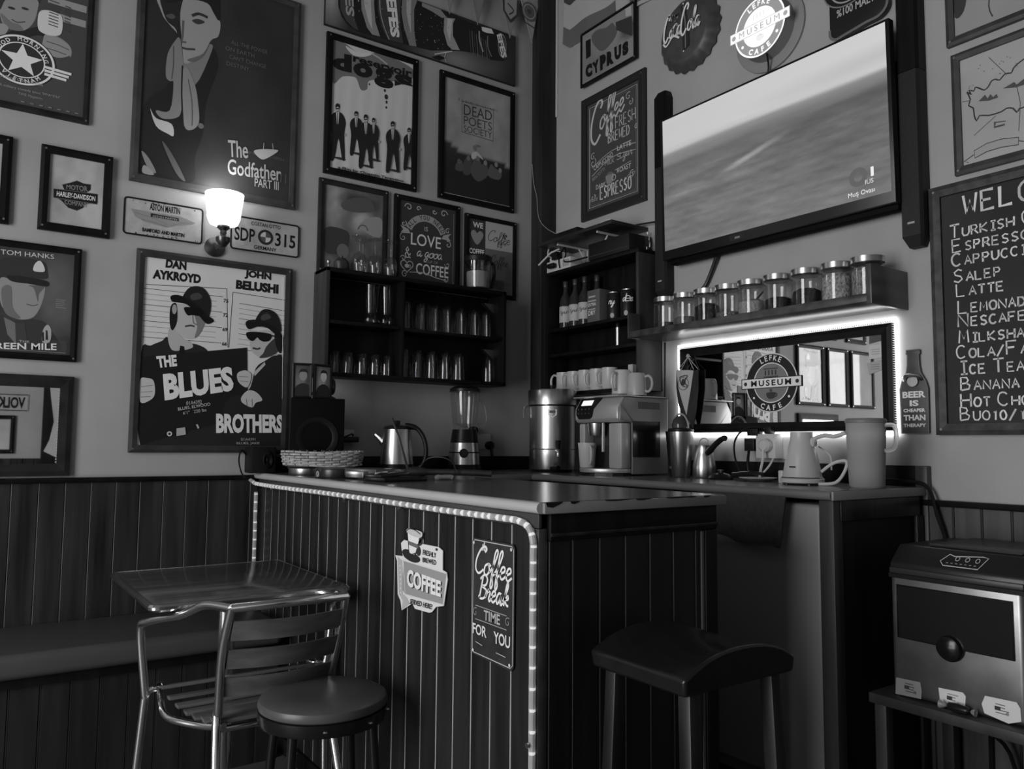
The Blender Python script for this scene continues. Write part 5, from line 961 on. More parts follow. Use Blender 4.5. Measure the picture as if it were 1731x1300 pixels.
G().lathe([(.0005, 0), (.030, 0), (.036, .02), (.034, .045), (.028, .052), (.026, .052), (.030, .044), (.0005, .04)], (-1.232, -.075, 1.9535), 20).build('body', mat('dark_glaze', .04, .3), t)
G().lathe([(.0005, .053), (.027, .053), (.02, .062), (.006, .066), (.007, .074), (.0005, .076)], (-1.232, -.075, 1.9535), 20).build('lid', mat('dark_glaze', .04, .3), t)
t = thing('pitcher', 'tall clear pitcher with a black lid on top of the cabinet', 'pitcher', (-.505, -.095, 1.9535))
c = (-.505, -.095, 1.9535)
G().lathe([(.0005, 0), (.060, 0), (.062, .004), (.068, .14), (.066, .14), (.060, .008), (.0005, .007)], c, 28).build('jug', glass(), t, smooth=40)
G().lathe([(.0005, .1405), (.071, .1405), (.072, .165), (.066, .172), (.0005, .172)], c, 28).build('lid', black(), t)
g = G(); g.tube([(c[0] + .066, c[1], c[2] + .155), (c[0] + .095, c[1], c[2] + .14), (c[0] + .098, c[1], c[2] + .08), (c[0] + .085, c[1], c[2] + .03), (c[0] + .063, c[1], c[2] + .025)], .009, 8, smooth=5); g.build('handle', black(), t)
G().lathe([(.0005, .0075), (.056, .0085), (.058, .09), (.0005, .09)], c, 24).build('drink', mat('pale_drink', .5, .3, trans=.4), t)

# ================================================================ tall corner shelf unit on the right wall
t = thing('corner_shelf_unit', 'dark open shelf unit between corner post and jar shelf', 'shelf unit', FB(.56, 0, 1.42))
def bb(nm, h0, h1, d0, d1, z0, z1, m=None, par=None): g = G(); g.box(-d1, -d0, -h1, -h0, z0, z1); return g.build(nm, m or wood_black(), par or t, bevel=.002)
um = mat('unit_side_wood', .045, .5, noise=.6, nscale=(16, 16, 2))
bb('side_panel', .20, .218, .001, .15, 1.422, 2.05); bb('side_panel', .868, .886, .001, .15, 1.422, 2.05, um)
bb('top_board', .20, .886, .001, .15, 2.0505, 2.068); bb('back_panel', .218, .868, .001, .010, 1.422, 2.05)
for z in (1.768, 1.638, 1.438): bb('shelf', .218, .868, .010, .148, z - .016, z)
t = thing('wall_cable', 'black cable running down the wall left of the wide mirror', 'cable', FB(.905, 0, 1.05))
g = G(); g.tube([FB(.905, .006, 1.644), FB(.903, .006, 1.45), FB(.908, .006, 1.25), FB(.90, .006, 1.05)], .004, 6, smooth=4); g.build('cable', black(), t)
t = thing('cable_trunking', 'thin white cable trunking running down beside the corner post', 'trunking', FB(.103, 0, 2.98))
bb('channel', .0965, .108, .001, .012, 2.98, 3.98, white_pl(), t)

# bottles, box, cans
r = thing('syrup_bottle', '', 'bottle', (0, 0, 0), 'syrup bottles')
G().lathe([(.0005, 0), (.031, 0), (.0325, .004), (.0325, .13), (.029, .16), (.016, .185), (.0125, .20), (.0125, .222), (.0005, .222)], (0, 0, 0), 20).build('bottle', mat('dark_bottle_glass', .05, .08, trans=.35, spec=.6), r)
G().lathe([(.0327, .035), (.0331, .036), (.0331, .118), (.0327, .119)], (0, 0, 0), 20).build('paper_label', mat('bottle_label', .5, .6), r)
G().lathe([(.0125, .2225), (.0145, .2225), (.0145, .25), (.013, .253), (.0005, .253)], (0, 0, 0), 16).build('cap', mat('foil_cap', .10, .35, .6), r)
a = Art(lambda h, d, z: (-(.0334 + d) * cos(h / .033), -(.0334 + d) * sin(h / .033), z), 0, .12, .0001)
a.rect(-.028, .102, .028, .112, .12); a.script('Syrup', -.022, .080, .014, .0022, .1)
for i in range(4): a.rect(-.022, .048 + i * .006, .022, .0495 + i * .006, .2, up=i == 0)
a.build('label_print', printm(), r)
sp = [(-.075, -.272), (-.075, -.350), (-.075, -.425), (-.048, -.488)]
ll = ['syrup bottle nearest the corner post', 'second syrup bottle from the corner post', 'third syrup bottle from the corner post', 'syrup bottle partly hidden behind the printed carton']
for i, (x, y) in enumerate(sp):
    if i == 0: r.location = (x, y, 1.7685); r['label'] = ll[0]; r.rotation_euler = (0, 0, .5)
    else: dup(r, (x, y, 1.7685), ll[i], .5)
t = thing('carton', 'grey printed carton between the syrup bottles and two cans', 'carton', (-.10, -.555, 1.7685))
g = G(); g.box(-.142, -.06, -.612, -.522, 1.769, 1.925); g.build('box', mat('carton_card', .11, .6), t, bevel=.002)
a = Art(lambda h, d, z: (-.1425 - d, -h, z), 0, .14)
for s, z, hh, w in (('cold', 1.888, .014, .05), ('brew', 1.868, .012, .06), ('EXTRA', 1.846, .016, .058), ('blend', 1.828, .010, .05), ('DRY', 1.802, .022, .05)): a.ctext(s, .5575, z, hh, .38, .01, wmax=w) if s in ('EXTRA', 'DRY') else a.rect(.5575 - w / 2, z, .5575 + w / 2, z + hh * .6, .27)
a.build('print', printm(), t)
for nm, y, w in (('dark drinks can beside the printed carton', -.650, 'ny'), ('dark drinks can nearest the column speaker', -.745, 'dbe')):
    t = thing('drinks_can', nm, 'can', (-.08, y, 1.7685), 'drinks cans'); c = (-.08, y, 1.7685)
    G().lathe([(.0005, 0), (.030, 0), (.036, .008), (.036, .122), (.032, .131), (.0005, .131)], c, 24).build('body', mat('can_body', .02, .35, .3), t)
    G().lathe([(.030, .1312), (.034, .1312), (.034, .136), (.030, .136)], c, 24, close=True).build('rim', steel(), t)
    a = Art(lambda h, d, z, y=y: (-.08 - (.0362 + d) * cos(h / .036 + .5), y - (.0362 + d) * sin(h / .036 + .5), z), 0, .12, .0001)
    a.script(w, -.02, 1.845, .024, .0035, .5); a.ell(0, 1.79, .010, .012, .25, 14); a.build('can_print', printm(), t)
t = thing('spray_canister', 'slim silver canister with black cap on the lower corner shelf', 'canister', (-.125, -.723, 1.6385)); c = (-.125, -.723, 1.6385)
G().lathe([(.0005, 0), (.013, 0), (.0135, .002), (.0135, .085), (.0005, .085)], c, 18).build('body', steel(), t)
G().lathe([(.0005, .0855), (.012, .0855), (.012, .10), (.008, .108), (.0005, .108)], c, 18).build('cap', black(), t)
# white socket block, recorder box and cable tangle on top of the unit
t = thing('extension_block', 'white multi-socket block on top of the corner shelf unit', 'extension lead', (-.08, -.30, 2.068))
def ob(nm, a, b, c_, d, e, f, m, bv=.003): g = G(); g.box(a, b, c_, d, e, f); return g.build(nm, m, t, bevel=bv)
ob('socket_block', -.145, -.07, -.395, -.20, 2.069, 2.125, white_pl()); ob('socket_face', -.148, -.1455, -.385, -.335, 2.08, 2.115, mat('socket_face', .4, .5), .001)
ob('plug', -.158, -.12, -.30, -.255, 2.126, 2.165, black()); ob('plug', -.175, -.1485, -.29, -.235, 2.082, 2.108, black(), .008); ob('adapter', -.13, -.08, -.245, -.205, 2.126, 2.15, white_pl())
g = G(); g.tube([(-.13, -.27, 2.165), (-.14, -.25, 2.21), (-.12, -.30, 2.22), (-.13, -.34, 2.15), (-.15, -.36, 2.10), (-.14, -.52, 2.095)], .004, 6, smooth=5); g.tube([(-.14, -.31, 2.16), (-.12, -.33, 2.20), (-.15, -.31, 2.13), (-.155, -.32, 2.075)], .003, 6, smooth=5); g.build('black_cords', black(), t)
g = G(); g.tube([(-.10, -.22, 2.15), (-.13, -.19, 2.17), (-.12, -.20, 2.235)], .004, 6, smooth=4); g.tube([(-.16, -.15, 2.12), (-.15, -.24, 2.17), (-.13, -.29, 2.185)], .005, 6); g.build('white_cords', white_pl(), t)
t = thing('recorder_box', 'flat black recorder box on the corner unit under the small shelf', 'recorder', (-.10, -.66, 2.068))
g = G(); g.box(-.155, -.01, -.83, -.545, 2.0685, 2.15); g.build('case', mat('recorder_case', .008, .6), t, bevel=.004)
g = G(); g.box(-.157, -.1552, -.82, -.555, 2.085, 2.088); g.build('front_seam', mat('seam_grey', .05, .5), t, smooth=0)
# small floating shelf with brackets and router
t = thing('floating_shelf', 'small black floating shelf on white brackets in the corner', 'shelf', FB(.45, 0, 2.18))
g = G(); g.box(-.235, -.002, -.80, -.24, 2.186, 2.204); g.build('board', mat('shelf_board', .022, .35), t, bevel=.003)
for y in (-.66, -.36):
    g = G(); g.tube([(-.004, y, 2.10), (-.004, y, 2.182), (-.20, y, 2.182)], .006, 6); g.tube([(-.004, y, 2.11), (-.06, y, 2.178)], .004, 6); g.build('bracket', white_pl(), t)
t = thing('router', 'black router box lying on the small floating shelf', 'router', (-.10, -.40, 2.205))
g = G(); g.box(-.19, -.06, -.50, -.27, 2.2045, 2.245); g.build('case', black(), t, bevel=.004)
for y in (-.30, -.46): g = G(); g.tube([(-.07, y, 2.24), (-.07, y, 2.26)], .004, 6); g.build('antenna', black(), t)
g = G(); g.tube([(-.10, -.50, 2.22), (-.09, -.58, 2.27), (-.10, -.66, 2.25), (-.12, -.66, 2.20), (-.13, -.62, 2.13)], .004, 6, smooth=6); g.build('white_cable', white_pl(), t)
g = G(); g.tube([(-.08, -.50, 2.215), (-.05, -.60, 2.24), (-.05, -.66, 2.215), (-.04, -.74, 2.22), (-.03, -.87, 2.21)], .004, 6, smooth=6); g.build('black_cable', black(), t)
t = thing('wall_wire', 'thin pale wire drooping down the corner post to the router', 'wire', (-.11, -.05, 2.3))
g = G(); g.tube([(-.105, -.01, 2.72), (-.106, -.03, 2.60), (-.108, -.06, 2.52), (-.108, -.08, 2.40), (-.11, -.16, 2.32), (-.11, -.30, 2.247)], .0022, 5, smooth=5); g.build('wire', mat('pale_wire', .3, .5), t)
t = thing('small_vase', 'small clear glass ornament beside the speaker above the corner unit', 'ornament', (-.05, -.852, 2.0685))
G().lathe([(.0005, 0), (.024, 0), (.030, .03), (.022, .06), (.013, .075), (.018, .09), (.016, .09), (.011, .075), (.020, .058), (.027, .03), (.0005, .006)], (-.05, -.848, 2.0685), 18).build('bowl', glass(), t, smooth=50)

# ================================================================ jar shelf
t = thing('jar_shelf', 'dark wall shelf carrying a row of nine metal-lidded jars', 'shelf', FB(1.45, 0, 1.645))
bb('board', .90, 2.035, .001, .225, 1.648, 1.676, wood_shelf(), t); bb('end_panel', 2.019, 2.037, .001, .226, 1.640, 1.772, wood_shelf(), t); bb('end_panel', .893, .900, .155, .226, 1.645, 1.76, wood_shelf(), t)
fill = [('dark_beans', .03, .30), ('grey_powder', .14, .38), ('dark_grounds', .018, .72), ('glass_beads', .16, .30), ('white_sugar', .42, .58), ('roast_beans', .02, .50), ('cocoa_nibs', .022, .62), ('marshmallow_bits', .45, .93), ('pale_grain', .26, .95)]
ys = (-1.022, -1.136, -1.253, -1.365, -1.478, -1.600, -1.722, -1.846, -1.960)
dl = ['near-empty lidded jar at the corner end of the jar shelf', 'lidded jar with a low layer of grey powder', 'lidded jar with a heap of dark grounds', 'lidded jar with a little glassy grain, left of the white sugar jar', 'lidded jar half filled with white sugar and a dark scoop', 'lidded jar half full of dark beans, right of the white sugar jar', 'lidded jar with dark contents beside the jar of white chunks', 'lidded jar filled with pale chunks', 'lidded jar half hidden by the shelf end panel']
for i, y in enumerate(ys):
    c = (-.115, y, 1.6765); R = .0545; t = thing('storage_jar', dl[i], 'jar', c, 'metal-lidded jars on the wall shelf')
    rib = []
    for k in range(12): rib.append((R + (.0005 if k % 2 else -.0004), .006 + k * .0095))
    G().lathe([(.0005, 0), (R - .004, 0)] + rib + [(R - .006, .121), (R - .0085, .121)] + [(r_ - .0025, z) for r_, z in rib[::-1]] + [(.0005, .005)], c, 28).build('glass_body', glass(), t, smooth=50)
    G().lathe([(.0005, .1215), (R - .001, .1215), (R + .0005, .1225), (R + .0005, .1425), (R - .001, .1428), (.0005, .1425)], c, 32).build('lid', steel(), t)
    nm, al, h = fill[i]; g = G(); n = 24; rows_ = [(.0005, .0055)] + [(R - .0036, .0057), (R - .0036, max(.012, .115 * h * .85)), (R * .6, .115 * h), (.0005, .115 * h * 1.02)]
    g.lathe(rows_, c, n)
    o = g.build('contents', mat(nm, al, .7, noise=.6 if nm in ('marshmallow_bits', 'dark_beans', 'roast_beans', 'cocoa_nibs', 'pale_grain', 'glass_beads') else .15, nscale=(110, 110, 110), bump=.9), t)
    if nm == 'white_sugar': g = G(); g.tube([(c[0] - .01, c[1] - .01, c[2] + .05), (c[0] + .02, c[1] - .042, c[2] + .10)], .004, 6); g.build('scoop', mat('dark_scoop', .03, .4), t)

# ================================================================ worktops
lam = lambda: mat('worktop_laminate', .10, .22, noise=.12, nscale=(6, 6, 6), spec=.5)
edge_m = lambda: mat('pale_rounded_edge', .46, .42, noise=.06, nscale=(4, 4, 4))
edge_d = lambda: mat('grey_end_edge', .24, .55, noise=.1, nscale=(4, 4, 4))
Zt = 1.045
t = thing('bar_worktop', 'bar top with thick pale rounded front edge', 'worktop', (-1.27, -1.0, 1.018))
g = G(); g.box(-1.565, -.97, -2.045, -.037, Zt - .026, Zt); g.build('top', lam(), t, smooth=0)
g = G(); n = 8; pr = [(-1.565, Zt)] + [(-1.572 - .014 * sin(pi * i / n), Zt - .013 + .013 * cos(pi * i / n)) for i in range(n + 1)] + [(-1.565, Zt - .026)]
m_ = len(pr); g.add([(x, y, z) for y in (-.037, -2.045) for x, z in pr], [(i, i + 1, m_ + i + 1, m_ + i) for i in range(m_ - 1)] + [tuple(range(m_)), tuple(m_ + i for i in range(m_))]); g.build('rounded_front_edge', edge_m(), t, smooth=50)
g = G(); g.box(-1.572, -.968, -2.056, -2.0452, Zt - .026, Zt - .001); g.build('end_edge', edge_d(), t, bevel=.004)
g = G()   # dark chips along the end edge
random.seed(3)
for x, w, hh in ((-1.57, .05, .012), (-1.50, .03, .006), (-1.40, .10, .003), (-1.30, .06, .004), (-1.20, .12, .003), (-1.06, .03, .005), (-1.12, .04, .003)):
    pl = [(x, Zt + .0002), (x + w, Zt + .0002), (x + w * .8, Zt - hh * .4), (x + w * .4, Zt - hh), (x + w * .1, Zt - hh * .8)]
    g = G(); g.prism(pl, lambda h, d, z: (h, -2.0565 - d, z), 0, .0006); g.build('worn_chip', black(), t, smooth=0)
t = thing('back_worktop', 'long worktop along the right wall under the mirror', 'worktop', (-.28, -1.05, 1.018))
g = G(); g.box(-.54, -.001, -2.085, -.001, Zt - .028, Zt); g.build('top', lam(), t, smooth=0)
g = G(); pr = [(-.54, Zt)] + [(-.541 - .014 * sin(pi * i / n), Zt - .014 + .014 * cos(pi * i / n)) for i in range(n + 1)] + [(-.54, Zt - .028)]
m_ = len(pr); g.add([(x, y, z) for y in (-.63, -2.085) for x, z in pr], [(i, i + 1, m_ + i + 1, m_ + i) for i in range(m_ - 1)] + [tuple(range(m_)), tuple(m_ + i for i in range(m_))]); g.build('rounded_front_edge', mat('back_worktop_edge', .16, .45), t, smooth=50)
g = G(); g.box(-.55, -.001, -2.094, -2.0852, Zt - .028, Zt - .001); g.build('end_edge', edge_d(), t, bevel=.003)
t = thing('side_worktop', 'worktop along the left wall behind the bar, under the kettle', 'worktop', (-.75, -.3, 1.018))
g = G(); g.box(-.9695, -.541, -.62, -.001, Zt - .028, Zt - .0005); g.build('top', lam(), t, smooth=0)
g = G(); g.box(-.9695, -.541, -.632, -.6202, Zt - .028, Zt - .001); g.build('front_edge', mat('back_worktop_edge', .16, .45), t, bevel=.004)
# low splash boards
struct(G().box(-1.5, -.105, -.022, 0, Zt + .0005, 1.113), 'trim_6', wood_black(), bevel=.003)
struct(G().box(-.022, 0, -2.052, -.99, Zt + .0005, 1.113), 'trim_7', wood_black(), bevel=.003)
g = G(); g.box(-.03, 0, -2.056, -2.096, .0, 1.113); struct(g, 'trim_8', mat('right_wainscot', .07), bevel=.003)
# cabinet below the back worktop
t = thing('back_counter_base', 'dark base under the right end of the back worktop', 'counter', (-.28, -1.6, 0))
g = G(); g.box(-.52, -.03, -2.075, -2.055, .06, 1.0165); g.build('end_panel', wood_black(), t, bevel=.002)
g = G(); g.box(-.535, -.49, -2.083, -1.985 - .05, .0, 1.0165); g.build('corner_post', mat('counter_post', .035, .5, noise=.5, nscale=(18, 18, 2)), t, bevel=.003)
g = G(); g.box(-.50, -.06, -2.086, -2.0755, .955, 1.0165); g.box(-.08, -.04, -2.086, -2.0755, .06, .955); g.build('end_frame', wood_dark(), t, bevel=.002)
g = G(); g.box(-.52, -.49, -1.44, -.64, .06, 1.0165); g.build('front_panel', wood_black(), t, bevel=.002)
g = G(); g.box(-.48, -.02, -2.05, -.64, .0, .10); g.build('plinth', black_matt(), t, smooth=0)
t = thing('fridge', 'plain grey fridge standing under the back worktop', 'fridge', (-.27, -1.74, .1))
g = G(); g.box(-.49, -.04, -2.03, -1.46, .115, 1.0); g.build('cabinet', mat('fridge_side', .18, .5), t, bevel=.01)
g = G(); g.box(-.520, -.4905, -2.03, -1.46, .16, 1.0); dr = g.build('door', mat('fridge_door', .24, .45), t, bevel=.012, seg=3)
g = G(); g.box(-.534, -.5205, -1.52, -1.495, .55, .80); g.build('handle', mat('fridge_door', .24, .45), dr, bevel=.004)
t = thing('hand_towel', 'dark towel hanging from the back worktop over the fridge door', 'towel', (-.56, -1.79, .86))
g = G(); vs = []; nx, nz = 24, 14
for dd in (0, .006):
    for j in range(nz + 1):
        for i in range(nx + 1):
            u, v = i / nx, j / nz; h = 1.60 + .345 * u - .02 * (1 - v) * u; zb = .895 - .035 * u + .01 * sin(u * 9); z = zb + (1.02 - zb) * v
            vs.append((-.560 - dd - .006 * sin(u * 14 + v) * (1 - v) - .004, -h, z))
m = nx + 1; N = m * (nz + 1); fs = [(j * m + i, j * m + i + 1, (j + 1) * m + i + 1, (j + 1) * m + i) for j in range(nz) for i in range(nx)]
fs += [tuple(N + q_ for q_ in f) for f in fs]
for i in range(nx): fs += [(i, i + 1, N + i + 1, N + i), (nz * m + i, nz * m + i + 1, N + nz * m + i + 1, N + nz * m + i)]
for j in range(nz): fs += [(j * m, (j + 1) * m, N + (j + 1) * m, N + j * m), (j * m + nx, (j + 1) * m + nx, N + (j + 1) * m + nx, N + j * m + nx)]
g.add(vs, fs); g.build('cloth', mat('towel_cloth', .045, .9, noise=.2, nscale=(60, 60, 60)), t, smooth=60)

# ================================================================ machines and ware on the back worktop
# hot water urn
c = (-.28, -.425, Zt); t = thing('water_urn', 'tall steel hot-water urn with a tap near the corner post', 'urn', c)
G().lathe([(.0005, .012), (.108, .012), (.110, .016), (.110, .105), (.106, .108), (.110, .111), (.110, .318), (.0005, .318)], c, 40).build('tank', steel(), t)
lb = G().lathe([(.0005, .319), (.118, .319), (.118, .386), (.114, .392), (.0005, .392)], c, 40).build('lid_band', steel(), t)
G().lathe([(.0005, 0), (.096, 0), (.10, .0115), (.0005, .0115)], c, 32).build('foot', black(), t)
G().lathe([(.0005, .3925), (.030, .3925), (.016, .402), (.018, .414), (.0005, .418)], c, 20).build('lid_knob', black(), lb)
g = G(); g.lathe([(.111, .312), (.1145, .314), (.111, .318)], c, 36, close=True); g.build('rim_bead', black(), t)
ux, uy = -.62, -.785   # towards the room
def U(r, s, z): return (c[0] + ux * r - uy * s, c[1] + uy * r + ux * s, c[2] + z)
g = G(); g.tube([U(.105, .03, .10), U(.15, .03, .10), U(.155, .03, .075)], .009, 10, smooth=3); g.build('tap_spout', steel(), t)
g = G(); g.tube([U(.145, .03, .11), U(.147, .03, .15)], [.008, .013], 10); g.build('tap_lever', black(), t)
g = G(); g.tube([U(.113, .0, .02), U(.15, .03, .022)], .012, 8); g.build('thermostat_knob', black(), t)
for s in (-.115, .115): g = G(); g.tube([U(0, s * .95, .315), U(0, s * 1.12, .312), U(0, s * 1.2, .29), U(.0, s * 1.18, .26)], .005, 8, smooth=4); g.build('side_handle', steel(), t)
a = Art(lambda h, d, z: U((.1105 + d) * cos(h / .11), (.1105 + d) * sin(h / .11), z), 0, .3, .0002)
a.poly([(-.018, .295), (.022, .295), (.022, .27), (.002, .255), (-.018, .27)], .55); a.poly([(-.012, .29), (.016, .29), (.016, .278), (-.012, .278)], .2); a.build('badge', printm(), t)

# automatic coffee machine
X0, X1, Y0, Y1 = -.335, -.04, -.955, -.665; zc = Zt
t = thing('coffee_machine', 'silver automatic coffee machine with control panel and cup', 'coffee machine', (-.19, -.81, Zt))
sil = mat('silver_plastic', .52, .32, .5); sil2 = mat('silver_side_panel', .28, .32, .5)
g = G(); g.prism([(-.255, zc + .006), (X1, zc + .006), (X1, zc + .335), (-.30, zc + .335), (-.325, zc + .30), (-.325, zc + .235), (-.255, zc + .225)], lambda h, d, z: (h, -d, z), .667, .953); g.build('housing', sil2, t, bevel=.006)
g = G(); g.prism([(-.256, zc + .226), (-.326, zc + .226), (-.338, zc + .24), (-.338, zc + .285), (-.305, zc + .337), (-.256, zc + .337)], lambda h, d, z: (h, -d, z), .672, .950); g.build('front_fascia', sil, t, bevel=.006, seg=3)
def FC(h, d, z): k = 0 if z < zc + .285 else (z - zc - .285) * .63; return (-.3385 - d + k, -h, z)
g = G(); pl = [(.682, zc + .332), (.775, zc + .332), (.762, zc + .25), (.748, zc + .242), (.70, zc + .242), (.684, zc + .26)]
g.prism([(h, z) for h, z in [(.682, zc + .334), (.684, zc + .285), (.684, zc + .26), (.70, zc + .242), (.775, zc + .242), (.79, zc + .252), (.80, zc + .285), (.825, zc + .334)]], FC, -.002, .0015); cpn = g.build('control_panel', black(), t, smooth=0)
g = G(); g.prism([(.705, zc + .302), (.775, zc + .302), (.775, zc + .325), (.705, zc + .325)], FC, .0015, .0025); g.build('display', mat('lit_display', .9, .4, emit=.75), cpn, smooth=0)
for j in range(2):
    for i in range(4): p = FC(.700 + i * .024, .002, zc + .285 - j * .018); G().lathe([(.0005, 0), (.0035, 0), (.0035, -.002), (.0005, -.002)], p, 10, axis='x').build('button', steel(), cpn)
g = G(); p = (-.300, -.775, zc)
g.lathe([(.0005, .170), (.032, .170), (.036, .185), (.040, .224), (.0005, .224)], p, 24); g.build('brew_spout', steel(), t)
g = G(); g.tube([(-.310, -.83, zc + .225), (-.312, -.83, zc + .10)], .007, 8); g.build('steam_wand', chrome(), t)
g = G(); g.box(-.258, -.2555, -.945, -.675, zc + .028, zc + .222); g.build('recess_panel', mat('recess_panel', .05, .4), t, smooth=0)
g = G(); g.box(-.315, -.2585, -.948, -.868, zc + .030, zc + .224); g.build('front_pillar', mat('bright_pillar', .5, .3, .3), t, bevel=.008)
g = G(); g.box(-.315, -.2585, -.712, -.675, zc + .030, zc + .224); g.build('front_pillar', mat('bright_pillar', .5, .3, .3), t, bevel=.006)
g = G(); pl = [(-.258, -.672), (-.30, -.675)] + [(-.335 - .055 * sin(pi * i / 10), -.70 - .215 * i / 10) for i in range(11)] + [(-.30, -.942), (-.258, -.945)]
g.prism(pl, lambda h, d, z: (h, z, zc + d), .012, .030); g.build('drip_tray', sil, t, bevel=.003)
g = G(); g.prism([(h * .98 - .005, y * .99 - .008) for h, y in pl], lambda h, d, z: (h, z, zc + d), .0, .0115); g.build('tray_base', black(), t, smooth=0)
g = G(); g.prism([(-.315, zc + .08), (-.095, zc + .08), (-.095, zc + .232), (-.315, zc + .232)], lambda h, d, z: (h if h > -.2 else h + .06, -.9535 - d, z), 0, .003); g.build('side_window', mat('smoked_window', .012, .12), t, smooth=0)
g = G()
for i in range(24): x = -.222 + i * .0055; g.box(x, x + .0025, -.9545, -.9533, zc + .285, zc + .315)
g.build('vent_grille', mat('vent_dark', .10, .5), t, smooth=0)
g = G(); g.box(-.34, -.035, -.96, -.66, zc + .3355, zc + .342); g.build('cup_tray', sil, t, bevel=.003)
g = G(); g.box(-.335, -.06, -.80, -.30 - .36, zc + .3425, zc + .352); g.build('tray_mat', black(), t, smooth=0)

t.location.x -= .036; t.location.y -= .039   # pulled forward on the worktop
# mugs: a shelf of five, two upturned, one under the spout
def mug_parts(t, c, h=.092, r=.040, up=False, hd=(0, 1), taper=1.0, m=None):
    m = m or ceramic(); rb = r * taper
    if up: pr = [(r, .001), (rb, h * .9), (rb - .006, h), (.0005, h), (.0005, h - .005), (rb - .009, h - .006), (rb - .004, h * .88), (r - .004, .001)]
    else: pr = [(.0005, 0), (rb - .004, 0), (rb, .004), (r, h), (r - .0035, h), (rb - .004, .008), (.0005, .007)]
    G().lathe(pr, c, 26, close=up).build('cup_body', m, t, smooth=50)
    hx, hy = hd; L = math.hypot(hx, hy); hx, hy = hx / L, hy / L; g = G()
    g.tube([(c[0] + hx * (r * k), c[1] + hy * (r * k), c[2] + z * h) for k, z in ((.93, .82), (1.35, .86), (1.68, .68), (1.68, .38), (1.35, .18), (.93, .20))], .0055, 8, smooth=5); g.build('handle', m, t)
for i, y in enumerate((-.298, -.384, -.472, -.559, -.645)):
    c = (-.105, y, 1.4385); t = thing('white_mug', ['white mug nearest the corner post in the mug row', 'second white mug from the corner post', 'middle white mug of the five in the row', 'fourth white mug from the corner post', 'last white mug of the row, above the control panel'][i], 'mug', c, 'row of white mugs'); mug_parts(t, c, .103, .0395, hd=(-.8, .35))
t = thing('white_mug', 'upturned white mug on the coffee machine beside the row', 'mug', (-.19, -.822, zc + .3525), 'upturned mugs on the machine'); mug_parts(t, (-.236, -.871, zc + .3525), .108, .047, True, (-.9, -.2), .86)
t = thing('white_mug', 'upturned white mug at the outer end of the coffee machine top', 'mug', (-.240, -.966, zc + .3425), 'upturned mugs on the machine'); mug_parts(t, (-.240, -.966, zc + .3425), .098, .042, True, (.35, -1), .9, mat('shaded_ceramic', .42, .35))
t = thing('sugar_sticks', 'white paper sticks standing behind the upturned mugs', 'sugar sticks', (-.10, -.795, 1.4385))
g = G(); g.box(-.115, -.085, -.81, -.78, 1.4385, 1.545); g.build('paper_packet', mat('paper_white', .5, .7), t, smooth=0)
t = thing('espresso_cup', 'white cup standing under the coffee machine spout', 'cup', (-.381, -.804, zc + .0305)); mug_parts(t, (-.381, -.804, zc + .0305), .108, .041, False, (-.5, -1), .80)

# tumbler group
c = (-.125, -1.085, Zt); t = thing('plastic_cup', 'tall black plastic cup behind the steel shaker', 'cup', c)
G().lathe([(.0005, 0), (.030, 0), (.032, .03), (.040, .12), (.046, .19), (.044, .19), (.038, .12), (.0005, .01)], c, 26).build('cup', black(), t, smooth=40)
G().lathe([(.0325, .032), (.0335, .032), (.0338, .042), (.0328, .042)], c, 26, close=True).build('foil_band', steel(), t)
c = (-.205, -1.185, Zt); t = thing('steel_shaker', 'steel tumbler with citrus-press dome on the back worktop', 'tumbler', c)
G().lathe([(.0005, 0), (.033, 0), (.036, .004), (.052, .186), (.049, .188), (.034, .01), (.0005, .009)], c, 32).build('cup', steel(), t)
G().lathe([(.0005, .1885), (.052, .1885), (.053, .196), (.040, .200), (.0005, .200)], c, 28).build('lid', black(), t)
g = G(); g.lathe([(.0005, .2005), (.034, .2005), (.036, .215), (.028, .238), (.014, .25), (.0005, .252)], (c[0] + .01, c[1] + .012, c[2]), 20); g.build('press_dome', mat('smoked_plastic', .05, .15), t)
g = G(); g.tube([(c[0] + .01 + .0 , c[1] + .012 + .045 * cos(q), c[2] + .20 + .06 * sin(q)) for q in [pi * i / 12 for i in range(13)]], .004, 8); g.build('dome_rim', mat('grey_rim', .3, .3), t)
c = (-.165, -1.272, Zt); t = thing('steel_pitcher', 'small steel pitcher with wire lid loop and long black handle', 'pitcher', c)
G().lathe([(.0005, 0), (.044, 0), (.047, .005), (.046, .05), (.038, .095), (.033, .115), (.036, .132), (.033, .132), (.030, .115), (.035, .095), (.043, .05), (.0005, .008)], c, 32).build('body', steel(), t, smooth=50)
g = G(); g.tube([(c[0], c[1] + .028 * cos(q), c[2] + .132 + .028 * sin(q)) for q in [pi * i / 12 for i in range(13)]], .002, 6); g.build('wire_loop', steel(), t)
g = G(); g.tube([(c[0] - .02, c[1] - .035, c[2] + .10), (c[0] - .03, c[1] - .085, c[2] + .135), (c[0] - .035, c[1] - .125, c[2] + .158), (c[0] - .035, c[1] - .14, c[2] + .158)], [.011, .013, .014, .011], 10, smooth=4); g.build('handle', black(), t)
c = (-.20, -1.385, Zt); t = thing('steam_pot_lid', 'glossy black lid lying beside the small steel pitcher', 'lid', c)
g = G(); g.lathe([(.0005, 0), (.045, 0), (.048, .006), (.035, .020), (.012, .026), (.012, .036), (.0005, .038)], c, 24, sx=.8, sy=1.1); g.build('lid', black(), t)
g = G(); g.tube([(c[0] + .02, c[1] - .04, c[2] + .018), (c[0] + .05, c[1] - .10, c[2] + .025), (c[0] + .07, c[1] - .15, c[2] + .02)], .010, 8, smooth=3); g.build('arm', black(), t)
c = (-.20, -1.56, Zt); t = thing('saucer', 'white saucer lying on the back worktop below the sockets', 'saucer', c)
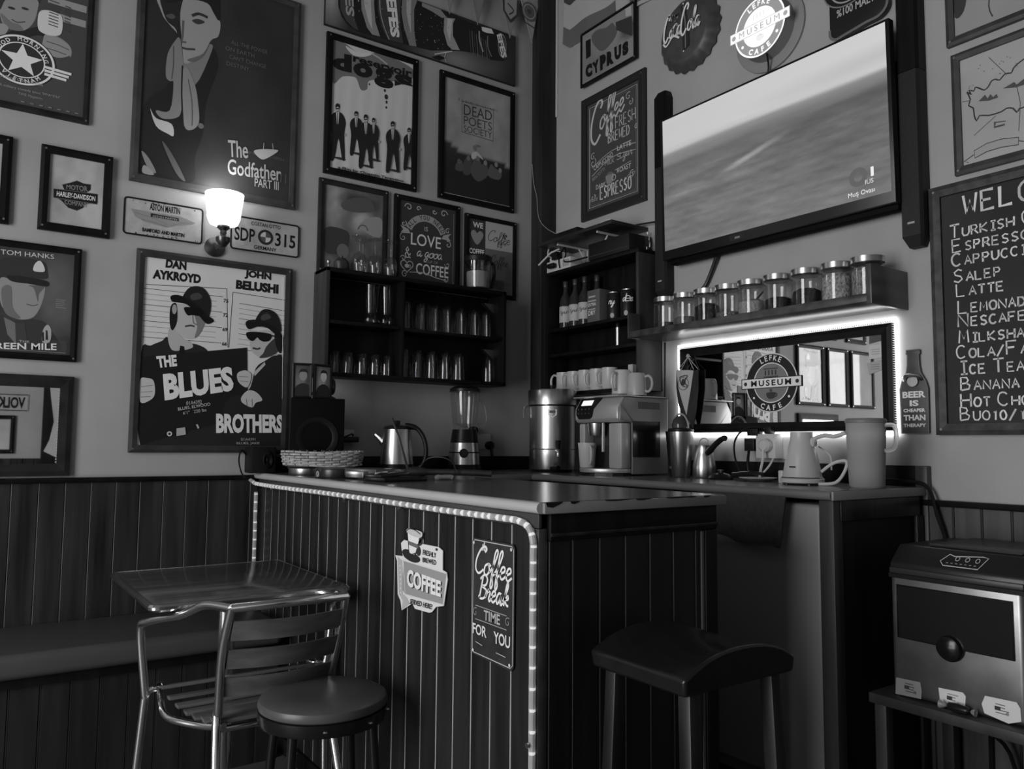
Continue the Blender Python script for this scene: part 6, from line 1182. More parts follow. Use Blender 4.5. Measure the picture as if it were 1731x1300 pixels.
G().lathe([(.0005, 0), (.035, 0), (.068, .012), (.069, .014), (.035, .005), (.0005, .004)], c, 32).build('saucer', ceramic(), t)
# double socket with plugs on the right wall
t = thing('wall_socket', 'white double wall socket with black and white plugs, under the mirror', 'socket', FB(1.49, 0, 1.12))
bb('plate', 1.435, 1.60, .001, .012, 1.125, 1.215, white_pl(), t); bb('adapter', 1.445, 1.535, .0125, .062, 1.128, 1.222, white_pl(), t)
bb('black_plug', 1.395, 1.44, .02, .07, 1.155, 1.205, black(), t); bb('black_plug', 1.405, 1.455, .03, .065, 1.215, 1.243, black(), t); bb('black_plug', 1.475, 1.505, .02, .05, 1.2225, 1.25, black(), t)
g = G(); g.lathe([(.0005, 0), (.026, 0), (.026, -.022), (.018, -.03), (.0005, -.032)], FB(1.50, .0625, 1.178), 20, axis='x'); g.build('white_plug', white_pl(), t)
g = G(); g.tube([FB(1.41, .06, 1.16), FB(1.42, .08, 1.12), FB(1.43, .09, 1.08), FB(1.45, .09, 1.052)], .006, 8, smooth=4); g.tube([FB(1.49, .04, 1.245), FB(1.40, .06, 1.245), FB(1.36, .08, 1.20), FB(1.365, .09, 1.13), FB(1.40, .10, 1.07), FB(1.42, .11, 1.052)], .004, 8, smooth=5); g.build('black_cords', black(), t)
g = G(); g.tube([FB(1.50, .09, 1.16), FB(1.505, .10, 1.12), FB(1.51, .12, 1.08), FB(1.54, .16, 1.052), FB(1.60, .20, 1.052)], .005, 8, smooth=5); g.tube([FB(1.525, .05, 1.14), FB(1.52, .08, 1.10), FB(1.525, .14, 1.062), FB(1.56, .19, 1.051)], .004, 8, smooth=5); g.build('white_cords', white_pl(), t)
# electric coffee pot
c = (-.275, -1.80, Zt); t = thing('electric_coffee_pot', 'white electric coffee pot with a long curved handle', 'coffee pot', c)
G().lathe([(.0005, .024), (.066, .024), (.064, .03), (.054, .085), (.040, .145), (.037, .150), (.037, .178), (.034, .178), (.034, .15), (.05, .085), (.0005, .03)], c, 36).build('jug', ceramic(), t, smooth=40)
G().lathe([(.0005, .004), (.060, .004), (.070, .008), (.072, .020), (.066, .0235), (.0005, .0235)], c, 36).build('base', white_pl(), t)
g = G(); g.lathe([(.0662, .0236), (.069, .0242), (.0662, .0262)], c, 36, close=True); g.build('dark_ring', mat('dark_ring', .04, .4), t)
for q in (0, 2.1, 4.2): G().lathe([(.0005, 0), (.008, 0), (.008, .0039), (.0005, .0039)], (c[0] + .05 * cos(q), c[1] + .05 * sin(q), c[2]), 8).build('foot', black(), t)
g = G(); g.tube([(c[0] + .005, c[1] - .038, c[2] + .135), (c[0] + .0, c[1] - .052, c[2] + .156), (c[0] - .005, c[1] - .09, c[2] + .166), (c[0] - .01, c[1] - .13, c[2] + .163), (c[0] - .012, c[1] - .165, c[2] + .172), (c[0] - .012, c[1] - .172, c[2] + .176)], [.014, .014, .013, .012, .012, .007], 10, smooth=5); g.build('handle', ceramic(), t)
a = Art(lambda h, d, z: (c[0] - (.0605 + d) * cos(h / .06 - .25), c[1] + (.0605 + d) * sin(h / .06 - .25), z), .001, .4); a.rect(.0, Zt + .058, .022, Zt + .063, .12); a.build('logo', printm(), t)
g = G(); g.box(c[0] + .01, c[0] + .04, c[1] + .085, c[1] + .105, Zt, Zt + .045); g.build('switch_box', white_pl(), t, bevel=.004)
g = G(); g.tube([(c[0] + .02, c[1] - .06, Zt + .045), (c[0] + .03, c[1] - .10, Zt + .075), (c[0] + .03, c[1] - .145, Zt + .082), (c[0] + .02, c[1] - .146, Zt + .05), (c[0] + .0, c[1] - .125, Zt + .012), (c[0] - .01, c[1] - .07, Zt + .005)], .0055, 8, smooth=6); g.tube([(c[0] + .05, c[1] - .03, Zt + .13), (c[0] + .07, c[1] - .06, Zt + .10), (c[0] + .07, c[1] - .065, Zt + .05)], .003, 6, smooth=4); g.build('power_cord', white_pl(), t)
# water jug
c = (-.255, -2.022, Zt); t = thing('water_jug', 'tall frosted plastic jug half full of drink at the worktop end', 'jug', c)
fr = mat('frosted_plastic', .6, .45, trans=.5, ior=1.12)
G().lathe([(.0005, 0), (.048, 0), (.053, .006), (.055, .06), (.060, .205), (.0575, .205), (.0525, .06), (.050, .010), (.0005, .008)], c, 40).build('body', fr, t, smooth=40)
G().lathe([(.0005, .2055), (.062, .2055), (.063, .214), (.058, .22), (.0005, .221)], c, 40).build('lid', mat('grey_lid', .2, .45), t)
G().lathe([(.0005, .0085), (.0495, .0105), (.0525, .06), (.0535, .107), (.0005, .107)], c, 36).build('drink', mat('cloudy_drink', .30, .4), t)
g = G(); g.tube([(c[0] + .012, c[1] - .056, Zt + .198), (c[0] + .016, c[1] - .085, Zt + .196), (c[0] + .018, c[1] - .09, Zt + .16), (c[0] + .016, c[1] - .082, Zt + .125), (c[0] + .012, c[1] - .056, Zt + .118)], .007, 10, smooth=5); g.build('handle', fr, t)
t = thing('loose_cable', 'black cable trailing off the end of the back worktop', 'cable', (-.06, -2.05, Zt))
g = G(); g.tube([(-.10, -1.97, Zt + .02), (-.05, -2.03, Zt + .018), (-.035, -2.10, Zt), (-.045, -2.135, .95), (-.04, -2.15, .90), (-.04, -2.16, .84)], .006, 8, smooth=5); g.build('cable', black(), t)

# ================================================================ ware along the left wall
t = thing('wall_switch', 'white double socket behind the blender with black plugs', 'socket', FA(-.41, 0, 1.145))
g = G(); g.box(-.455, -.36, -.010, -.001, 1.147, 1.228); g.build('plate', white_pl(), t, bevel=.003)
for x, z in ((-.475, 1.175), (-.375, 1.168)): g = G(); g.lathe([(.0005, -.0105), (.022, -.0105), (.022, -.035), (.012, -.045), (.0005, -.045)], (x, 0, z), 16, axis='y'); g.tube([(x, -.04, z - .015), (x, -.045, z - .05), (x + .005, -.04, 1.118)], .007, 8); g.build('black_plug', black(), t)
g = G(); g.lathe([(.0005, 0), (.02, 0), (.02, -.03), (.0005, -.035)], (-.478, -.011, 1.245), 14, axis='y'); g.build('black_plug', black(), t)
c = (-.585, -.115, Zt); t = thing('blender', 'steel-based blender with a glass jar and black lid', 'blender', c)
G().lathe([(.0005, 0), (.085, 0), (.088, .006), (.080, .03), (.0005, .03)], c, 32).build('foot', black(), t)
G().lathe([(.0005, .0305), (.079, .0305), (.075, .085), (.0005, .085)], c, 32).build('lower_base', steel(), t)
G().lathe([(.0005, .0855), (.0755, .0855), (.0755, .091), (.0005, .091)], c, 32).build('dark_band', black(), t)
G().lathe([(.0005, .0915), (.0745, .0915), (.069, .135), (.0005, .135)], c, 32).build('upper_base', steel(), t)
G().lathe([(.0005, .1355), (.069, .1355), (.060, .20), (.0005, .20)], c, 32).build('collar', black(), t)
G().lathe([(.0005, .2005), (.055, .2005), (.060, .23), (.073, .36), (.073, .385), (.070, .385), (.070, .36), (.057, .23), (.0005, .207)], c, 32).build('glass_jar', glass(), t, smooth=40)
G().lathe([(.0005, .3855), (.076, .3855), (.075, .40), (.055, .412), (.0005, .414)], c, 32).build('lid', black(), t)
g = G(); g.tube([(c[0] + .066, c[1] - .02, c[2] + .35), (c[0] + .09, c[1] - .03, c[2] + .33), (c[0] + .105, c[1] - .035, c[2] + .26), (c[0] + .098, c[1] - .03, c[2] + .235), (c[0] + .064, c[1] - .015, c[2] + .225)], .006, 8, smooth=4); g.build('jar_handle', glass(), t)
g = G(); g.lathe([(.0005, 0), (.02, 0), (.022, .008), (.018, .012), (.0005, .012)], (0, 0, 0), 20, axis='y'); o = g.build('speed_dial', black(), t)
o.matrix_parent_inverse = Matrix(); o.location = (-.045, -.064 - .006, .085); o.rotation_euler = (0, 0, radians(-35) + pi)
c = (-1.065, -.335, Zt); t = thing('electric_kettle', 'brushed steel electric kettle with a black arched handle', 'kettle', c)
G().lathe([(.0005, 0), (.080, 0), (.080, .018), (.074, .020), (.073, .040), (.0005, .040)], c, 32).build('power_base', black(), t)
G().lathe([(.0005, .0405), (.072, .0405), (.070, .06), (.060, .19), (.0005, .19)], c, 36).build('body', steel(), t)
kl = G().lathe([(.0005, .1905), (.060, .1905), (.055, .202), (.03, .208), (.0005, .209)], c, 32).build('lid', black(), t)
ax, ay = .82, -.573
g = G(); g.tube([(c[0] + ax * r_, c[1] + ay * r_, c[2] + z) for r_, z in ((.035, .205), (.085, .195), (.118, .15), (.128, .09), (.115, .04), (.085, .018))], [.013, .014, .014, .013, .012, .010], 12, smooth=5); g.build('handle', black(), t)
g = G(); g.tube([(c[0] - ax * .055, c[1] - ay * .055, c[2] + .13), (c[0] - ax * .08, c[1] - ay * .08, c[2] + .155), (c[0] - ax * .095, c[1] - ay * .095, c[2] + .168)], [.018, .013, .010], 10); g.build('spout', steel(), t)
g = G(); g.box(c[0] - .01, c[0] + .01, c[1] - .012, c[1] + .012, c[2] + .2095, c[2] + .228); g.build('lid_tab', black(), kl, bevel=.003)
t = thing('thin_rod', 'thin dark rod leaning in front of the kettle', 'rod', (-1.11, -.48, Zt)); g = G(); g.tube([(-1.10, -.52, Zt + .005), (-1.12, -.46, Zt + .16), (-1.14, -.43, Zt + .235)], [.006, .004, .006], 8); g.build('rod', mat('grey_rod', .08, .35, .5), t)
# black loudspeaker and what stands on it
t = thing('loudspeaker', 'black box loudspeaker on the bar in front of the poster', 'loudspeaker', (0, 0, 0))
g = G(); g.box(0, .218, 0, .185, 0, .313); g.build('cabinet', mat('speaker_cabinet', .004, .75, spec=.1), t, bevel=.004)
g = G(); g.lathe([(.060, 0), (.085, 0), (.085, -.004), (.070, -.004), (.062, -.001)], (.109, -.0002, .15), 32, axis='y', close=True); g.build('cone_ring', mat('cone_ring', .006, .5, spec=.2), t)
g = G(); g.lathe([(.0005, -.001), (.0595, -.001), (.03, -.0005), (.0005, -.004)], (.109, -.0005, .15), 28, axis='y'); g.build('cone', mat('cone_paper', .004, .8, spec=.1), t)
t.location = (-1.513, -.258, Zt); t.rotation_euler = (0, 0, -.337)
t = thing('double_photo_frame', 'hinged double photo frame standing on the black loudspeaker', 'photo frame', (-1.42, -.2, 1.3585))
def leaf(nm, p0, p1, sh):
    p0, p1 = Vector((*p0, 0)), Vector((*p1, 0)); ex = (p1 - p0).normalized(); nn = Vector((ex.y, -ex.x, 0)); W_ = (p1 - p0).length
    F = lambda h, d, z: tuple(p0 + ex * h + nn * d + Vector((0, 0, z)))
    fp = frame_parts(F, 0, 1.359, W_, 1.507, .010, .012, black(), t, name='frame')
    a = Art(F, .006, .2); a.grid(.009, 1.368, W_ - .009, 1.498, 6, 8, lambda u, v: sh * (.5 + .5 * blob(u, v, .3, .45, .6, .7, 1)))
    cx, cz = W_ * .55, 1.455
    a.sm([(cx - .034, 1.369), (cx - .034, 1.40), (cx - .012, 1.42), (cx + .014, 1.42), (cx + .034, 1.40), (cx + .034, 1.369)], .06); a.ell(cx, cz - .016, .009, .016, sh * .9, 12); a.ell(cx, cz, .016, .022, sh * 1.15, 18); a.sm([(cx - .018, cz + .003), (cx - .014, cz + .022), (cx, cz + .028), (cx + .015, cz + .022), (cx + .018, cz + .002), (cx + .012, cz + .014), (cx - .012, cz + .014)], .05)
    a.line([(.0095, 1.3685), (W_ - .0095, 1.3685), (W_ - .0095, 1.4975)], .0016, sh * 1.1)
    a.build('photo', printm(), fp)
leaf('left', (-1.497, -.215), (-1.418, -.238), .22); leaf('right', (-1.415, -.238), (-1.325, -.212), .40)
t = thing('round_ornament', 'small round dark ornament behind the double photo frame', 'ornament', (-1.315, -.15, 1.3585))
G().lathe([(.0005, .0005), (.025, .0005), (.022, .012), (.010, .018), (.0005, .018)], (-1.308, -.17, 1.3585), 16).build('foot', mat('dark_glaze', .04, .3), t)
g = G(); g.lathe([(.0005, -.012), (.030, -.012), (.036, 0), (.030, .012), (.0005, .012)], (-1.308, -.17, 1.418), 24, axis='x', sx=1, sy=1.15); g.build('disc', mat('dark_glaze', .04, .3), t)
t = thing('small_loudspeaker', 'small dark loudspeaker lying at the wall end of the bar', 'loudspeaker', (-1.57, -.1, Zt))
g = G(); g.box(-1.545 - .085, -1.525, -.135, -.038, Zt + .0005, 1.155); g.build('cabinet', mat('small_speaker_cabinet', .012, .5, spec=.2), t, bevel=.006)
g = G(); g.lathe([(.0005, 0), (.034, 0), (.036, -.004), (.030, -.006), (.012, -.002), (.0005, -.005)], (-1.562, -.1355, 1.10), 24, axis='y', sx=.6); g.build('cone', mat('glossy_cone', .006, .2), t)
g = G(); g.tube([(-1.63, -.06, 1.12), (-1.652, -.07, 1.14), (-1.665, -.08, 1.10), (-1.655, -.085, 1.05), (-1.64, -.09, 1.025)], .0035, 6, smooth=5); g.build('lead', black(), t)
t = thing('black_adapter', 'black power adapter in a white socket beside the loudspeaker', 'socket', FA(-1.16, 0, 1.165))
g = G(); g.box(-1.215, -1.12, -.008, -.001, 1.165, 1.235); g.build('plate', white_pl(), t, bevel=.002)
g = G(); g.box(-1.20, -1.115, -.055, -.0085, 1.178, 1.203); g.build('adapter', black(), t, bevel=.004)
g = G(); g.tube([(-1.22, -.05, 1.185), (-1.18, -.06, 1.205), (-1.15, -.055, 1.215), (-1.145, -.05, 1.205)], .004, 6, smooth=4); g.build('cord', black(), t)

# ================================================================ things lying on the bar
c = (-1.475, -.36, Zt); t = thing('round_tin', 'silver flat round tin under the wicker basket', 'tin', c, 'flat round tins')
G().lathe([(.0005, 0), (.070, 0), (.072, .003), (.072, .026), (.0005, .026)], c, 36).build('tin', steel(), t); G().lathe([(.0005, .0262), (.075, .0262), (.076, .0285), (.072, .036), (.0005, .036)], c, 36).build('lid', steel(), t)
c = (-1.472, -.655, Zt); t = thing('round_tin', 'dark flat round tin with an emblem, nearer the bar end', 'tin', c, 'flat round tins')
G().lathe([(.0005, 0), (.076, 0), (.078, .004), (.078, .030), (.0005, .030)], c, 36).build('tin', mat('dark_tin', .06, .3, .7), t); G().lathe([(.0005, .0302), (.078, .0302), (.076, .036), (.0005, .036)], c, 36).build('lid', mat('dark_tin', .06, .3, .7), t)
a = Art(lambda h, d, z: (c[0] - (.0785 + d) * cos(h / .078 + .25), c[1] - (.0785 + d) * sin(h / .078 + .25), z), .0004, .35); a.ring(-.01, Zt + .015, .006, .011, .4, 16); a.line([(-.016, Zt + .02), (-.004, Zt + .01)], .003, .4); a.build('emblem', printm(), t)
t = thing('wicker_basket', 'pale oval wicker basket resting on the round tins', 'basket', (0, 0, 0))
g = G(); R1, R2 = .150, .095
for k in range(7):
    zz = .005 + k * .0082; s = 1 + .06 * k / 7; pts = []
    for i in range(96):
        q = 2 * pi * i / 96; w = .0034 * (1 if (k % 2) else -1) * cos(16 * q); pts.append(((R1 * s + w) * cos(q), (R2 * s + w) * sin(q), zz + .0025 * sin(2 * q + k) + .003 * cos(2 * q)))
    g.tube(pts, .0042, 6, closed=True)
g.build('weave', mat('pale_wicker', .42, .7, noise=.3, nscale=(60, 60, 60)), t)
g = G()
for i in range(32): q = 2 * pi * i / 32; g.tube([(R1 * cos(q), R2 * sin(q), .003), (R1 * 1.06 * cos(q), R2 * 1.06 * sin(q), .062)], .0026, 5)
g.build('stakes', mat('wicker_stake', .14, .7), t)
g = G(); g.lathe([(.0005, 0), (.094, 0), (.094, .003), (.0005, .003)], (0, 0, 0), 36, sx=1.55); g.build('base', mat('wicker_stake', .14, .7), t)
t.location = (-1.432, -.415, Zt + .0365); t.rotation_euler = (0, 0, -.337)
t = thing('card_reader', 'black flat device with a silver clip edge on the bar', 'device', (-1.40, -.88, Zt))
g = G(); g.obox((-1.405, -.82, Zt + .0245), (.055, .012, 0), (-.02, .09, 0), (0, 0, .014)); g.build('case', mat('grey_case', .10, .3, .4), t, bevel=.004)
g = G(); g.obox((-1.47, -.83, Zt + .018), (.012, .003, 0), (-.012, .05, 0), (0, 0, .012)); g.build('clip', steel(), t, bevel=.003)
t = thing('grey_folder', 'pale grey folder lying between the basket and the kettle', 'folder', (-1.25, -.60, Zt)); g = G(); g.obox((-1.24, -.53, Zt + .012), (.04, .06, 0), (.09, -.06, 0), (0, 0, .0115)); g.build('cover', mat('folder_cover', .16, .5), t, bevel=.003)
t = thing('wallet', 'black bill holder lying on the bar with a chrome clasp', 'bill holder', (-1.42, -.95, Zt))
g = G(); g.obox((-1.40, -1.00, Zt + .0075), (.085, .005, 0), (-.01, .055, 0), (0, 0, .007)); g.build('cover', black(), t, bevel=.004)
g = G(); g.obox((-1.42, -.97, Zt + .021), (.06, .012, .004), (-.01, .04, 0), (0, 0, .006)); g.build('upper_flap', mat('flap_leather', .012, .3), t, bevel=.003)
g = G(); g.tube([(-1.475, -.985, Zt + .016), (-1.468, -.985, Zt + .026), (-1.45, -.99, Zt + .030), (-1.43, -.99, Zt + .031)], .004, 6, smooth=3); g.build('clasp', chrome(), t)
t = thing('folded_umbrella', 'dark folded umbrella lying across the bar with a wrist loop', 'umbrella', (-1.12, -.85, Zt))
g = G(); g.tube([(-1.24, -.76, Zt + .020), (-1.20, -.795, Zt + .022), (-1.12, -.86, Zt + .022), (-1.04, -.93, Zt + .021), (-.99, -.97, Zt + .018)], [.010, .018, .021, .020, .012], 12, smooth=3); g.build('folded_canopy', mat('umbrella_cloth', .022, .6, noise=.4, nscale=(80, 80, 80)), t)
g = G(); g.tube([(-1.20, -.80, Zt + .04), (-1.185, -.83, Zt + .072), (-1.15, -.87, Zt + .078), (-1.12, -.90, Zt + .06), (-1.11, -.91, Zt + .02)], .0028, 6, smooth=6); g.build('wrist_loop', black(), t)
t = thing('rolled_tissue', 'small pale rolled cloth lying beside the umbrella', 'cloth', (-1.19, -1.0, Zt)); g = G(); g.tube([(-1.245, -.99, Zt + .0065), (-1.225, -1.0, Zt + .0105), (-1.195, -1.01, Zt + .0115), (-1.185, -1.015, Zt + .0085)], [.006, .010, .011, .008], 10, smooth=3); g.build('cloth', mat('pale_cloth', .22, .8), t)

# ================================================================ bar
t = thing('bar_counter', 'dark boarded bar with pale bead lines below its worktop', 'bar', (-1.28, -1.0, 0))
def FE(h, d, z): return (h, -2.027 - d, z)
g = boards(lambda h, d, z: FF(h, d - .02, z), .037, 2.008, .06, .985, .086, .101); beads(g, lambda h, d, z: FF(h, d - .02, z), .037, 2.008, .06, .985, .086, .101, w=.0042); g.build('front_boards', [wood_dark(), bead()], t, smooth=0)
g = G(); g.box(-1.566, -1.5555, -2.0265, -.037, .985, 1.0185); g.build('top_trim', mat('bar_trim', .05, .4, noise=.3, nscale=(20, 4, 20)), t, bevel=.003)
g = G(); g.box(-1.566, -1.54, -2.0265, -2.0085, .0, .9845); g.build('corner_trim', mat('bar_trim', .05, .4), t, bevel=.003)
g = boards(lambda h, d, z: FE(h, d - .02, z), -1.5395, -1.03, .06, .955, .082, -1.472); beads(g, lambda h, d, z: FE(h, d - .02, z), -1.5395, -1.03, .06, .955, .082, -1.472, w=.003); g.build('end_boards', [mat('bar_end_boards', .010, .45, noise=.5, nscale=(20, 20, 2)), bead2()], t, smooth=0)
g = G(); g.box(-1.5395, -.985, -2.036, -2.0075, .9555, 1.0185); g.build('end_top_rail', wood_black(), t, bevel=.004)
g = G(); g.box(-1.5395, -.985, -2.0395, -2.0362, .966, .974); g.build('rail_moulding', wood_dark(), t, bevel=.001)
g = G(); g.box(-1.0295, -.985, -2.036, -1.99, .0, .955); g.build('end_post', wood_black(), t, bevel=.003)
g = G(); g.box(-1.041, -1.0335, -2.0325, -2.0275, .06, .952); g.build('edge_strip', mat('grey_edge_strip', .10, .4), t, smooth=0)
g = G(); g.box(-1.566, -1.55, -2.0, -.037, .0, .0595); g.build('kick_board', wood_black(), t, smooth=0)
g = G(); g.box(-1.53, -.985, -1.99, -.64, .0, 1.0185); g.build('carcass', black_matt(), t, smooth=0)

# LED rope along the edge
t = thing('led_rope', 'clear tube of small lights along the front edge of the bar', 'rope light', (-1.58, -1.0, .95))
pts = [(-1.583, -.046, .30), (-1.580, -.050, .60), (-1.580, -.050, .93), (-1.580, -.052, .955)]
V1 = pts
top = [(-1.600, -.03, 1.015), (-1.592, -.055, 1.004), (-1.590, -.09, 1.000), (-1.590, -.40, .9985), (-1.585, -.80, 1.0005), (-1.580, -1.2, 1.000), (-1.578, -1.6, .9985), (-1.577, -1.90, .9995), (-1.576, -1.965, .998), (-1.575, -2.002, .985), (-1.575, -2.018, .955), (-1.575, -2.018, .90), (-1.575, -2.018, .50), (-1.575, -2.018, .02)]
clear = mat('clear_rope_tube', .75, .2, trans=.6, ior=1.25, emit=.02)
g = G(); g.tube(V1, .008, 10, smooth=5); g.tube(top, .008, 10, smooth=8)
low = [(-1.583, -.046, .30), (-1.60, -.07, .22), (-1.66, -.14, .10), (-1.60, -.22, .03), (-1.62, -.40, .012)]
g.tube(low, .009, 10, smooth=6); g.build('tube', clear, t)
def along(path, step):
    P = crom(path, 20); out = []; acc = 0
    for a_, b_ in zip(P, P[1:]):
        acc += (b_ - a_).length
        if acc >= step: out.append((b_, (b_ - a_).normalized())); acc = 0
    return out
LED = mat('led_glow', .9, .4, emit=.95)
P = along(top, .027)
for i, (p, d_) in enumerate(P[:96]):
    g = G(); g.obox(p, d_ * .0022, d_.orthogonal().normalized() * .0045, d_.cross(d_.orthogonal()).normalized() * .0045); g.build('led', LED, t, smooth=0)
g = G()
for p, d_ in P[96:] + along(V1, .034) + along(low, .034): g.obox(p, d_ * .0022, d_.orthogonal().normalized() * .0045, d_.cross(d_.orthogonal()).normalized() * .0045)
o = g.build('more_leds', LED, t, smooth=0); o['kind'] = 'stuff'
g = G()
for p in ((-1.589, -.27, .986), (-1.581, -.98, .986), (-1.577, -1.37, .985), (-1.587, -2.018, .52)): g.lathe([(.0005, -.003), (.006, -.003), (.006, .003), (.0005, .003)], p, 10, axis='x')
g.build('fixing_clips', steel(), t)

# shaped coffee sign on the bar front
t = thing('coffee_sign', 'cut-out sign with a cup reading freshly brewed coffee', 'sign', FF(1.5, .02, .73))
D0 = .004
def sheet(nm, pl, d, m): g = G(); g.prism(pl, FF, d, d + .002); return g.build(nm, m, t, smooth=0)
sheet('backing', [(1.357,0.884),(1.376,0.895),(1.441,0.893),(1.489,0.895),(1.575,0.896),(1.598,0.889),(1.599,0.838),(1.620,0.835),(1.625,0.817),(1.607,0.746),(1.567,0.737),(1.544,0.719),(1.529,0.715),(1.448,0.712),(1.433,0.724),(1.369,0.694),(1.361,0.719),(1.342,0.736),(1.334,0.830),(1.322,0.845),(1.370,0.848),(1.361,0.868)], D0, mat('sign_pale', lin(.62) / .42, .45))
a = Art(FF, D0 + .0021, .42, .0002)
a.poly([(1.374,0.837),(1.620,0.833),(1.615,0.816),(1.604,0.748),(1.389,0.742),(1.371,0.754)], .42); a.line([(1.374,0.837),(1.620,0.833),(1.604,0.748),(1.389,0.742),(1.374,0.837)], .004, .6)
a.poly([(1.338,0.843),(1.368,0.835),(1.375,0.742),(1.401,0.736),(1.416,0.720),(1.369,0.695),(1.376,0.722),(1.351,0.738)], .5)
for i in range(8): q = [(1.355,0.819),(1.363,0.730)]; a.ell(q[0][0] + (q[1][0] - q[0][0]) * i / 7, q[0][1] + (q[1][1] - q[0][1]) * i / 7, .0025, None, .8, 8, up=i == 0)
a.qtext('COFFEE', [(1.406,0.766),(1.598,0.765),(1.598,0.808),(1.407,0.816)], .12, .05); a.qtext('COFFEE', [(1.400,0.767),(1.593,0.766),(1.593,0.809),(1.401,0.817)], .78, .04)
a.qtext('FRESHLY', [(1.490,0.866),(1.565,0.866),(1.565,0.879),(1.492,0.881)], .15, .02); a.qtext('BREWED', [(1.491,0.846),(1.566,0.847),(1.566,0.860),(1.490,0.859)], .15, .02); a.qtext('SERVED HERE!', [(1.419,0.721),(1.547,0.727),(1.549,0.741),(1.424,0.736)], .15, .02)
a.ell(*[(1.467,0.873)][0], .012, .013, .15, 16)
a.sm([(1.370,0.863),(1.402,0.871),(1.470,0.857),(1.468,0.843),(1.429,0.839),(1.385,0.847)], .12); a.poly([(1.400,0.919),(1.476,0.914),(1.453,0.866),(1.442,0.860),(1.413,0.863)], .72); a.line([(1.400,0.919),(1.476,0.914),(1.453,0.866),(1.428,0.859),(1.413,0.863),(1.400,0.919)], .004, .12)
a.poly([(1.405,0.896),(1.471,0.891),(1.466,0.880),(1.410,0.885)], .3); a.sm([(1.394,0.921),(1.411,0.932),(1.446,0.931),(1.488,0.927),(1.482,0.912),(1.440,0.911)], .55); a.line([(1.394,0.921),(1.411,0.930),(1.446,0.930),(1.479,0.921)], .003, .1, smooth=3)
a.line([(1.471,0.906),(1.489,0.911),(1.482,0.894),(1.463,0.891)], .005, .15, smooth=3); a.ell(*[(1.569,0.889)][0], .004, None, .1, 8)
a.build('lettering', printm(), t)
# tall coffee break sign
t = thing('coffee_break_sign', 'tall dark tin sign reading the coffee break time for you', 'sign', FF(1.84, .02, .655))
pl = [(1.745 + .0, .665), (1.752, .655), (1.918, .650), (1.928, .660), (1.930, .93), (1.922, .939), (1.752, .939), (1.745, .930)]
sheet('plate', pl, D0, mat('tin_sign_dark', .035, .45, noise=.3)); a = Art(FF, D0 + .0021, .27, .0002); c_ = .5
a.line([(1.750, .67), (1.756, .66), (1.915, .656), (1.924, .664), (1.925, .926), (1.918, .934), (1.756, .934), (1.750, .926)], .0022, .42, True)
a.script('the', 1.788, .912, .013, .003, c_, .2); a.script('Coffee', 1.757, .855, .040, .0055, .62, .25, -.02); a.script('Break', 1.772, .795, .036, .0055, .62, .25, -.02)
a.line([(1.765, .775), (1.90, .772)], .002, .35); a.line([(1.765, .742), (1.90, .740)], .002, .35); a.ctext('TIME', 1.838, .746, .024, .4, .02, wmax=.07); a.L += 1
for h in (1.765, 1.905): curl(a, h, .758, .012, .002, .32, 1, 1)
a.ctext('FOR', 1.785, .705, .026, c_, .02, wmax=.062); a.ctext('YOU', 1.882, .700, .028, c_, .02, wmax=.068)
for q in ((1.755, .927), (1.918, .927), (1.757, .665), (1.915, .663)): a.ell(q[0], q[1], .004, None, .5, 8)
a.line([(1.77, .688), (1.80, .684)], .002, .4); a.line([(1.86, .680), (1.90, .678)], .002, .4)
a.build('lettering', printm(), t)

# ================================================================ bench
t = thing('wall_bench', 'long padded bench running along the left wall', 'bench', (-3.4, -.26, 0))
g = G(); g.box(-5.25, -1.60, -.50, -.022, .425, .505); g.build('cushion', mat('bench_vinyl', .09, .38, noise=.06, nscale=(4, 4, 4)), t, bevel=.025, seg=4)
g = G(); g.box(-5.25, -1.60, -.47, -.022, .395, .4245); g.build('seat_board', wood_black(), t, smooth=0)
g = boards(lambda h, d, z: (h, -.44 - d, z), -5.25, -1.60, .0, .3945, .0865, -2.46, .015); beads(g, lambda h, d, z: (h, -.44 - d, z), -5.25, -1.60, .0, .3945, .0865, -2.46, .015); g.build('front_boards', [mat('bench_boards', .018, .45, noise=.5, nscale=(20, 20, 2)), bead2()], t, smooth=0)

# ================================================================ table
t = thing('cafe_table', 'square wood-grain cafe table with a bright metal edge by the bar', 'table', (-1.88, -.77, 0))
g = G(); g.box(-2.17, -1.605, -1.083, -.425, .706, .726); g.build('tabletop', mat('table_wood', .09, .16, noise=.35, nscale=(2, 40, 20)), t, bevel=.002)
g = G(); x0, x1, y0, y1 = -2.172, -1.603, -1.085, -.423
pl = arc(x1 - .02, y1 - .02, .022, .022, 0, 90, 4) + arc(x0 + .02, y1 - .02, .022, .022, 90, 180, 4) + arc(x0 + .02, y0 + .02, .022, .022, 180, 270, 4) + arc(x1 - .02, y0 + .02, .022, .022, 270, 360, 4)
g.tube([(x, y, .716) for x, y in pl], .0105, 8, closed=True); g.build('metal_edge', chrome(), t)
G().lathe([(.0005, .012), (.026, .012), (.026, .69), (.0005, .69)], (-1.88, -.75, 0), 20).build('column', chrome(), t)
g = G(); g.obox((-1.88, -.75, .697), (.20, 0, 0), (0, .03, 0), (0, 0, .0065)); g.obox((-1.88, -.75, .697), (.03, 0, 0), (0, .22, 0), (0, 0, .0064)); g.build('top_spider', black(), t, smooth=0)
G().lathe([(.0005, 0), (.24, 0), (.24, .006), (.20, .014), (.03, .03), (.0005, .03)], (-1.88, -.75, 0), 40).build('base_disc', mat('table_base', .35, .3, .8), t)

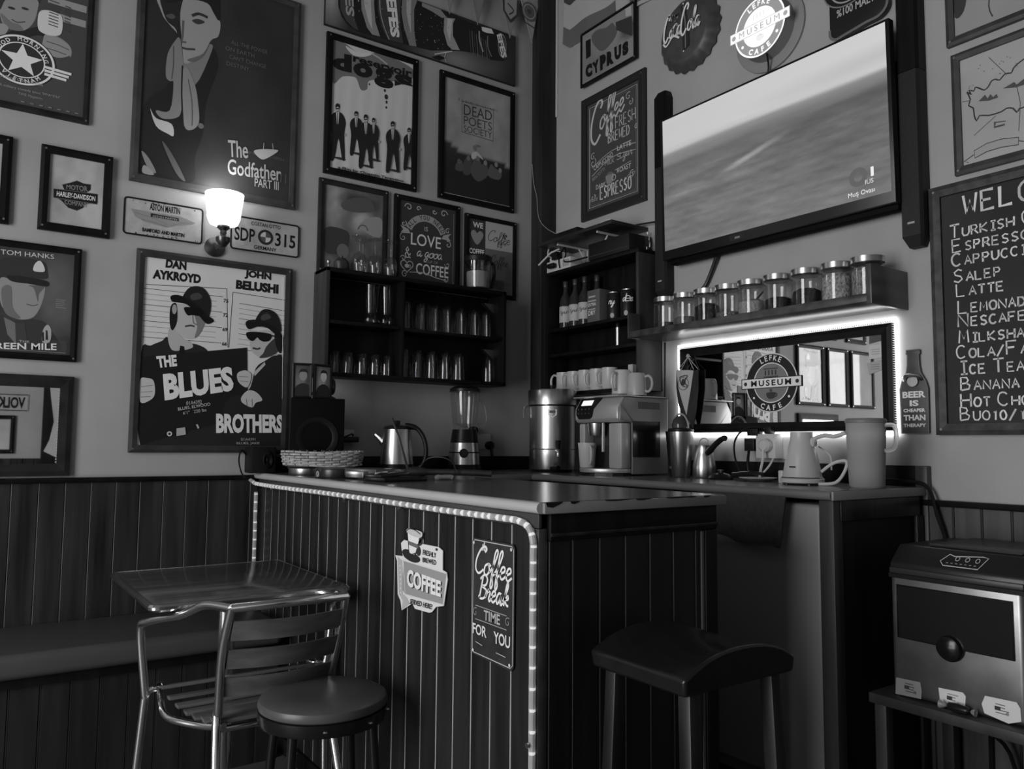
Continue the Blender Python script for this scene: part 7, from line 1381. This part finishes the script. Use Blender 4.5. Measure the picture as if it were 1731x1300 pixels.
# ================================================================ aluminium armchair with wooden slats
t = thing('cafe_armchair', 'aluminium armchair with wooden slats pushed under the table', 'chair', (-1.87, -1.1, 0))
al = chrome()
def tub(nm, pts, r=.012, sm=5): g = G(); g.tube(pts, r, 12, smooth=sm); return g.build(nm, al, t)
for s, xs in ((-1, (-2.03, -2.105, -2.165, -2.175, -2.155, -2.18)), (1, (-1.715, -1.655, -1.605, -1.595, -1.61, -1.585))):
    tub('front_leg_and_arm', [(xs[0], -1.325, .742), ((xs[0] + xs[1]) / 2, -1.21, .735), (xs[1], -1.115, .697), (xs[2], -.985, .662), (xs[3], -.945, .63), (xs[4], -.935, .45), (xs[4], -.93, .42), (xs[5], -.89, .0)])
    tub('rear_leg', [(xs[0], -1.325, .745), (xs[0] + .005 * s, -1.27, .62), (xs[0] - .005 * s, -1.215, .45), (xs[0] - .0 * s, -1.22, .41), (xs[0] + .03 * s, -1.36, .0)])
    tub('seat_rail', [(xs[4], -.93, .452), (xs[4] - .035 * s, -.93, .462), (xs[4] - .045 * s, -.90, .458), (xs[4] - .04 * s, -.95, .43), (xs[4] - .04 * s - .0, -1.05, .408), (xs[0] + .02 * s, -1.15, .402), (xs[0] - .02 * s, -1.22, .412)], .010)
tub('back_rail', [(-2.03, -1.325, .743), (-1.95, -1.352, .748), (-1.87, -1.36, .75), (-1.79, -1.35, .748), (-1.715, -1.325, .743)])
tub('cross_brace', [(-2.02, -1.20, .40), (-1.87, -1.20, .398), (-1.73, -1.20, .40)], .009)
sw = mat('chair_slat_wood', .11, .42, noise=.4, nscale=(4, 30, 30))
for z in (.680, .600, .520):
    g = G(); n = 12; vs = []
    off = -1.325 + (.742 - z) * .43
    for dd in (0, .010):
        for zz in (-.027, .027):
            for i in range(n + 1):
                u = i / n; vs.append((-2.022 + .300 * u, off - .035 * sin(pi * u) - dd + zz * -.40, z + zz))
    m = n + 1; fs = []
    for i in range(n): fs += [(i, i + 1, m + i + 1, m + i), (2 * m + i, 2 * m + i + 1, 3 * m + i + 1, 3 * m + i), (i, i + 1, 2 * m + i + 1, 2 * m + i), (m + i, m + i + 1, 3 * m + i + 1, 3 * m + i)]
    fs += [(0, m, 3 * m, 2 * m), (n, m + n, 3 * m + n, 2 * m + n)]
    g.add(vs, fs); g.build('back_slat', sw, t, smooth=50)
for k in range(7):
    y = -.925 - k * .044; z = .462 - .05 * sin(pi * min(1, (k + .5) / 9)) + (.004 if k < 1 else 0); xl, xr = -2.112 + k * .013, -1.650 - k * .012
    g = G(); g.obox(((xl + xr) / 2, y, z), ((xr - xl) / 2, 0, 0), (0, .0205, -.004 + k * .0012), (0, .001, .005)); g.build('seat_slat', sw, t, bevel=.002)

# ================================================================ round stool
c = (-1.80, -1.39, 0); t = thing('round_stool', 'low round stool with padded vinyl seat and black legs', 'stool', c)
g = G(); g.lathe([(.0005, .478), (.160, .478), (.167, .483), (.169, .492), (.165, .503), (.154, .509), (.08, .512), (.0005, .5125)], c, 48); g.build('seat_pad', mat('stool_vinyl', .085, .34, noise=.08, nscale=(9, 9, 9), bump=.05), t)
g = G(); g.lathe([(.150, .446), (.166, .446), (.168, .450), (.168, .4775), (.150, .4775)], c, 48, close=True); g.build('seat_band', mat('black_enamel', .010, .25), t, smooth=40)
g = G(); g.lathe([(.0005, .455), (.1495, .455), (.1495, .4772), (.0005, .4772)], c, 36); g.build('seat_board', black_matt(), t)
for i in range(4):
    q = radians(38 + 90 * i); g = G(); g.tube([(c[0] + .145 * cos(q), c[1] + .145 * sin(q), .4455), (c[0] + .150 * cos(q), c[1] + .150 * sin(q), .38), (c[0] + .185 * cos(q), c[1] + .185 * sin(q), .0)], .0125, 12); g.build('leg', mat('black_enamel', .010, .25), t)
g = G(); g.tube([(c[0] + .172 * cos(2 * pi * i / 36), c[1] + .172 * sin(2 * pi * i / 36), .16) for i in range(36)], .009, 8, closed=True); g.build('foot_ring', mat('black_enamel', .010, .25), t)
g = G()
for q in (250, 292, 330): g.lathe([(.0005, 0), (.006, 0), (.004, .003), (.0005, .004)], (c[0] + .169 * cos(radians(q)), c[1] + .169 * sin(radians(q)), .462), 8)
g.build('worn_studs', steel(), t)

# ================================================================ saddle stool
c = (-1.312, -2.242); t = thing('saddle_stool', 'tall black stool with curved saddle seat at the end of the bar', 'stool', (c[0], c[1], 0))
g = G(); nx, ny = 14, 12; vs = []; hw, hl = .172, .138
def sz(u, v): return .728 + (1 - abs(u) ** 2.4) * (.018 + .026 * v * v) - .02 * max(0, abs(v) - .88)
for j in range(ny + 1):
    for i in range(nx + 1): u, v = 2 * i / nx - 1, 2 * j / ny - 1; vs.append((c[0] + hw * u, c[1] + hl * v, sz(u, v)))
for j in range(ny + 1):
    for i in range(nx + 1): u, v = 2 * i / nx - 1, 2 * j / ny - 1; vs.append((c[0] + hw * u * .97, c[1] + hl * v * .97, .692))
m = nx + 1; N = m * (ny + 1); fs = [(j * m + i, j * m + i + 1, (j + 1) * m + i + 1, (j + 1) * m + i) for j in range(ny) for i in range(nx)]; fs += [tuple(N + q for q in f) for f in fs]
for i in range(nx): fs += [(i, i + 1, N + i + 1, N + i), (ny * m + i, ny * m + i + 1, N + ny * m + i + 1, N + ny * m + i)]
for j in range(ny): fs += [(j * m, (j + 1) * m, N + (j + 1) * m, N + j * m), (j * m + nx, (j + 1) * m + nx, N + (j + 1) * m + nx, N + j * m + nx)]
g.add(vs, fs); o = g.build('saddle_seat', mat('black_leather', .012, .24, noise=.2, nscale=(30, 30, 30), bump=.12), t, smooth=70)
b = o.modifiers.new('soft_edges', 'BEVEL'); b.width = .007; b.segments = 3; b.limit_method = 'ANGLE'; b.angle_limit = radians(45)
lm = mat('worn_black_wood', .014, .4, noise=.7, nscale=(14, 14, 5))
for sx in (-1, 1):
    for sy in (-1, 1):
        g = G(); a_, b_ = Vector((c[0] + sx * .125, c[1] + sy * .105, .695)), Vector((c[0] + sx * .138, c[1] + sy * .132, 0)); w = .016
        g.add([a_ + Vector((i, j, 0)) for i, j in ((-w, -w), (w, -w), (w, w), (-w, w))] + [b_ + Vector((i, j, 0)) for i, j in ((-w, -w), (w, -w), (w, w), (-w, w))], [(0, 1, 2, 3), (4, 5, 6, 7), (0, 1, 5, 4), (1, 2, 6, 5), (2, 3, 7, 6), (3, 0, 4, 7)]); g.build('leg', lm, t, bevel=.003)
for sy in (-1, 1): g = G(); g.box(c[0] - .135, c[0] + .135, c[1] + sy * .125 - .009, c[1] + sy * .125 + .009, .26, .285); g.build('foot_rail', lm, t, bevel=.003)
for sx in (-1, 1): g = G(); g.box(c[0] + sx * .134 - .009, c[0] + sx * .134 + .009, c[1] - .118, c[1] + .118, .20, .225); g.build('foot_rail', lm, t, bevel=.003)

# ================================================================ ice machine on its stand
t = thing('ice_maker', 'steel countertop ice maker with a black top and viewing window', 'ice maker', (-.24, -2.36, .476))
X = -.425; Y0, Y1 = -2.535, -2.185; z0, z1 = .4785, .815
st = mat('stained_steel', .30, .33, .85, noise=.35, nscale=(7, 7, 7))
g = G(); g.box(X, -.06, Y0, Y1, z0, z1); g.build('body', st, t, bevel=.016, seg=4)
g = G(); g.prism([(X + .002, .8155), (X + .006, .845), (X + .06, .893), (-.06, .893), (-.06, .8155)], lambda h, d, z: (h, -d, z), -Y1 - .002, -Y0 + .002); g.build('top_housing', mat('ice_top_black', .018, .35), t, bevel=.006)
g = G(); g.box(X - .003, X + .03, Y0 - .001, Y1 + .001, .8035, .8152); g.build('dark_seam', black(), t, smooth=0)
g = G(); g.box(X - .002, X + .02, Y0, Y1, .8155, .832); g.build('grey_band', mat('grey_band', .035, .4), t, bevel=.003)
g = G(); g.box(X + .075, -.08, Y0 + .03, Y1 - .075, .8935, .901); g.build('lid', mat('lid_grey', .035, .35), t, bevel=.004)
def FI(h, d, z): return (X - d, -h, z)
wp = [(2.208, .784), (2.508, .784), (2.508, .640), (2.385, .640)] + [(2.350 + .036 * cos(q), .640 + .036 * sin(q)) for q in [-pi * i / 12 for i in range(13)]] + [(2.208, .640)]
g = G(); g.prism(wp, FI, .0005, .004); g.build('viewing_window', mat('smoked_cover', .018, .18), t, smooth=0)
g = G(); g.tube([FI(h, .004, z) for h, z in wp], .0025, 6, closed=True); g.build('window_gasket', black(), t)
g = G(); vs = []; n = 16
g.lathe([(.0005, 0), (.033, 0), (.030, -.012), (.018, -.018), (.0005, -.019)], FI(2.350, .0045, .638), 24, axis='x'); g.build('finger_pull', mat('glossy_pull', .012, .2), t)
def F2(h, d, z): k = (z - .845); return (X + .006 + k * 1.125 - d * .75, -h, z + d * .66)
a = Art(F2, .001, .12, .0003); pl = [(2.318, .862), (2.335, .880), (2.350, .876), (2.42, .882), (2.435, .880), (2.420, .852), (2.33, .852)]
a.line(pl, .0022, .3, True)
for i in range(3): a.ring(2.36 + i * .026, .871, .004, .006, .26, 14, up=i == 0)
for i in range(7): a.rect(2.335 + i * .012, .858, 2.341 + i * .012, .860, .22, up=i == 0)
a.build('control_print', printm(), t)
for nm, q, sh in (('sticker', [(2.197,0.525),(2.266,0.528),(2.269,0.506),(2.267,0.483),(2.194,0.479)], .3), ('sticker', [(2.315,0.526),(2.379,0.529),(2.386,0.521),(2.383,0.491),(2.347,0.481),(2.319,0.482)], .62), ('sticker', [(2.434,0.535),(2.509,0.538),(2.517,0.525),(2.518,0.493),(2.488,0.480),(2.431,0.490),(2.425,0.512)], .5)):
    a = Art(FI, .0015, .22, .0003); a.poly(q, sh); cx, cz = sum(p[0] for p in q) / len(q), sum(p[1] for p in q) / len(q)
    for i in range(4): a.rect(cx - .016, cz + .010 - i * .007, cx + random.uniform(.004, .016), cz + .0125 - i * .007, sh * .5, up=i == 0)
    a.rect(cx - .018, cz - .004, cx - .004, cz + .006, .12); a.ell(cx + .012, cz - .008, .004, None, sh * .6, 10); a.build(nm, printm(), t)
t = thing('wrapped_sweet', 'small shiny wrapped packet lying on the ice maker stand', 'packet', (-.45, -2.37, .4765))
g = G(); g.lathe([(.0005, -.030), (.010, -.024), (.013, 0), (.010, .024), (.0005, .030)], (-.446, -2.375, .4905), 14, axis='y'); g.build('wrapper', mat('dark_foil', .04, .2, .6), t)
g = G(); g.lathe([(.0005, .030), (.006, .034), (.012, .048), (.0005, .044)], (-.446, -2.375, .4905), 10, axis='y'); g.lathe([(.0005, -.030), (.006, -.034), (.010, -.044), (.0005, -.042)], (-.446, -2.375, .4905), 10, axis='y'); g.build('twisted_end', mat('clear_foil', .5, .2, .4), t)
t = thing('ice_maker_stand', 'dark wooden stand carrying the ice maker', 'stand', (-.24, -2.36, 0))
sd = mat('stand_wood', .045, .5, noise=.3, nscale=(20, 20, 4))
g = G(); g.box(-.465, -.04, -2.70, -2.135, .448, .4762); g.build('top', sd, t, bevel=.003)
for x in (-.44, -.07):
    for y in (-2.165, -2.67): g = G(); g.box(x - .017, x + .017, y - .017, y + .017, 0, .4475); g.build('leg', sd, t, bevel=.002)
g = G(); g.tube([(-.40, -2.43, .12), (-.10, -2.30, .44)], .008, 6); g.build('brace', black(), t)
g = G(); g.tube([(-.20, -2.26, .447), (-.12, -2.28, .36), (-.06, -2.33, .28), (-.05, -2.36, .10)], .006, 8, smooth=4); g.build('power_lead', black(), t)

# ================================================================ things behind the camera that the mirrors show
t = thing('number_plate', 'large car-name plate seen reversed in the low framed mirror', 'number plate', FR(2.4, 0, 1.44), None)
g = G(); g.prism([(2.105, 1.44), (2.68, 1.44), (2.68, 1.595), (2.105, 1.595)], FR, .001, .006); g.build('plate', mat('plate_enamel', .45), t, smooth=0)
a = Art(FR, .0065, .3); a.line([(2.112, 1.447), (2.673, 1.447), (2.673, 1.588), (2.112, 1.588)], .009, .1, True); a.text('VOLKSWAGEN', 2.13, 1.465, 2.655, 1.568, .03, .04); a.build('lettering', printm(), t)
def art_glow(a, x0, z0, x1, z1): a.grid(x0, z0, x1, z1, 6, 6, lambda u, v: .42 + .06 * noise2(u, v))
poster('framed_picture', 'pale picture in dark frame seen below the reversed plate in the low mirror', FR, 2.20, 1.06, 2.62, 1.40, .035, .02, fm=wood_black(), art=art_glow, cat='picture')
t = thing('curtain', 'white tied-back curtain on a dark door, seen in the low mirror', 'curtain', FR(1.9, .04, 1.05))
g = G(); g.prism([(1.83, 2.1), (1.97, 2.1), (1.96, 1.8), (1.93, 1.55), (1.90, 1.35), (1.93, 1.18), (1.97, 1.08), (1.86, 1.02), (1.82, 1.2), (1.83, 1.6)], lambda h, d, z: FR(h, .045 + d + .01 * sin(h * 60), z), 0, .012); g.build('cloth', mat('white_curtain', .6, .9), t, smooth=0)
